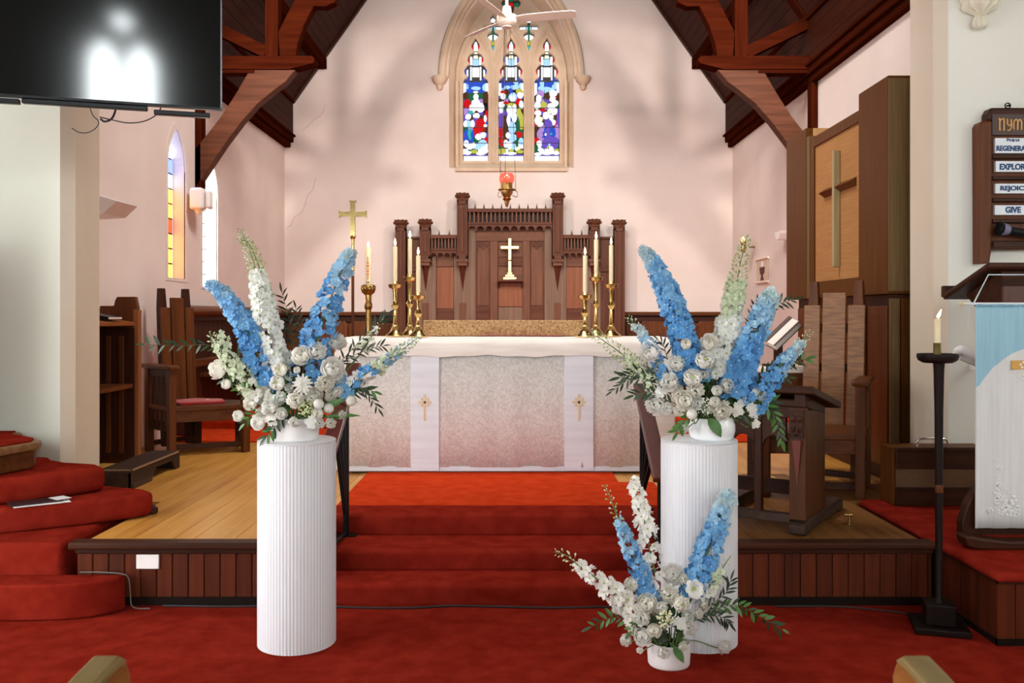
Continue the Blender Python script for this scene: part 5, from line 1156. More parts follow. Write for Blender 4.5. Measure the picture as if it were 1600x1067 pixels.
MB().add([(-0.036,-0.006,0.49),(0.010,-0.006,0.49),(-0.013,-0.006,0.24),(-0.036,-0.022,0.49),(0.010,-0.022,0.49)], [(3,4,2),(0,3,2),(4,1,2),(0,1,4,3)]).build('pendant', mat('red_brown_oak', s(104, 44, 28), 0.5), pst)
lbox(-W_-0.05, -W_+0.04, -0.005, 0.05, 0.075, 0.66, 'corner_post', deskw, 0.006)
nb_ = 3; bay = (W_-0.06)/nb_
for k in range(1, nb_): lbox(-0.055-k*bay-0.02, -0.055-k*bay+0.02, 0.0, 0.045, 0.075, 0.66, 'arcade_post', bz_, 0.006)
for k in range(nb_):
    xa, xb = -0.055-(k+1)*bay+0.02, -0.055-k*bay-0.02; c_ = (xa+xb)/2; r = (xb-xa)/2; h0 = 0.42
    arc = [(c_+r*math.cos(t), h0+r*1.3*math.sin(t)) for t in [PI*q/8 for q in range(9)]]
    MB().prism([(xb, 0.60)]+[(xa, 0.60)]+list(reversed(arc)), 0.008, 0.038, 'xz').build('arch', bxm, pdk, bevel=0.004)
lbox(-W_, -0.05, 0.0, 0.045, 0.60, 0.665, 'frieze', bxm); lbox(-W_, -0.05, -0.005, 0.05, 0.055, 0.10, 'bottom_rail', worn)
lbox(-W_-0.02, 0.045, -0.025, 0.10, 0.66, 0.70, 'cornice', bxm, 0.008)
tp_ = MB(); 
for yy, zz_ in ((-0.075, 0.775), (0.50, 0.655)):
    for xx in (-W_-0.08, 0.09): tp_.v += [(xx, yy, zz_), (xx, yy, zz_-0.04)]
tp_.f = [(0,2,6,4),(1,5,7,3),(0,1,3,2),(4,6,7,5),(0,4,5,1),(2,3,7,6)]; tp_.m = [0]*6
tp_.build('sloping_top', dark['x'], pdk, bevel=0.006)
br = MB().add([(-0.02,-0.03,0.735),(0.035,-0.03,0.735),(0.035,0.36,0.655),(-0.02,0.36,0.655),(-0.02,-0.03,0.665),(0.035,-0.03,0.665),(0.035,0.36,0.60),(-0.02,0.36,0.60)], [(0,1,2,3),(7,6,5,4),(0,4,5,1),(1,5,6,2),(2,6,7,3),(3,7,4,0)]).build('bearer', dark['y'], pdk)
lbox(-W_+0.06, -0.06, 0.42, 0.45, 0.12, 0.20, 'back_rail', bxm)
pdk.location = (1.475, 4.62, ZF+0.001); pdk.rotation_euler = (0, 0, -math.radians(33))

# ---- side table with white cloth, book on a stand
sd = thing('side_table', 'small oak table under a white cloth between the prayer desk and the carved chair', 'table', (1.95, 6.5, ZF))
MB().box(1.76, 2.17, 6.36, 6.66, 0.955, 1.045).build('apron', brown['x'], sd, bevel=0.004)
MB().box(1.76, 2.17, 6.37, 6.39, 0.885, 0.915).build('lower_rail', dark['x'], sd)
for k in range(8): MB().box(1.78+k*0.052, 1.788+k*0.052, 6.37, 6.385, 0.915, 0.955).build('spindle', wood('pale_grey_oak', s(150, 132, 96), s(166, 150, 112), 'z', 0.4), sd)
for xx in (1.78, 2.15):
    for yy in (6.38, 6.64): MB().box(xx-0.02, xx+0.02, yy-0.02, yy+0.02, ZF+0.002, 0.955).build('leg', dark['z'], sd)
MB().box(1.75, 2.18, 6.35, 6.67, 1.047, 1.082).build('white_cloth', linen, sd, bevel=0.008)
bks = thing('book_stand', 'small wooden bookstand on the white cloth of the side table', 'stand', (1.95, 6.55, 1.083))
MB().box(1.84, 2.06, 6.56, 6.64, 1.0835, 1.10).build('base', dark['x'], bks)
MB().box(1.92, 1.98, 6.60, 6.63, 1.10, 1.26).build('rest', dark['x'], bks)
bok = thing('altar_book', 'thick book with white page edges propped up at an angle beside the delphiniums', 'book', PX(1222, 520, 6.45))
c0 = PX(1224, 522, 6.44); a1 = (PX(1235, 500, 6.52)-PX(1195, 538, 6.40)); a2 = (PX(1253, 508, 6.38)-PX(1235, 500, 6.52)); nn = a1.cross(a2).normalized()
if nn.y > 0: nn = -nn
MB().obox(c0-nn*0.012, a1*0.5, a2*0.5, nn*0.003).obox(c0+nn*0.030-a2*0.36, a1*0.5, a2*0.14, nn*0.003).obox(c0+nn*0.030+a2*0.455, a1*0.5, a2*0.045, nn*0.003).build('cover', mat('brown_leather', s(92, 72, 66), 0.5), bok)
MB().obox(c0+nn*0.009, a1*0.485, a2*0.48, nn*0.0175).build('pages', mat('white_page', s(236, 230, 222), 0.8), bok)

# ---- small things on walls, floor and ceiling
so_ = thing('wall_socket_plate', 'blank white plate on the brown boards at the front of the platform', 'socket', (-1.84, 4.49, 0.21))
MB().box(XU(212.5, 4.49), XU(248.5, 4.49), 4.489, 4.498, ZV(889, 4.49), ZV(866.5, 4.49)).build('plate', white_plast, so_, bevel=0.004)
MB().box(XU(213.3, 4.49), XU(247.7, 4.49), 4.4865, 4.489, ZV(888.2, 4.49), ZV(867.3, 4.49)).build('cover', white_plast, so_, bevel=0.002)
def cable(label, pts, r, m): return tag(MB().tube(curve(pts, 40), r, 6).build('floor_cable', m, None, smooth=True), label, 'cable', 'cables along the foot of the platform')
cable('thin grey cable running over the lowest pulpit step and down beside it', [(-2.16,4.46,0.176),(-2.05,4.455,0.177),(-1.95,4.452,0.17),(-1.915,4.45,0.15),(-1.905,4.45,0.08),(-1.895,4.44,0.02),(-1.86,4.43,0.006),(-1.80,4.43,0.006)], 0.003, mat('grey_cable', s(110, 104, 100), 0.6))
cable('black cable lying along the foot of the carpeted steps', [(-1.75,4.47,0.006),(-1.4,4.46,0.006),(-1.1,4.475,0.006),(-0.75,4.44,0.006),(-0.5,4.44,0.006),(-0.3,4.47,0.006),(0.0,4.45,0.006),(0.2,4.44,0.006),(0.6,4.46,0.006),(0.95,4.47,0.006)], 0.005, MATS['black_cable'])
cable('black cable running across the red carpet to the tall candle stand', [(1.3,4.46,0.006),(1.6,4.46,0.006),(1.8,4.40,0.006),(1.95,4.33,0.006)], 0.004, MATS['black_cable'])
fb = thing('floor_bolt', 'small brass door bolt standing on the floor boards near the platform corner', 'bolt', (1.82, 4.85, ZF))
MB().tube([(1.82,4.86,ZF+0.001),(1.82,4.86,ZF+0.05)], 0.008, 8).tube([(1.79,4.86,ZF+0.052),(1.835,4.86,ZF+0.052)], 0.008, 8).build('pin', brass_d, fb, smooth=True)
MB().box(1.795, 1.845, 4.845, 4.885, ZF+0.0005, ZF+0.003).build('plate', brass_d, fb)

# wall flood lamp (white wedge) on the left wall
wl_ = thing('wall_uplighter', 'white wedge shaped light fitting on the side wall above the prayer stall', 'lamp', (-3.0, 6.55, 2.2))
d = 6.55; a, b = -3.19, XU(198, d)
MB().add([(a,d-0.10,ZV(294,d)),(a,d+0.25,ZV(294,d)),(a,d+0.25,ZV(338,d)),(a,d-0.10,ZV(340,d)),(b,d-0.16,ZV(318,d)),(b,d+0.2,ZV(317,d)),(XU(178,d),d+0.2,ZV(336,d)),(XU(176,d),d-0.16,ZV(337,d))],
    [(0,1,5,4),(3,7,6,2),(0,4,7,3),(1,2,6,5),(4,5,6,7)]).build('housing', white_plast, wl_, bevel=0.006)
MB().box(a-0.005, a+0.012, d-0.08, d+0.22, ZV(345,d), ZV(290,d)).build('backplate', white_plast, wl_)
# loudspeaker on the truss post
sp = thing('loudspeaker', 'small white rounded loudspeaker beside the bright lancet window', 'loudspeaker', PX(316, 312, 8.85))
c0 = PX(314, 312, 8.80)
MB().box(c0.x-0.085, c0.x+0.045, c0.y-0.10, c0.y+0.06, c0.z-0.105, c0.z+0.11).build('cabinet', white_plast, sp, bevel=0.03, seg=4)
MB().box(c0.x+0.05, c0.x+0.10, c0.y-0.05, c0.y+0.08, c0.z-0.09, c0.z+0.09).build('rear_cabinet', white_plast, sp, bevel=0.03, seg=4)
MB().lathe([(0,-0.15),(0.02,-0.148),(0.035,-0.13),(0.045,-0.105),(0,-0.10)], (c0.x-0.01, c0.y-0.02, c0.z), 12).build('swivel', white_plast, sp, smooth=True)
MB().beam((XL+0.001, c0.y+0.12, c0.z), (c0.x, c0.y+0.02, c0.z), 0.03, 0.03).build('bracket', white_plast, sp)

# ceiling fan
fd_ = 9.0; fp_ = PX(792, 32, fd_)
fn = thing('ceiling_fan', 'white three bladed ceiling fan hanging before the stained glass window', 'ceiling fan', fp_)
fanm = mat('cream_fan_enamel', s(206, 194, 184), 0.45)
MB().lathe([(0,-0.065),(0.055,-0.062),(0.078,-0.05),(0.098,-0.03),(0.104,0.02),(0.10,0.045),(0.075,0.055),(0.05,0.06),(0.045,0.12),(0.038,0.14),(0,0.14)], fp_, 28).build('motor', fanm, fn, smooth=True)
MB().lathe([(0.016,0.13),(0.016,2.1),(0.05,2.15),(0.06,2.25),(0,2.25)], fp_, 12).build('down_rod', fanm, fn, smooth=True)
MB().lathe([(0,-0.075),(0.05,-0.073),(0.056,-0.06),(0,-0.06)], fp_, 20).build('cap', fanm, fn, smooth=True)
for ang in (-13, 127, 247):
    a = math.radians(ang); dx = Vector((math.cos(a), math.sin(a), 0)); dy = Vector((-math.sin(a), math.cos(a), 0)); pit = dy*0.95-Vector((0,0,0.30))
    vs = []
    for r, w_, z in ((0.09,0.045,0.005),(0.20,0.058,0.008),(0.45,0.064,0.01),(0.66,0.060,0.01),(0.70,0.045,0.01)):
        for sgn in (-1, 1):
            for tz in (0.0, 0.006): vs.append(fp_+dx*r+pit*w_*sgn+Vector((0,0,z+tz)))
    fs = []
    for k in range(4):
        q = 4*k; fs += [(q,q+4,q+6,q+2),(q+1,q+3,q+7,q+5),(q,q+1,q+5,q+4),(q+2,q+6,q+7,q+3)]
    fs += [(0,2,3,1),(16,17,19,18)]
    MB().add(vs, fs).build('blade', fanm, fn)

# sanctuary lamp
sl_p = PX(792, 300, 10.0); q = 10.0/FOC
sl = thing('sanctuary_lamp', 'hanging brass sanctuary lamp with a glowing red glass globe', 'lamp', sl_p)
zv = lambda v: -(v-300)*q
redg = mat('glowing_red_glass', (0.75, 0.05, 0.03), 0.15, emit=(1.0, 0.10, 0.06), estr=1.1, coat=0.5)
MB().lathe([(0.055,zv(287)),(0.078,zv(284)),(0.086,zv(280)),(0.083,zv(275)),(0.068,zv(271.5)),(0.04,zv(270.5)),(0.035,zv(271))], sl_p, 24).build('red_glass', redg, sl, smooth=True)
MB().ball(sl_p+Vector((0,-0.06,zv(281))), (0.022, 0.02, 0.03), 10, 8).build('flame', flame_m, sl, smooth=True)
MB().lathe([(0,zv(324)),(0.012,zv(323)),(0.022,zv(319)),(0.030,zv(314)),(0.050,zv(311)),(0.036,zv(309)),(0.045,zv(306)),(0.062,zv(303)),(0.068,zv(298)),(0.10,zv(297)),(0.10,zv(296)),(0.062,zv(295)),(0.062,zv(288)),(0.066,zv(286)),(0,zv(286))], sl_p, 24).build('bowl', brass_d, sl, smooth=True, sharp=30)
for k in range(3):
    a = 2*PI*k/3+0.35; e = Vector((math.cos(a), math.sin(a), 0))
    MB().tube([sl_p+e*0.10+Vector((0,0,zv(297))), sl_p+e*0.104+Vector((0,0,zv(287)))], [0.010, 0.006], 6).tube(curve([sl_p+e*0.065+Vector((0,0,zv(305))), sl_p+e*0.12+Vector((0,0,zv(307))), sl_p+e*0.125+Vector((0,0,zv(300))), sl_p+e*0.10+Vector((0,0,zv(297)))], 12), 0.004, 5).build('arm', brass_d, sl, smooth=True)
    MB().tube([sl_p+e*0.104+Vector((0,0,zv(287))), sl_p+e*0.03+Vector((0,0,zv(20))), sl_p+Vector((0,0,zv(-240)))], 0.0025, 4).build('chain', mat('dark_bronze_chain', s(96, 76, 56), 0.4, metal=0.8), sl)
MB().tube(curve([sl_p+Vector((-0.055,0,zv(269))), sl_p+Vector((-0.075,0,zv(264))), sl_p+Vector((-0.07,0,zv(250))), sl_p+Vector((-0.03,0.01,zv(130))), sl_p+Vector((0,0.01,zv(-240)))], 20), 0.0035, 5).build('cord', mat('brown_cord', s(88, 58, 44), 0.8), sl)

# brass sconce and scroll on the right wall
sc_ = thing('wall_sconce', 'small brass wall sconce with a glowing bulb near the chancel corner', 'lamp', (XR-0.05, 11.3, ZV(384, 11.3)))
d = 11.3; xw = XR; z0 = ZV(386, d)
MB().ball((xw-0.003, d, z0), (0.012, 0.05, 0.12), 8, 6).build('backplate', fanm, sc_, smooth=True)
MB().tube([(xw, d, z0), (xw-0.12, d-0.02, z0)], 0.012, 8).lathe([(0,-0.10),(0.03,-0.09),(0.038,-0.05),(0.034,-0.02),(0.028,0.0),(0.04,0.03),(0.03,0.06),(0,0.06)], (xw-0.16, d-0.02, z0+0.02), 12).build('arm', brass_d, sc_, smooth=True)
MB().ball((xw-0.175, d-0.04, z0+0.09), (0.025, 0.025, 0.04), 8, 6).build('bulb', mat('warm_bulb', (1, 0.6, 0.25), 0.4, emit=(1.0, 0.5, 0.18), estr=3.0), sc_, smooth=True)
ts = thing('wall_scroll', 'small cream wall scroll with a dark red chalice hanging on the side wall', 'wall hanging', (XR-0.01, 10.95, ZV(422, 10.95)))
d0, d1 = 10.72, 11.2; zt, zb = ZV(404, 10.95), ZV(441, 10.95)
MB().box(XR-0.012, XR-0.006, d0, d1, zb, zt).build('cloth', mat('cream_scroll_cloth', s(214, 192, 170), 0.9), ts)
for z_ in (zb, zt): MB().tube([(XR-0.014, d0-0.03, z_), (XR-0.014, d1+0.03, z_)], 0.016, 8).build('roller', mat('pale_roller', s(232, 214, 196), 0.6), ts, smooth=True)
MB().lathe([(0,0.07),(0.06,0.065),(0.09,0.03),(0.10,-0.02),(0.07,-0.06),(0.02,-0.08)][::-1]+[(0,0.07)], (0,0,0), 4).v
cm = MB(); zc = (zt+zb)/2; yc = (d0+d1)/2
cm.prism([(yc-0.11,zc+0.04),(yc+0.11,zc+0.04),(yc+0.09,zc-0.03),(yc+0.02,zc-0.06),(yc-0.02,zc-0.06),(yc-0.09,zc-0.03)], XR-0.018, XR-0.012, 'yz')
cm.prism([(yc-0.02,zc-0.05),(yc+0.02,zc-0.05),(yc+0.07,zc-0.12),(yc-0.07,zc-0.12)], XR-0.018, XR-0.012, 'yz')
cm.build('chalice_emblem', mat('maroon_print', s(84, 34, 40), 0.7), ts)
MB().box(XR-0.016, XR-0.012, yc-0.04, yc+0.04, zc+0.05, zc+0.11).build('wafer_emblem', white_paint, ts)
shf = thing('corbel_shelf', 'small white corbel bracket on the side wall half hidden by the organ case', 'bracket', (XR-0.05, 9.3, ZV(368, 9.3)))
d = 9.9; z_ = ZV(362, d)
MB().prism([(d-0.12,z_),(d+0.12,z_),(d+0.10,z_-0.03),(d+0.04,z_-0.09),(d-0.04,z_-0.09),(d-0.10,z_-0.03)], XR-0.14, XR-0.001, 'yz').build('bracket', white_plast, shf, bevel=0.006)

# ---- pew ends in front
pewm = wood('honey_pew_oak', s(126, 78, 36), s(152, 98, 50), 'y', 0.35, 20); pewt = wood('worn_pew_top', s(122, 104, 66), s(146, 126, 84), 'y', 0.4, 20)
def pew(label, x0, sg):
    t = thing('pew', label, 'pew', (x0, 1.2, 0), 'front pews either side of the aisle')
    xi, xo = x0, x0+sg*0.034
    zt = 0.905
    prof = [(0.55,0.0),(1.43,0.0),(1.43,0.62),(1.47,0.80),(1.475,0.86),(1.46,0.89),(1.42,0.905),(1.36,0.90),(1.25,0.885),(0.55,0.86)]
    a, b = sorted((xi, xo)); MB().prism(prof, a, b, 'yz').build('pew_end', pewm, t, bevel=0.014, seg=3)
    MB().prism([(1.452,0.893),(1.42,0.912),(1.36,0.907),(1.25,0.892),(0.55,0.867),(0.55,0.85),(1.25,0.874),(1.42,0.894)], a-0.006, b+0.006, 'yz').build('capping', pewt, t, bevel=0.006)
    c_, d__ = sorted((xo, x0+sg*2.2)); MB().box(c_, d__, 1.36, 1.40, 0.25, 0.80).build('front_panel', pewm, t); MB().box(c_, d__, 1.33, 1.43, 0.79, 0.815).build('book_rest', pewm, t)
pew('honey oak front pew on the television side of the aisle', -0.628, -1)
pew('honey oak front pew on the lectern side of the aisle', 0.620, 1)
# ================================================================ PLINTHS AND FLOWERS
def plinth(label, x, y, R, H):
    t = thing('fluted_plinth', label, 'plinth', (x, y, 0), 'white fluted plinths')
    n, fl_ = 288, 72
    def rad(i): return R-0.0030*(1-abs(math.sin(PI*fl_*i/n)))
    m = MB(); zs_ = (0.0015, 0.02, H-0.012, H-0.008)
    for z in zs_:
        for i in range(n):
            a = 2*PI*i/n; m.v.append((x+rad(i)*math.cos(a), y+rad(i)*math.sin(a), z))
    m.f = [(k*n+i, k*n+(i+1) % n, (k+1)*n+(i+1) % n, (k+1)*n+i) for k in range(3) for i in range(n)]+[tuple(reversed(range(n)))]; m.m = [0]*len(m.f)
    m.build('fluted_shaft', plinth_m, t, smooth=True, sharp=60)
    MB().lathe([(0,H-0.008),(R-0.002,H-0.008),(R,H-0.006),(R,H-0.002),(R-0.003,H),(0,H)], (x, y, 0), 96).build('top', plinth_m, t, smooth=True, sharp=50)
    return t
PLX, PLY = -0.966, 3.99; PRX, PRY = 0.828, 4.01; PH = 0.902
plinth('white fluted cylindrical plinth carrying the arrangement beside the television side railing', PLX, PLY, 0.171, PH)
plinth('white fluted cylindrical plinth with a second flower arrangement at its foot', PRX, PRY, 0.169, PH)
def bowl(name, label, x, y, z, R, h, prof, m):
    t = thing(name, label, 'vase', (x, y, z))
    MB().lathe([(r*R, z+k*h+0.0008) for r, k in prof], (x, y, 0), 48).build('body', m, t, smooth=True, sharp=60)
    MB().lathe([(0, z+h*0.86), (R*0.78, z+h*0.86)], (x, y, 0), 24).build('moss', mat('grey_green_moss', s(70, 82, 62), 0.95, s(44, 54, 36), (60, 60, 60), 4, 0.6), t)
    return t
ROUND = [(0,0),(0.80,0),(0.93,0.12),(1.0,0.42),(0.985,0.7),(0.90,0.93),(0.87,1.0),(0.84,1.0),(0.80,0.86),(0.80,0.70),(0,0.70)]
STRAIGHT = [(0,0),(0.93,0),(0.97,0.06),(1.0,0.5),(0.99,0.95),(0.97,1.0),(0.93,0.98),(0.92,0.7),(0,0.7)]
VL = (XU(461, PLY-0.01), PLY-0.01, PH); VR = (XU(1112, PRY-0.02), PRY-0.02, PH); VF = (XU(1045, 3.74), 3.74, 0.0)
bowl('flower_bowl', 'low matt white bowl on the plinth beside the television side railing', *VL, 0.105, 0.100, STRAIGHT, ceramic_m)
bowl('flower_bowl', 'glossy white bowl with a hanging green leaf on the second plinth', *VR, 0.104, 0.098, ROUND, ceramic)
bowl('flower_bowl', 'white bowl standing on the red carpet in front of the plinth', *VF, 0.089, 0.098, STRAIGHT, ceramic_m)

# ---- materials of the flowers
petW = petal_mat('white_petal', s(250, 249, 245), 0.4); petC = petal_mat('cream_petal', s(252, 250, 243), 0.45)
petS = petal_mat('stock_white_petal', s(246, 248, 244), 0.35); petG = petal_mat('green_white_petal', s(226, 234, 210), 0.35)
b1 = petal_mat('blue_petal', s(122, 184, 230), 0.3, s(96, 162, 218)); b2 = petal_mat('mid_blue_petal', s(150, 202, 236), 0.3, s(124, 184, 228))
b3 = petal_mat('pale_blue_petal', s(184, 218, 238), 0.3, s(162, 206, 232)); b4 = petal_mat('palest_blue_petal', s(208, 226, 230), 0.3)
eyeW = mat('floret_eye', s(232, 236, 222), 0.6); eyeG = mat('green_eye', s(168, 186, 92), 0.7)
budG = mat('green_bud', s(150, 172, 108), 0.6); budC = mat('cream_bud', s(214, 216, 176), 0.6)
stemG = mat('flower_stem', s(92, 122, 60), 0.55); stemD = mat('dark_stem', s(66, 72, 40), 0.6); stemR = mat('red_brown_stem', s(120, 84, 60), 0.6)
leafD = mat('dark_green_leaf', s(44, 72, 40), 0.45, s(30, 54, 30), (40, 40, 40), 2); leafM = mat('green_leaf', s(78, 122, 54), 0.45, s(58, 100, 42), (30, 30, 30), 2)
leafB = mat('very_dark_leaf', s(28, 42, 30), 0.5, s(40, 58, 38), (40, 40, 40), 2)

# ---- petal meshes
def floret(seed, mp, me_, cup=0.35, n=5, eye=0.16):
    r = random.Random(seed); m = MB()
    for lay, (L0, cu0, z0) in enumerate(((1.0, 1.0, 0.0), (0.62, 1.7, 0.05))):
        for k in range(n):
            a = 2*PI*(k+0.5*lay)/n+r.uniform(-.2, .2); L = L0*r.uniform(0.82, 1.16); w = r.uniform(0.46, 0.62)*L0; cu = cup*cu0*r.uniform(0.3, 1.5)*L0; tw = r.uniform(-.22, .22)
            pts = [(0.08, 0, 0.0), (0.5*L, -w*0.75, cu*0.35-tw*.5), (0.5*L, 0, cu*0.2), (0.5*L, w*0.75, cu*0.35+tw*.5), (0.86*L, -w*0.7, cu*0.9-tw), (0.95*L, 0, cu*0.7), (0.86*L, w*0.7, cu*0.9+tw), (1.08*L, r.uniform(-.08, .08), cu*0.75)]
            c_, s_ = math.cos(a), math.sin(a)
            m.add([(x*c_-y*s_, x*s_+y*c_, z+z0) for x, y, z in pts], [(0,2,1),(0,3,2),(1,2,5,4),(2,3,6,5),(4,5,7),(5,6,7)], 0)
    m.ball((0, 0, 0.12), (eye, eye, eye), 5, 4, 1)
    m.tube([(0,0,0.02),(0,0.15,-0.75)], [0.09, 0.05], 4, 0)
    return m.mesh('floret', [mp, me_], smooth=True, sharp=0)
FL = {k: [floret(i*7+j, mp, ey, cup, 5, 0.13 if k[0] == 'b' else 0.15) for i in range(4)] for j, (k, mp, ey, cup) in enumerate((('b1', b1, eyeW, .4), ('b2', b2, eyeW, .4), ('b3', b3, eyeW, .45), ('b4', b4, eyeW, .6), ('w', petS, eyeG, .35), ('W', petW, eyeG, .45), ('g', petG, budG, .7)))}
def bud(mm, long=1.5):
    m = MB().ball((0, 0, long*0.5), (0.5, 0.5, long*0.5), 6, 5).tube([(0,0,0.1),(0.1,0.1,-0.9)], 0.10, 4)
    return m.mesh('bud', mm, smooth=True, sharp=0)
BUD = {'g': bud(budG), 'c': bud(budC), 'b': bud(b3), 'w': bud(petG, 1.3)}
def leaf_mesh(mm, w=0.30, fold=0.06, curl=0.12):
    m = MB(); N = 5
    for i in range(N+1):
        t = i/N; ww = w*math.sin(PI*min(1, t*0.97+0.03))**0.8*(1-0.25*t) if 0 < i < N else (0.03 if i == 0 else 0.0)
        z = -curl*t*t
        m.v += [(t, -ww/2, z+fold*ww*2), (t, 0, z), (t, ww/2, z+fold*ww*2)]
    m.f = [(3*i+k, 3*i+3+k, 3*i+4+k, 3*i+1+k) for i in range(N) for k in (0, 1)]; m.m = [0]*len(m.f)
    return m.mesh('leaf', mm, smooth=True, sharp=0)
LEAF = {'d': leaf_mesh(leafD), 'm': leaf_mesh(leafM, 0.36), 'b': leaf_mesh(leafB, 0.24, curl=0.2), 'broad': leaf_mesh(leafM, 0.55, 0.1, 0.3), 'strap': leaf_mesh(leafM, 0.16, 0.15, 0.4)}

def bloom_mesh(style, mp, seed=0):
    r = random.Random(seed); m = MB()
    def petal(phi, w, rk, t0, t1, flare, ruf, z0=0.0, nu=4, nv=4):
        vs = []
        for j in range(nv+1):
            t = j/nv; th = t0+(t1-t0)*t
            rr = rk*(1+flare*t**3)
            for i in range(nu+1):
                q = i/nu*2-1; ww = w*(1-0.25*(t**2)*abs(q))*(0.55+0.45*math.sin(PI*(0.15+0.7*t)))
                a = phi+q*ww; th2 = th+0.14*q*q*t*(t1 < t0 and 1 or -1)
                jit = ruf*math.sin(q*7+phi*5)*t**2
                vs.append(((rr+jit)*math.sin(th2)*math.cos(a), (rr+jit)*math.sin(th2)*math.sin(a), z0+(rr+jit*0.6)*-math.cos(th2)))
        k = nu+1
        m.add(vs, [(j*k+i, j*k+i+1, (j+1)*k+i+1, (j+1)*k+i) for j in range(nv) for i in range(nu)], 0)
    if style == 'ranunculus':
        for L_ in range(7):
            rk = 1.0-0.12*L_; op = PI-math.radians([66, 54, 44, 36, 28, 22, 14][L_]); n = 7 if L_ < 3 else 5
            for k in range(n): petal(2*PI*k/n+L_*0.45+r.uniform(-.1, .1), 3.3/n, rk*r.uniform(.97, 1.03), 0.55, op+r.uniform(-.08, .08), 0.04, 0.01)
        m.ball((0, 0, 0.34), (0.16, 0.16, 0.12), 8, 5, 1)
    elif style == 'rose':
        for L_ in range(6):
            rk = 1.0-0.14*L_; op = PI-math.radians([78, 60, 44, 32, 22, 14][L_]); n = 5 if L_ < 4 else 3
            for k in range(n): petal(2*PI*k/n+L_*0.62+r.uniform(-.2, .2), 4.0/n, rk*r.uniform(.93, 1.05), 0.5, op+r.uniform(-.1, .1), 0.16-0.02*L_, 0.02, 0.02*L_)
    elif style == 'ruffled':
        for L_ in range(6):
            rk = 1.0-0.12*L_; op = PI-math.radians([86, 68, 54, 40, 28, 16][L_]); n = 7 if L_ < 4 else 4
            for k in range(n): petal(2*PI*k/n+L_*0.5+r.uniform(-.3, .3), 3.4/n, rk*r.uniform(.88, 1.08), 0.6, op+r.uniform(-.2, .2), 0.14, 0.09)
    elif style == 'tulip':
        for L_ in range(2):
            for k in range(3): petal(2*PI*k/3+L_*PI/3, 1.25, 1.0-0.1*L_, 0.35, PI-math.radians(10), -0.22, 0.01)
        m.ball((0, 0, 0.45), (0.3, 0.3, 0.3), 8, 6, 0)
    elif style == 'anemone':
        for L_ in range(2):
            for k in range(7):
                a = 2*PI*(k+0.5*L_)/7+r.uniform(-.1, .1); L = (1.12-0.2*L_)*r.uniform(.93, 1.06); w = 0.42; cu = 0.30+0.22*L_
                c_, s_ = math.cos(a), math.sin(a)
                pts = [(0.1, -0.08, -0.1), (0.1, 0.08, -0.1), (0.55*L, -w, cu*0.4), (0.55*L, 0, cu*0.2), (0.55*L, w, cu*0.4), (0.9*L, -w*0.8, cu*0.95), (0.92*L, 0, cu*0.75), (0.9*L, w*0.8, cu*0.95), (1.02*L, -w*0.3, cu), (1.02*L, w*0.3, cu)]
                m.add([(x*c_-y*s_, x*s_+y*c_, z) for x, y, z in pts], [(0,1,3),(0,3,2),(1,4,3),(2,3,6,5),(3,4,7,6),(5,6,8),(6,9,8),(6,7,9)], 0)
        m.ball((0, 0, 0.12), (0.24, 0.24, 0.16), 10, 6, 1)
    elif style == 'spiky':
        for L_ in range(5):
            n = 14-2*L_; el = math.radians([8, 24, 42, 60, 76][L_])
            for k in range(n):
                a = 2*PI*k/n+L_*0.3+r.uniform(-.1, .1); L = (1.1-0.1*L_)*r.uniform(.85, 1.12); w = 0.13
                d_ = Vector((math.cos(a)*math.cos(el), math.sin(a)*math.cos(el), math.sin(el))); sd = Vector((-math.sin(a), math.cos(a), 0)); up = d_.cross(sd)
                p0 = d_*0.15
                m.add([p0-sd*w*.4, p0+sd*w*.4, d_*L*.7+sd*w+up*.05, d_*L*.7-sd*w+up*.05, d_*L*.7+up*-.05, d_*L*1.0+sd*w*.6, d_*L*1.0-sd*w*.6], [(0,1,4),(1,2,4),(0,4,3),(4,2,5,6),(3,4,6)], 0)
        m.ball((0, 0, 0.2), 0.3, 8, 5, 0)
    elif style == 'phlox':
        for k in range(9):
            a = 2.4*k; rr = 0.75*math.sqrt(k/9); c_ = Vector((rr*math.cos(a), rr*math.sin(a), 0.35*(1-rr)+r.uniform(-.1, .1)))
            for q in range(5):
                b = 2*PI*q/5+k; d_ = Vector((math.cos(b), math.sin(b), 0.12)); sd = Vector((-math.sin(b), math.cos(b), 0))
                m.add([c_, c_+d_*.22+sd*.16, c_+d_*.42+sd*.06, c_+d_*.42-sd*.06, c_+d_*.22-sd*.16], [(0,4,3,2,1)], 0)
            m.tube([c_, (0,0,-0.5)], 0.03, 4, 1)
    return m.mesh('bloom', [mp, eyeG if style in ('ranunculus', 'anemone') else stemG], smooth=True, sharp=0)
BL = {}
def bloom(style, m, v):
    k = (style, m.name, v)
    if k not in BL: BL[k] = bloom_mesh(style, m, v*13+len(style))
    return BL[k]
CALYX = MB().lathe([(0.12,-1.25),(0.16,-1.02),(0.42,-0.90),(0.5,-0.72),(0.30,-0.74),(0,-0.8)], n=8).mesh('calyx', stemG, smooth=True, sharp=0)
STEMS = {}
rf = random.Random(77)
def cluster(pts, me, name, kind=None): pass

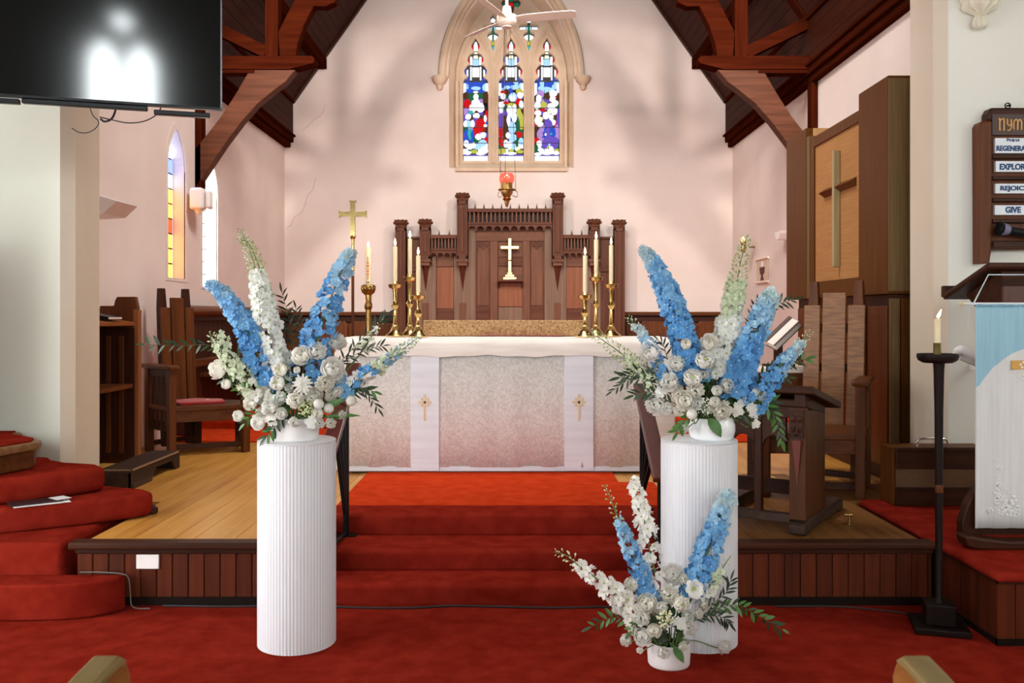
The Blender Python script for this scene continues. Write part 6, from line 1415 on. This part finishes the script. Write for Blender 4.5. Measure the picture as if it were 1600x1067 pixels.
class Arr:
    def __init__(self, base, dep, where): self.base = Vector(base); self.d = dep; self.where = where
    def p(self, u, v, dd=0.0): return PX(u, v, self.d+dd)
    def root(self, name, label, cat, pos, grp): return thing(name, label, cat, pos, grp+' in the arrangement '+self.where)
    def mouth(self, p, depth=0.02):
        q = self.base.copy(); q.x += max(-0.05, min(0.05, (p.x-q.x)*0.3)); q.y += max(-0.045, min(0.045, (p.y-q.y)*0.5)); q.z += depth; return q
    # round flower facing outwards
    def flower(self, kind, label, u, v, r, dd=0.0, style='rose', m=None, vv=0, face=None, stem=True):
        p = self.p(u, v, dd); R = r*(self.d+dd)/FOC
        t = self.root(kind, label, kind.replace('white_', '').replace('_', ' '), p, kind.replace('_', ' ')+' blooms')
        out = (p-(self.base+Vector((0,0,0.10)))); out.y = 0
        f = Vector(face) if face else Vector((out.x*1.9, -0.85-rf.uniform(0, .3), 0.12+out.z*0.9))
        if style == 'tulip' and not face: f = Vector((out.x*2.2, -0.5, 0.35+out.z))
        f.normalize(); q = f.to_track_quat('Z', 'Y') @ Quaternion((0,0,1), rf.uniform(0, 6.28))
        place('bloom', bloom(style, m or petW, vv), t, p, q, R)
        place('calyx', CALYX, t, p, q, R)
        if stem:
            e = p-f*R*1.1; b = self.mouth(p)
            MB().tube(curve([e, e-f*0.03+Vector((0,0,-0.02)), (e*0.45+b*0.55)+Vector((0, 0.01, 0.0)), b], 14), 0.0024, 5).build('stem', stemG, t, smooth=True)
        return t
    # spike of florets (delphinium, stock): pts in photograph pixels from base to tip
    def spike(self, kind, label, pts, w0, w1, a, b, grades, fs, n, buds=None, budk='g', dd=0.0, jitter=0.15, stemm=None, tail=True, bs=0.006):
        P = [self.p(u, v, dd+e) for u, v, e in [(q+(0,))[:3] for q in pts]]; c_ = curve(P, 60)
        t = self.root(kind, label, 'delphinium' if 'delph' in kind else kind.replace('_', ' '), P[0], kind.replace('_', ' ')+' stems')
        m = MB()
        if tail: m.tube(curve([self.mouth(P[0]), (self.mouth(P[0])+P[0])/2+Vector((0,0.01,0)), P[0]], 8), 0.004, 6)
        m.tube(c_, [0.0042*(1-0.75*k/len(c_))+0.0006 for k in range(len(c_))], 6).build('stem', stemm or stemG, t, smooth=True)
        rr = random.Random(len(label)*3+n); k0 = (self.d+dd)/FOC
        n = min(290, int(n*1.25))
        for i in range(n):
            f = a+(b-a)*(i+0.5)/n; x = f*(len(c_)-1); k = min(int(x), len(c_)-2); pos = c_[k].lerp(c_[k+1], x-k); tg = (c_[min(k+3, len(c_)-1)]-c_[max(k-3, 0)]).normalized()
            g = (f-a)/(b-a); gp = g**1.4; rad = (w0+(w1-w0)*gp)/2*k0
            ang = i*2.39996+rr.uniform(-.3, .3)
            e1 = tg.cross(Vector((0,1,0))).normalized(); e2 = tg.cross(e1)
            dirn = (e1*math.cos(ang)+e2*math.sin(ang))
            sc = (fs[0]+(fs[1]-fs[0])*gp)*0.92*k0*rr.uniform(.72, 1.22)
            pp = pos+dirn*max(rad-sc*0.55, 0.004)*rr.uniform(0.78, 1.14)+tg*rr.uniform(-.006, .006)
            gi = min(len(grades)-1, max(0, int(g*len(grades)+rr.uniform(-.7, .7))))
            me = FL[grades[gi]][rr.randrange(4)]
            q = (dirn+tg*rr.uniform(-.1, .35)+Vector((0, -0.25, 0))+Vector((rr.uniform(-.45,.45),rr.uniform(-.45,.45),rr.uniform(-.45,.45)))).to_track_quat('Z', 'Y')
            place('floret', me, t, pp, q, sc)
        if buds:
            ba, bb, nb, w_ = buds
            for i in range(nb):
                f = ba+(bb-ba)*(i+0.5)/nb; x = f*(len(c_)-1); k = min(int(x), len(c_)-2); pos = c_[k].lerp(c_[k+1], x-k); tg = (c_[min(k+3, len(c_)-1)]-c_[max(k-3, 0)]).normalized()
                ang = i*2.39996; e1 = tg.cross(Vector((0,1,0))).normalized(); e2 = tg.cross(e1); dirn = e1*math.cos(ang)+e2*math.sin(ang)
                g = (f-ba)/(bb-ba); sc = bs*(1.25-0.6*g)*rr.uniform(.85, 1.2); pp = pos+dirn*(w_*(1-0.6*g)/2*k0)
                place('bud', BUD[budk if isinstance(budk, str) and len(budk) == 1 else rr.choice(budk)], t, pp, (dirn+tg*0.7).to_track_quat('Z', 'Y'), sc)
        return t
    def spray(self, kind, label, pts, n, L, lk='d', dd=0.0, tail=True, start=0.12, droop=0.0):
        P = [self.p(u, v, dd+e) for u, v, e in [(q+(0,))[:3] for q in pts]]; c_ = curve(P, 40)
        t = self.root(kind, label, 'foliage', P[0], 'leafy sprays')
        m = MB()
        if tail: m.tube(curve([self.mouth(P[0]), (self.mouth(P[0])+P[0])/2, P[0]], 8), 0.0022, 5)
        m.tube(c_, [0.0020*(1-0.6*k/len(c_)) for k in range(len(c_))], 5).build('stem', stemD, t, smooth=True)
        rr = random.Random(n*7+len(label)); k0 = (self.d+dd)/FOC
        for i in range(n):
            f = start+(1-start)*(i+0.6)/n; x = min(f, 0.999)*(len(c_)-1); k = min(int(x), len(c_)-2); pos = c_[k].lerp(c_[k+1], x-k); tg = (c_[k+1]-c_[k]).normalized()
            sd = 1 if i % 2 else -1; e1 = tg.cross(Vector((0,1,0))).normalized(); ang = rr.uniform(0.5, 1.0)*sd
            d_ = (tg*math.cos(ang)+e1*math.sin(ang)+Vector((0, rr.uniform(-.5, .35), -droop))).normalized()
            if i == n-1: d_ = tg
            nx_ = Vector((rr.uniform(-.4,.4), -0.8, 0.6)); yv = nx_.cross(d_).normalized(); zv_ = d_.cross(yv)
            q = Matrix((d_, yv, zv_)).transposed().to_quaternion()
            place('leaf', LEAF[lk if len(lk) > 1 and lk in LEAF else rr.choice(lk)], t, pos, q, L*k0*rr.uniform(.75, 1.15))
        return t
    def bunch(self, kind, label, u, v, r, n, m1, dd=0.0, rs=0.0035):
        p = self.p(u, v, dd); t = self.root(kind, label, 'flower cluster', p, 'bud clusters'); rr = random.Random(n); R = r*self.d/FOC
        m = MB(); ms = MB()
        for i in range(n):
            d_ = Vector((rr.gauss(0,1), rr.gauss(0,1)-0.3, rr.gauss(0,1))).normalized(); c_ = p+d_*R*rr.uniform(.55, 1.0)
            m.ball(c_, rs*rr.uniform(.7, 1.2), 6, 4)
            if i % 2 == 0: ms.tube([p-Vector((0,0,R*0.9)), c_], 0.0008, 4)
        o = m.build('tiny_blossoms', m1, t, smooth=True, sharp=0); o['kind'] = 'stuff'
        ms.tube([p-Vector((0,0,R*0.9)), self.mouth(p)], 0.002, 5)
        o = ms.build('stalks', stemG, t); o['kind'] = 'stuff'
    def single_leaf(self, label, u0, v0, u1, v1, w, lk, dd=0.0, dd1=None):
        a = self.p(u0, v0, dd); b = self.p(u1, v1, dd if dd1 is None else dd1); d_ = b-a; L = d_.length; d_.normalize()
        t = self.root('broad_leaf', label, 'leaf', a, 'single leaves')
        nx_ = Vector((0.2, -1, 0.35)); yv = nx_.cross(d_).normalized(); zv_ = d_.cross(yv); q = Matrix((d_, yv, zv_)).transposed().to_quaternion()
        place('blade', LEAF[lk], t, a, q, (L, L*w, L))
        MB().tube([a, self.mouth(a)], 0.0018, 5).build('stalk', stemG, t)
    def filler(self, label, u, v, rx, rz, n, L):
        p = self.p(u, v, 0.02); rr = random.Random(n); m = MB(); src = {k: LEAF[k] for k in ('d', 'm', 'b')}
        t = None
        for i in range(n):
            d_ = Vector((rr.uniform(-1, 1), rr.uniform(-.6, .6), rr.uniform(-.45, 1))).normalized(); c_ = self.base+Vector((0,0,0.05))+Vector(((p.x-self.base.x)+d_.x*rx*rr.uniform(.1, .7), d_.y*rx*0.45, 0.04+d_.z*rz*rr.uniform(.0, .8)))
            nx_ = Vector((rr.uniform(-1,1), rr.uniform(-1,0.2), rr.uniform(-.5,1))); yv = nx_.cross(d_).normalized(); zv_ = d_.cross(yv)
            me = src[rr.choice('ddmb')]; sc = L*rr.uniform(.6, 1.2); k = len(m.v)
            for vtx in me.vertices: m.v.append(tuple(c_+(d_*vtx.co.x+yv*vtx.co.y*1.3+zv_*vtx.co.z)*sc))
            for f in me.polygons: m.f.append(tuple(q+k for q in f.vertices)); m.m.append(rr.randrange(2))
        o = m.build('foliage', [leafD, leafM], None, smooth=True, sharp=0); tag(o, label, 'foliage', None, 'stuff')

R_, S_, T_, A_, Z_, X_ = 'ranunculus', 'ruffled', 'tulip', 'anemone', 'spiky', 'rose'
# ---------------- arrangement on the first plinth
a = Arr((VL[0], VL[1], VL[2]+0.075), PLY-0.03, 'on the plinth by the television side railing')
a.filler('dense dark green filler leaves in the bowl on the first plinth', 461, 610, 0.17, 0.17, 190, 0.05)
a.spike('blue_delphinium', 'blue delphinium with a bent pale tip leaning over the carved chair', [(436,612),(408,565),(386,515),(360,474),(338,450),(320,443)], 50, 12, 0.02, 0.95, ['b1','b1','b1','b2','b2','b3','b3'], (12,6.5), 118, (0.92,1.0,9,12), 'b', 0.0)
a.spike('blue_delphinium', 'blue delphinium tapering towards the processional cross', [(478,600),(496,535),(512,480),(530,432),(543,402),(552,390)], 58, 12, 0.02, 0.95, ['b1','b1','b2','b1','b3','b3','b4'], (12,6.5), 84, (0.9,1.0,8,12), 'b', 0.03)
a.spike('white_delphinium', 'white stock spike with long green bud tip rising between the two blue delphiniums', [(438,610),(424,545),(412,480),(402,430),(390,392),(376,358)], 48, 30, 0.02, 0.62, ['w','w','w','w','w'], (11,9), 88, (0.60,1.0,80,22), 'gw', 0.01, bs=0.0075)
a.spike('white_delphinium', 'slender green budded stem beside the white stock spike', [(428,500),(415,450),(402,410),(388,380),(371,373)], 20, 14, 0.10, 0.42, ['g','g'], (7,5), 14, (0.40,1.0,46,18), 'g', 0.03, tail=False, bs=0.0075)
a.spike('bell_spray', 'spray of cream bells with buds hanging out over the carved chair', [(430,650),(400,615),(372,578),(345,545),(326,518)], 36, 20, 0.12, 0.80, ['W','g','g'], (8.5,6), 34, (0.75,1.0,16,18), 'cw', -0.05, bs=0.008)
a.spike('blue_delphinium', 'thin half opened delphinium pointing across the altar frontal', [(520,625),(560,592),(600,566),(630,545),(655,526)], 34, 12, 0.06, 0.72, ['b2','W','b1','g','b3','g'], (9,6), 44, (0.62,1.0,44,16), 'gb', -0.02, bs=0.0075)
a.spike('white_delphinium', 'thin white budded stem pointing towards the altar candlesticks', [(545,575),(566,548),(583,522),(600,495)], 22, 10, 0.3, 0.8, ['g','W'], (6,5), 10, (0.75,1.0,8,10), 'c', 0.02, bs=0.0055)
a.spike('bell_spray', 'cluster of cream buds on a dark leafy stem before the choir bench', [(400,600),(372,566),(350,540),(338,520)], 26, 20, 0.55, 0.95, ['g','g'], (7,5), 8, (0.6,1.0,14,24), 'c', 0.04, bs=0.008)
a.spray('ruscus_spray', 'long leafy spray reaching out past the back planks of the carved chair', [(420,600),(380,562),(330,540),(280,540),(224,538)], 26, 19, 'd', 0.0)
a.spray('ruscus_spray', 'upright dark leafy spray beside the white stock spike', [(455,590),(458,540),(452,500),(440,455)], 26, 17, 'b', 0.05)
a.spray('ruscus_spray', 'second upright dark leafy spray with tips against the back wall', [(460,580),(470,540),(468,505),(462,480)], 18, 15, 'b', 0.06)
a.spray('ruscus_spray', 'dark leafy spray reaching over the altar corner', [(500,600),(530,568),(560,535),(590,505),(605,492)], 26, 17, 'b', 0.02)
a.spray('ruscus_spray', 'second dark leafy spray lying against the altar frontal', [(505,600),(545,560),(580,545),(600,540)], 18, 15, 'b', 0.0)
a.spray('ruscus_spray', 'drooping leafy spray beside the railing post', [(515,640),(545,618),(570,612),(592,640)], 20, 16, 'b', -0.03, droop=0.3)
a.spray('ruscus_spray', 'leafy spray drooping over the rim of the first bowl', [(455,640),(440,652),(428,668),(415,684)], 16, 20, 'dm', -0.10)
a.spray('ruscus_spray', 'short leafy spray behind the cream bells', [(420,600),(395,585),(370,590),(352,575)], 16, 16, 'dm', 0.02)
a.single_leaf('long green strap leaf pointing to the railing post on the first plinth', 505, 652, 560, 645, 1.0, 'strap', -0.08)
a.single_leaf('green leaf below the strap leaf on the first plinth', 500, 640, 540, 622, 0.9, 'm', -0.08)
FLW = [
 ('white_ranunculus','upper ranunculus of the pair side by side below the stock spike',437,578,11.5,-.09,R_),('white_ranunculus','lower ranunculus of the pair below the stock spike',433,598,12,-.10,R_),
 ('white_carnation','round white carnation high beside the blue delphinium foot',495,548,14.5,-.05,S_),('white_rose','ruffled white rose at the foot of the second blue delphinium',471,556,15,-.05,X_),
 ('white_carnation','white carnation behind the dark leafy spray by the altar corner',527,534,13,.03,S_),('white_rose','large full white rose in the upper half nearest the altar',520,576,17,-.06,X_),
 ('white_carnation','white carnation tucked under the large rose',508,598,14,-.08,S_),('white_dahlia','spiky petalled white dahlia at the centre of the first arrangement',473,601,15,-.12,Z_),
 ('white_rose','cream rose at the altar edge of the first arrangement',530,588,12,-.03,X_),('white_peony','lone white peony facing the carved chair back planks',339,577,14.5,-.02,X_),
 ('white_ranunculus','small ranunculus just below the lone peony',353,600,8,-.03,R_),('white_ranunculus','small ranunculus hanging lowest over the chair leg',372,650,9,-.04,R_),
 ('white_carnation','white carnation at the chair side of the lower edge',390,629,11.5,-.07,S_),('white_carnation','larger ruffled carnation inside the lower edge',421,636,13,-.11,S_),
 ('white_rose','white rose drooping beside the bowl rim, chair side',403,660,11.5,-.09,X_),('white_ranunculus','pale ranunculus right above the green hydrangea',462,625,13,-.13,S_),
 ('white_ranunculus','small ranunculus at the rim towards the railing',496,646,9.5,-.13,R_),('white_freesia','small white freesia lowest at the rim towards the railing',499,661,8,-.12,S_),
 ('white_tulip','closed white tulip pointing to the altar frontal',549,626,9,-.06,T_),('white_tulip','white tulip just above the strap leaf',514,638,8.5,-.10,T_),('white_tulip','white tulip beside the pale ranunculus',498,631,9,-.12,T_),
 ('white_freesia','white freesia drooping by the railing post',517,661,8,-.09,S_),('white_ranunculus','tiny ranunculus bud between pair and carnation',464,578,5.5,-.10,R_),
 ('white_freesia','white freesia nestled right of the hydrangea',528,612,8,-.07,S_),('white_freesia','white freesia beside the dahlia towards the altar',534,648,6.5,-.07,S_),('white_freesia','white freesia over the bowl rim centre',459,660,8,-.13,S_),
 ('white_freesia','white freesia above the drooping leafy spray',440,646,9,-.12,S_),('white_carnation','small carnation filling between blue spike and pair',415,612,10,-.06,S_),('white_freesia','white freesia behind the dahlia, bowl side',452,606,7,-.05,S_)]
for i, (k, lb, u, v, r, dd, stl) in enumerate(FLW): a.flower(k, lb+(', first plinth' if 'first' not in lb else ''), u, v, r, dd, stl, petW if i % 3 else petC, i % 3)
a.bunch('hydrangea_cluster', 'cluster of tiny green white hydrangea buds over the first bowl', 479, 638, 14, 130, mat('green_white_buds', s(216, 224, 176), 0.6), -.12)
# ---------------- arrangement on the second plinth
b = Arr((VR[0], VR[1], VR[2]+0.075), PRY-0.03, 'on the plinth before the prayer desk')
b.filler('dense dark green filler leaves in the bowl on the second plinth', 1108, 605, 0.17, 0.17, 190, 0.05)
b.spike('blue_delphinium', 'tall blue delphinium leaning towards the altar candles with a curled pale tip', [(1085,600),(1072,545),(1052,478),(1032,432),(1015,402),(998,386)], 52, 12, 0.02, 0.94, ['b1','b1','b1','b2','b2','b3','b4'], (12,6.5), 130, (0.9,1.0,9,14), 'b', 0.0)
b.spike('white_delphinium', 'tall white delphinium ending in a long green bud tip before the wall sconce', [(1120,600),(1134,530),(1146,470),(1156,415),(1167,368)], 46, 28, 0.04, 0.64, ['w','w','w','g','g'], (11,8), 96, (0.60,1.0,110,26), 'gw', 0.02, bs=0.0085)
b.spike('blue_delphinium', 'stout blue delphinium leaning towards the carved chair', [(1140,625),(1160,570),(1180,518),(1198,476),(1210,452)], 50, 24, 0.02, 0.92, ['b1','b1','b1','b2','b3','b3','b4'], (12,8), 108, (0.88,1.02,6,20), 'w', -0.03)
b.spike('blue_delphinium', 'short blue and white budded delphinium in front of the open book', [(1170,640),(1200,598),(1228,562),(1250,538),(1268,516)], 42, 10, 0.04, 0.80, ['b1','b1','b2','b3','b4'], (10,5.5), 44, (0.72,1.0,18,16), 'cw', -0.04, bs=0.0065)
b.spike('blue_delphinium', 'thin budded delphinium with few blue florets before the altar edge', [(1050,620),(1030,570),(1008,528),(990,505),(980,494)], 26, 12, 0.1, 0.7, ['b1','b1','b3','b4'], (9,6), 24, (0.66,1.0,14,14), 'cw', -0.02, bs=0.006)
b.spike('snapdragon', 'green budded snapdragon spike pointing along the altar cloth', [(1040,640),(1012,592),(980,560),(950,537),(922,519)], 26, 10, 0.15, 0.5, ['g','g'], (6,5), 16, (0.35,1.0,100,24), 'gc', -0.03, bs=0.0075)
b.spray('ruscus_spray', 'dark leafy spray beside the handrail top', [(1060,620),(1030,592),(1000,583),(968,590)], 24, 20, 'd', -0.03)
b.spray('ruscus_spray', 'thin dark leafy spray drooping over the altar frontal, second plinth', [(1040,610),(1000,592),(978,596),(955,612)], 14, 15, 'b', 0.0, droop=0.2)
b.spray('ruscus_spray', 'small dark leafy spray before the altar cloth end', [(1050,590),(1040,550),(1034,535),(1018,530)], 14, 15, 'b', 0.05)
b.spray('ruscus_spray', 'leafy spray reaching up to the organ case', [(1140,580),(1180,512),(1205,480),(1240,468)], 26, 18, 'd', 0.06)
b.spray('ruscus_spray', 'leafy spray spreading in front of the prayer desk top', [(1150,620),(1190,585),(1225,570),(1262,560)], 24, 19, 'dm', 0.02)
b.spray('ruscus_spray', 'leafy spray drooping in front of the carved desk post', [(1140,640),(1180,630),(1208,645),(1222,690)], 26, 19, 'dm', -0.03, droop=0.25)
b.spray('ruscus_spray', 'upright dark leaves between white and stout blue delphiniums', [(1130,600),(1160,540),(1175,500),(1182,470)], 18, 17, 'b', 0.05)
b.spray('ruscus_spray', 'leafy spray hanging over the second bowl on the altar side', [(1095,640),(1078,650),(1066,662),(1058,676)], 14, 17, 'm', -0.10)
b.single_leaf('broad green leaf hanging over the front of the glossy bowl', 1106, 654, 1130, 680, 1.2, 'broad', -0.105, -0.135)
FLW = [
 ('white_rose','upright white rose nearest the altar cloth end',1016,550,14.5,-.05,X_),('white_rose','white rose between tall blue and white delphiniums',1107,536,13.5,-.04,X_),('white_ranunculus','big ranunculus high at the centre',1101,562,14.5,-.09,R_),
 ('white_ranunculus','big ranunculus in the middle below the first big one',1082,590,14.5,-.12,R_),('white_ranunculus','small cream ranunculus against the tall blue spike',1072,537,8.5,-.08,R_),('white_carnation','tall oval carnation beside the tall blue spike',1056,568,13,-.07,S_),
 ('white_carnation','ruffled carnation on the handrail side',1045,597,14.5,-.09,S_),('white_carnation','flat carnation below the middle ranunculus',1087,611,13,-.11,S_),('white_ranunculus','small round ranunculus under the stout blue spike',1120,610,8.5,-.12,R_),
 ('white_carnation','carnation beside the small round ranunculus',1138,603,11.5,-.09,S_),('white_rose','loose white rose at the lower handrail side',1071,626,14.5,-.11,X_),('white_peony','large white peony lowest on the handrail side',1023,632,15.5,-.05,S_),
 ('white_freesia','white freesia beside the low peony',1042,638,9.5,-.08,S_),('white_freesia','white freesia under the loose rose',1062,643,9,-.10,S_),('white_tulip','white tulip hanging at the bowl rim, handrail side',1081,647,9,-.12,T_),
 ('white_ranunculus','cream ranunculus above the gypsophila',1117,628,9,-.14,R_),('white_carnation','big cream carnation over the bowl rim',1129,642,15,-.13,S_),('white_phlox','white phlox head in front of the desk end',1176,640,14,-.06,'phlox'),
 ('white_phlox','white phlox head nearest the carved capital',1193,624,12,-.04,'phlox'),('white_phlox','small white phlox hanging lowest over the desk arcade',1180,662,9,-.06,'phlox'),('white_freesia','white bells hanging beside the glossy bowl',1067,668,9,-.09,S_),
 ('white_freesia','white freesia between big ranunculus and blue spike',1060,608,7,-.06,S_),('white_freesia','white freesia above the broad hanging leaf',1105,640,7,-.13,S_),('white_phlox','white phlox high on the desk side',1180,612,10,-.03,'phlox')]
for i, (k, lb, u, v, r, dd, stl) in enumerate(FLW): b.flower(k, lb+', second plinth', u, v, r, dd, stl, petC if i % 3 == 1 else petW, i % 3)
b.bunch('gypsophila_cluster', 'airy cluster of tiny white gypsophila beside the big cream carnation', 1103, 636, 14, 70, petW, -.13, 0.0032)
# ---------------- arrangement on the floor
c = Arr((VF[0], VF[1], VF[2]+0.075), 3.72, 'on the red carpet')
c.filler('dense dark filler leaves in the bowl on the carpet', 1042, 965, 0.14, 0.12, 120, 0.045)
c.spike('blue_delphinium', 'slim blue delphinium with a budded tip before the red steps', [(1018,950),(1000,895),(978,840),(960,795),(945,757)], 38, 14, 0.02, 0.66, ['b1','b1','b2','b3'], (11.5,7), 42, (0.62,1.0,22,14), 'gw', 0.0, bs=0.007)
c.spike('white_delphinium', 'white bell delphinium standing in front of the railing', [(1034,940),(1020,880),(1008,820),(998,780),(990,748)], 42, 16, 0.04, 0.98, ['W','W','W','W'], (12.5,9), 34, None, 'g', 0.02)
c.spike('blue_delphinium', 'blue delphinium in front of the second plinth', [(1080,935),(1100,880),(1118,825),(1132,788),(1140,764)], 48, 18, 0.02, 0.95, ['b1','b2','b2','b3','b4'], (12,7.5), 88, (0.92,1.02,5,12), 'b', 0.02)
c.spike('white_delphinium', 'arching white delphinium spray with buds reaching across the steps', [(1005,965),(975,940),(940,910),(905,884),(885,868),(866,862)], 40, 18, 0.06, 0.62, ['W','W','W'], (11.5,8), 26, (0.6,1.0,18,18), 'c', -0.04, bs=0.0075)
c.spike('white_delphinium', 'thin budded white stem against the second plinth', [(1088,960),(1110,920),(1126,892),(1142,868)], 26, 12, 0.1, 0.65, ['W','W','g'], (9,6), 16, (0.65,1.0,9,12), 'c', -0.02, bs=0.006)
c.spray('ruscus_spray', 'long leafy spray trailing across the carpet towards the dais', [(1070,975),(1110,955),(1150,945),(1185,962),(1224,984)], 30, 19, 'dm', -0.02)
c.spray('ruscus_spray', 'dark leafy spray standing out in front of the second plinth', [(1075,970),(1110,945),(1135,925),(1142,905)], 18, 18, 'b', -0.04)
c.spray('ruscus_spray', 'dark leafy spray drooping before the second plinth', [(1075,975),(1105,962),(1130,965),(1140,975)], 16, 18, 'b', -0.05, droop=0.3)
c.spray('ruscus_spray', 'leafy spray reaching over the carpet on the steps side', [(1020,985),(985,970),(955,965),(922,980)], 18, 17, 'dm', -0.02)
c.single_leaf('green leaf hanging over the front of the carpet bowl', 1052, 1008, 1070, 1036, 1.4, 'm', -0.075, -0.10)
FLW = [
 ('white_ranunculus','round ranunculus against the foot of the slim blue spike',986,913,11.5,-.03,R_),('white_ranunculus','round ranunculus just below the one by the slim blue spike',982,937,10,-.06,R_),('white_rose','tall white rose at the top centre',1051,897,15.5,.02,X_),
 ('white_rose','large white rose on the steps side',1010,943,15,-.06,X_),('white_peony','white peony under the large rose',1002,966,12.5,-.09,S_),('white_ranunculus','large ranunculus right of centre',1065,944,12.5,-.09,R_),
 ('white_anemone','open white anemone with a green eye',1084,920,14,-.05,A_),('white_carnation','ruffled carnation in the middle',1046,930,13.5,-.05,S_),('white_carnation','ruffled carnation behind the large rose',1026,930,12,-.01,S_),
 ('white_rose','small white rose above the bowl rim',1022,985,10.5,-.10,X_),('white_rose','white rose hanging beside the bowl',1004,995,12.5,-.08,X_),('white_freesia','white freesia drooping lowest on the steps side',978,1000,9,-.05,S_),
 ('white_ranunculus','loose blossom lying against the foot of the plinth',1133,1012,10.5,.05,S_),('white_freesia','small white blossom on the bowl rim, plinth side',1067,1010,7,-.10,S_),('white_rose','pale blossom hanging over the front of the bowl',1037,1020,9.5,-.11,S_),
 ('white_freesia','green white bud hanging below the bowl rim',1000,1016,5,-.08,S_),('white_carnation','ruffled carnation low on the plinth side',1076,981,12,-.09,S_),('white_freesia','white bells standing out before the plinth',1102,945,9,-.04,S_),
 ('white_freesia','white bells among the dark spray',1092,958,8,-.06,S_),('white_freesia','white freesia between rose and viburnum',990,985,8,-.06,S_),('white_freesia','white freesia above the viburnum',1035,948,8,-.09,S_),('white_freesia','white bells beside the tall rose',1070,905,8,-.01,S_),('white_freesia','white bells at the steps side edge',965,950,9,-.04,S_)]
for i, (k, lb, u, v, r, dd, stl) in enumerate(FLW): c.flower(k, lb+', carpet arrangement', u, v, r, dd, stl, petC if i % 2 else petW, i % 3)
c.bunch('viburnum_cluster', 'cluster of cream viburnum buds over the carpet bowl', 1038, 966, 14, 80, mat('cream_bud_cluster', s(226, 226, 190), 0.6), -.11, 0.0042)
c.bunch('moss_tuft', 'tuft of grey green moss on the rim of the carpet bowl', 1036, 996, 10, 140, MATS['grey_green_moss'], -.085, 0.0035)

# smaller blooms and sprigs that fill the arrangements
def fill(arr, where, lst):
    for i, (k, lb, u, v, r, dd, stl) in enumerate(lst): arr.flower(k, lb+', '+where, u, v, r, dd, stl, petS if i % 2 else petC, i % 3)
fill(a, 'first plinth', [('white_carnation','carnation deep between the large rose and the dahlia',492,616,12,-.05,S_),('white_carnation','carnation deep between blue spike and centre',452,560,12,.0,S_),('white_carnation','small carnation over the green hydrangea',486,622,9,-.10,S_),('white_lisianthus','lisianthus under the lower ranunculus of the pair',436,622,11,-.09,S_),('white_lisianthus','lisianthus at the lower chair side above the drooping rose',409,644,10,-.07,S_),('white_lisianthus','lisianthus beside the larger ruffled carnation',406,622,9,-.05,S_),('white_lisianthus','lisianthus behind the tulips on the altar side',517,618,9,-.05,S_),('white_phlox','white phlox head below the thin half opened delphinium',545,606,13,-.02,'phlox'),('white_phlox','white phlox head left of the bowl rim',424,655,12,-.10,'phlox'),('white_phlox','white phlox head over the bowl rim towards the altar',485,660,11,-.13,'phlox')])
fill(b, 'second plinth', [('white_carnation','carnation deep between the two big ranunculus',1098,584,10,-.05,S_),('white_lisianthus','lisianthus below the upright rose',1028,574,11,-.02,S_),('white_lisianthus','lisianthus between the loose rose and the flat carnation',1060,616,10,-.09,S_),('white_lisianthus','lisianthus between gypsophila and middle ranunculus',1090,630,10,-.12,S_),('white_phlox','white phlox head beside the big cream carnation, desk side',1152,640,12,-.09,'phlox'),('white_phlox','white phlox head among the leaves at the desk side',1160,625,11,-.06,'phlox'),('white_phlox','white phlox head at the foot of the white delphinium',1130,575,12,-.02,'phlox'),('white_phlox','white phlox head on the handrail side below the lisianthus',1030,614,11,-.05,'phlox')])
fill(c, 'carpet arrangement', [('white_lisianthus','lisianthus deep between the large rose and carnations',1030,952,11,-.06,S_),('white_lisianthus','lisianthus beside the anemone on the plinth side',1075,962,10,-.07,S_),('white_phlox','white phlox head at the steps side above the low freesia',984,968,12,-.04,'phlox'),('white_phlox','white phlox head on the plinth side of the viburnum',1062,972,12,-.10,'phlox'),('white_phlox','white phlox head over the arching spray',972,930,11,-.02,'phlox')])
a.spray('ruscus_spray', 'leafy sprig between the drooping rose and the bowl', [(440,640),(418,640),(396,648),(382,662)], 14, 18, 'dm', -0.07)
a.spray('ruscus_spray', 'leafy sprig under the cream bells', [(410,630),(385,612),(362,598),(345,590)], 14, 18, 'dm', -0.02)
a.spray('ruscus_spray', 'leafy sprig at the foot of the thin half opened delphinium', [(510,630),(540,610),(565,606),(585,612)], 16, 17, 'dm', -0.03)
b.spray('ruscus_spray', 'leafy sprig over the handrail beside the low peony', [(1060,640),(1035,620),(1010,612),(990,618)], 16, 19, 'd', -0.05)
b.spray('ruscus_spray', 'dense leafy sprig in front of the desk arcade', [(1140,640),(1165,648),(1188,640),(1206,626)], 18, 20, 'dm', -0.02)
b.spray('ruscus_spray', 'leafy sprig between the stout and the short delphinium', [(1150,620),(1178,600),(1205,590),(1232,590)], 16, 18, 'd', 0.0)
c.spray('ruscus_spray', 'leafy sprig in front of the white delphinium foot', [(1050,975),(1030,968),(1000,975),(985,990)], 14, 18, 'dm', -0.06)
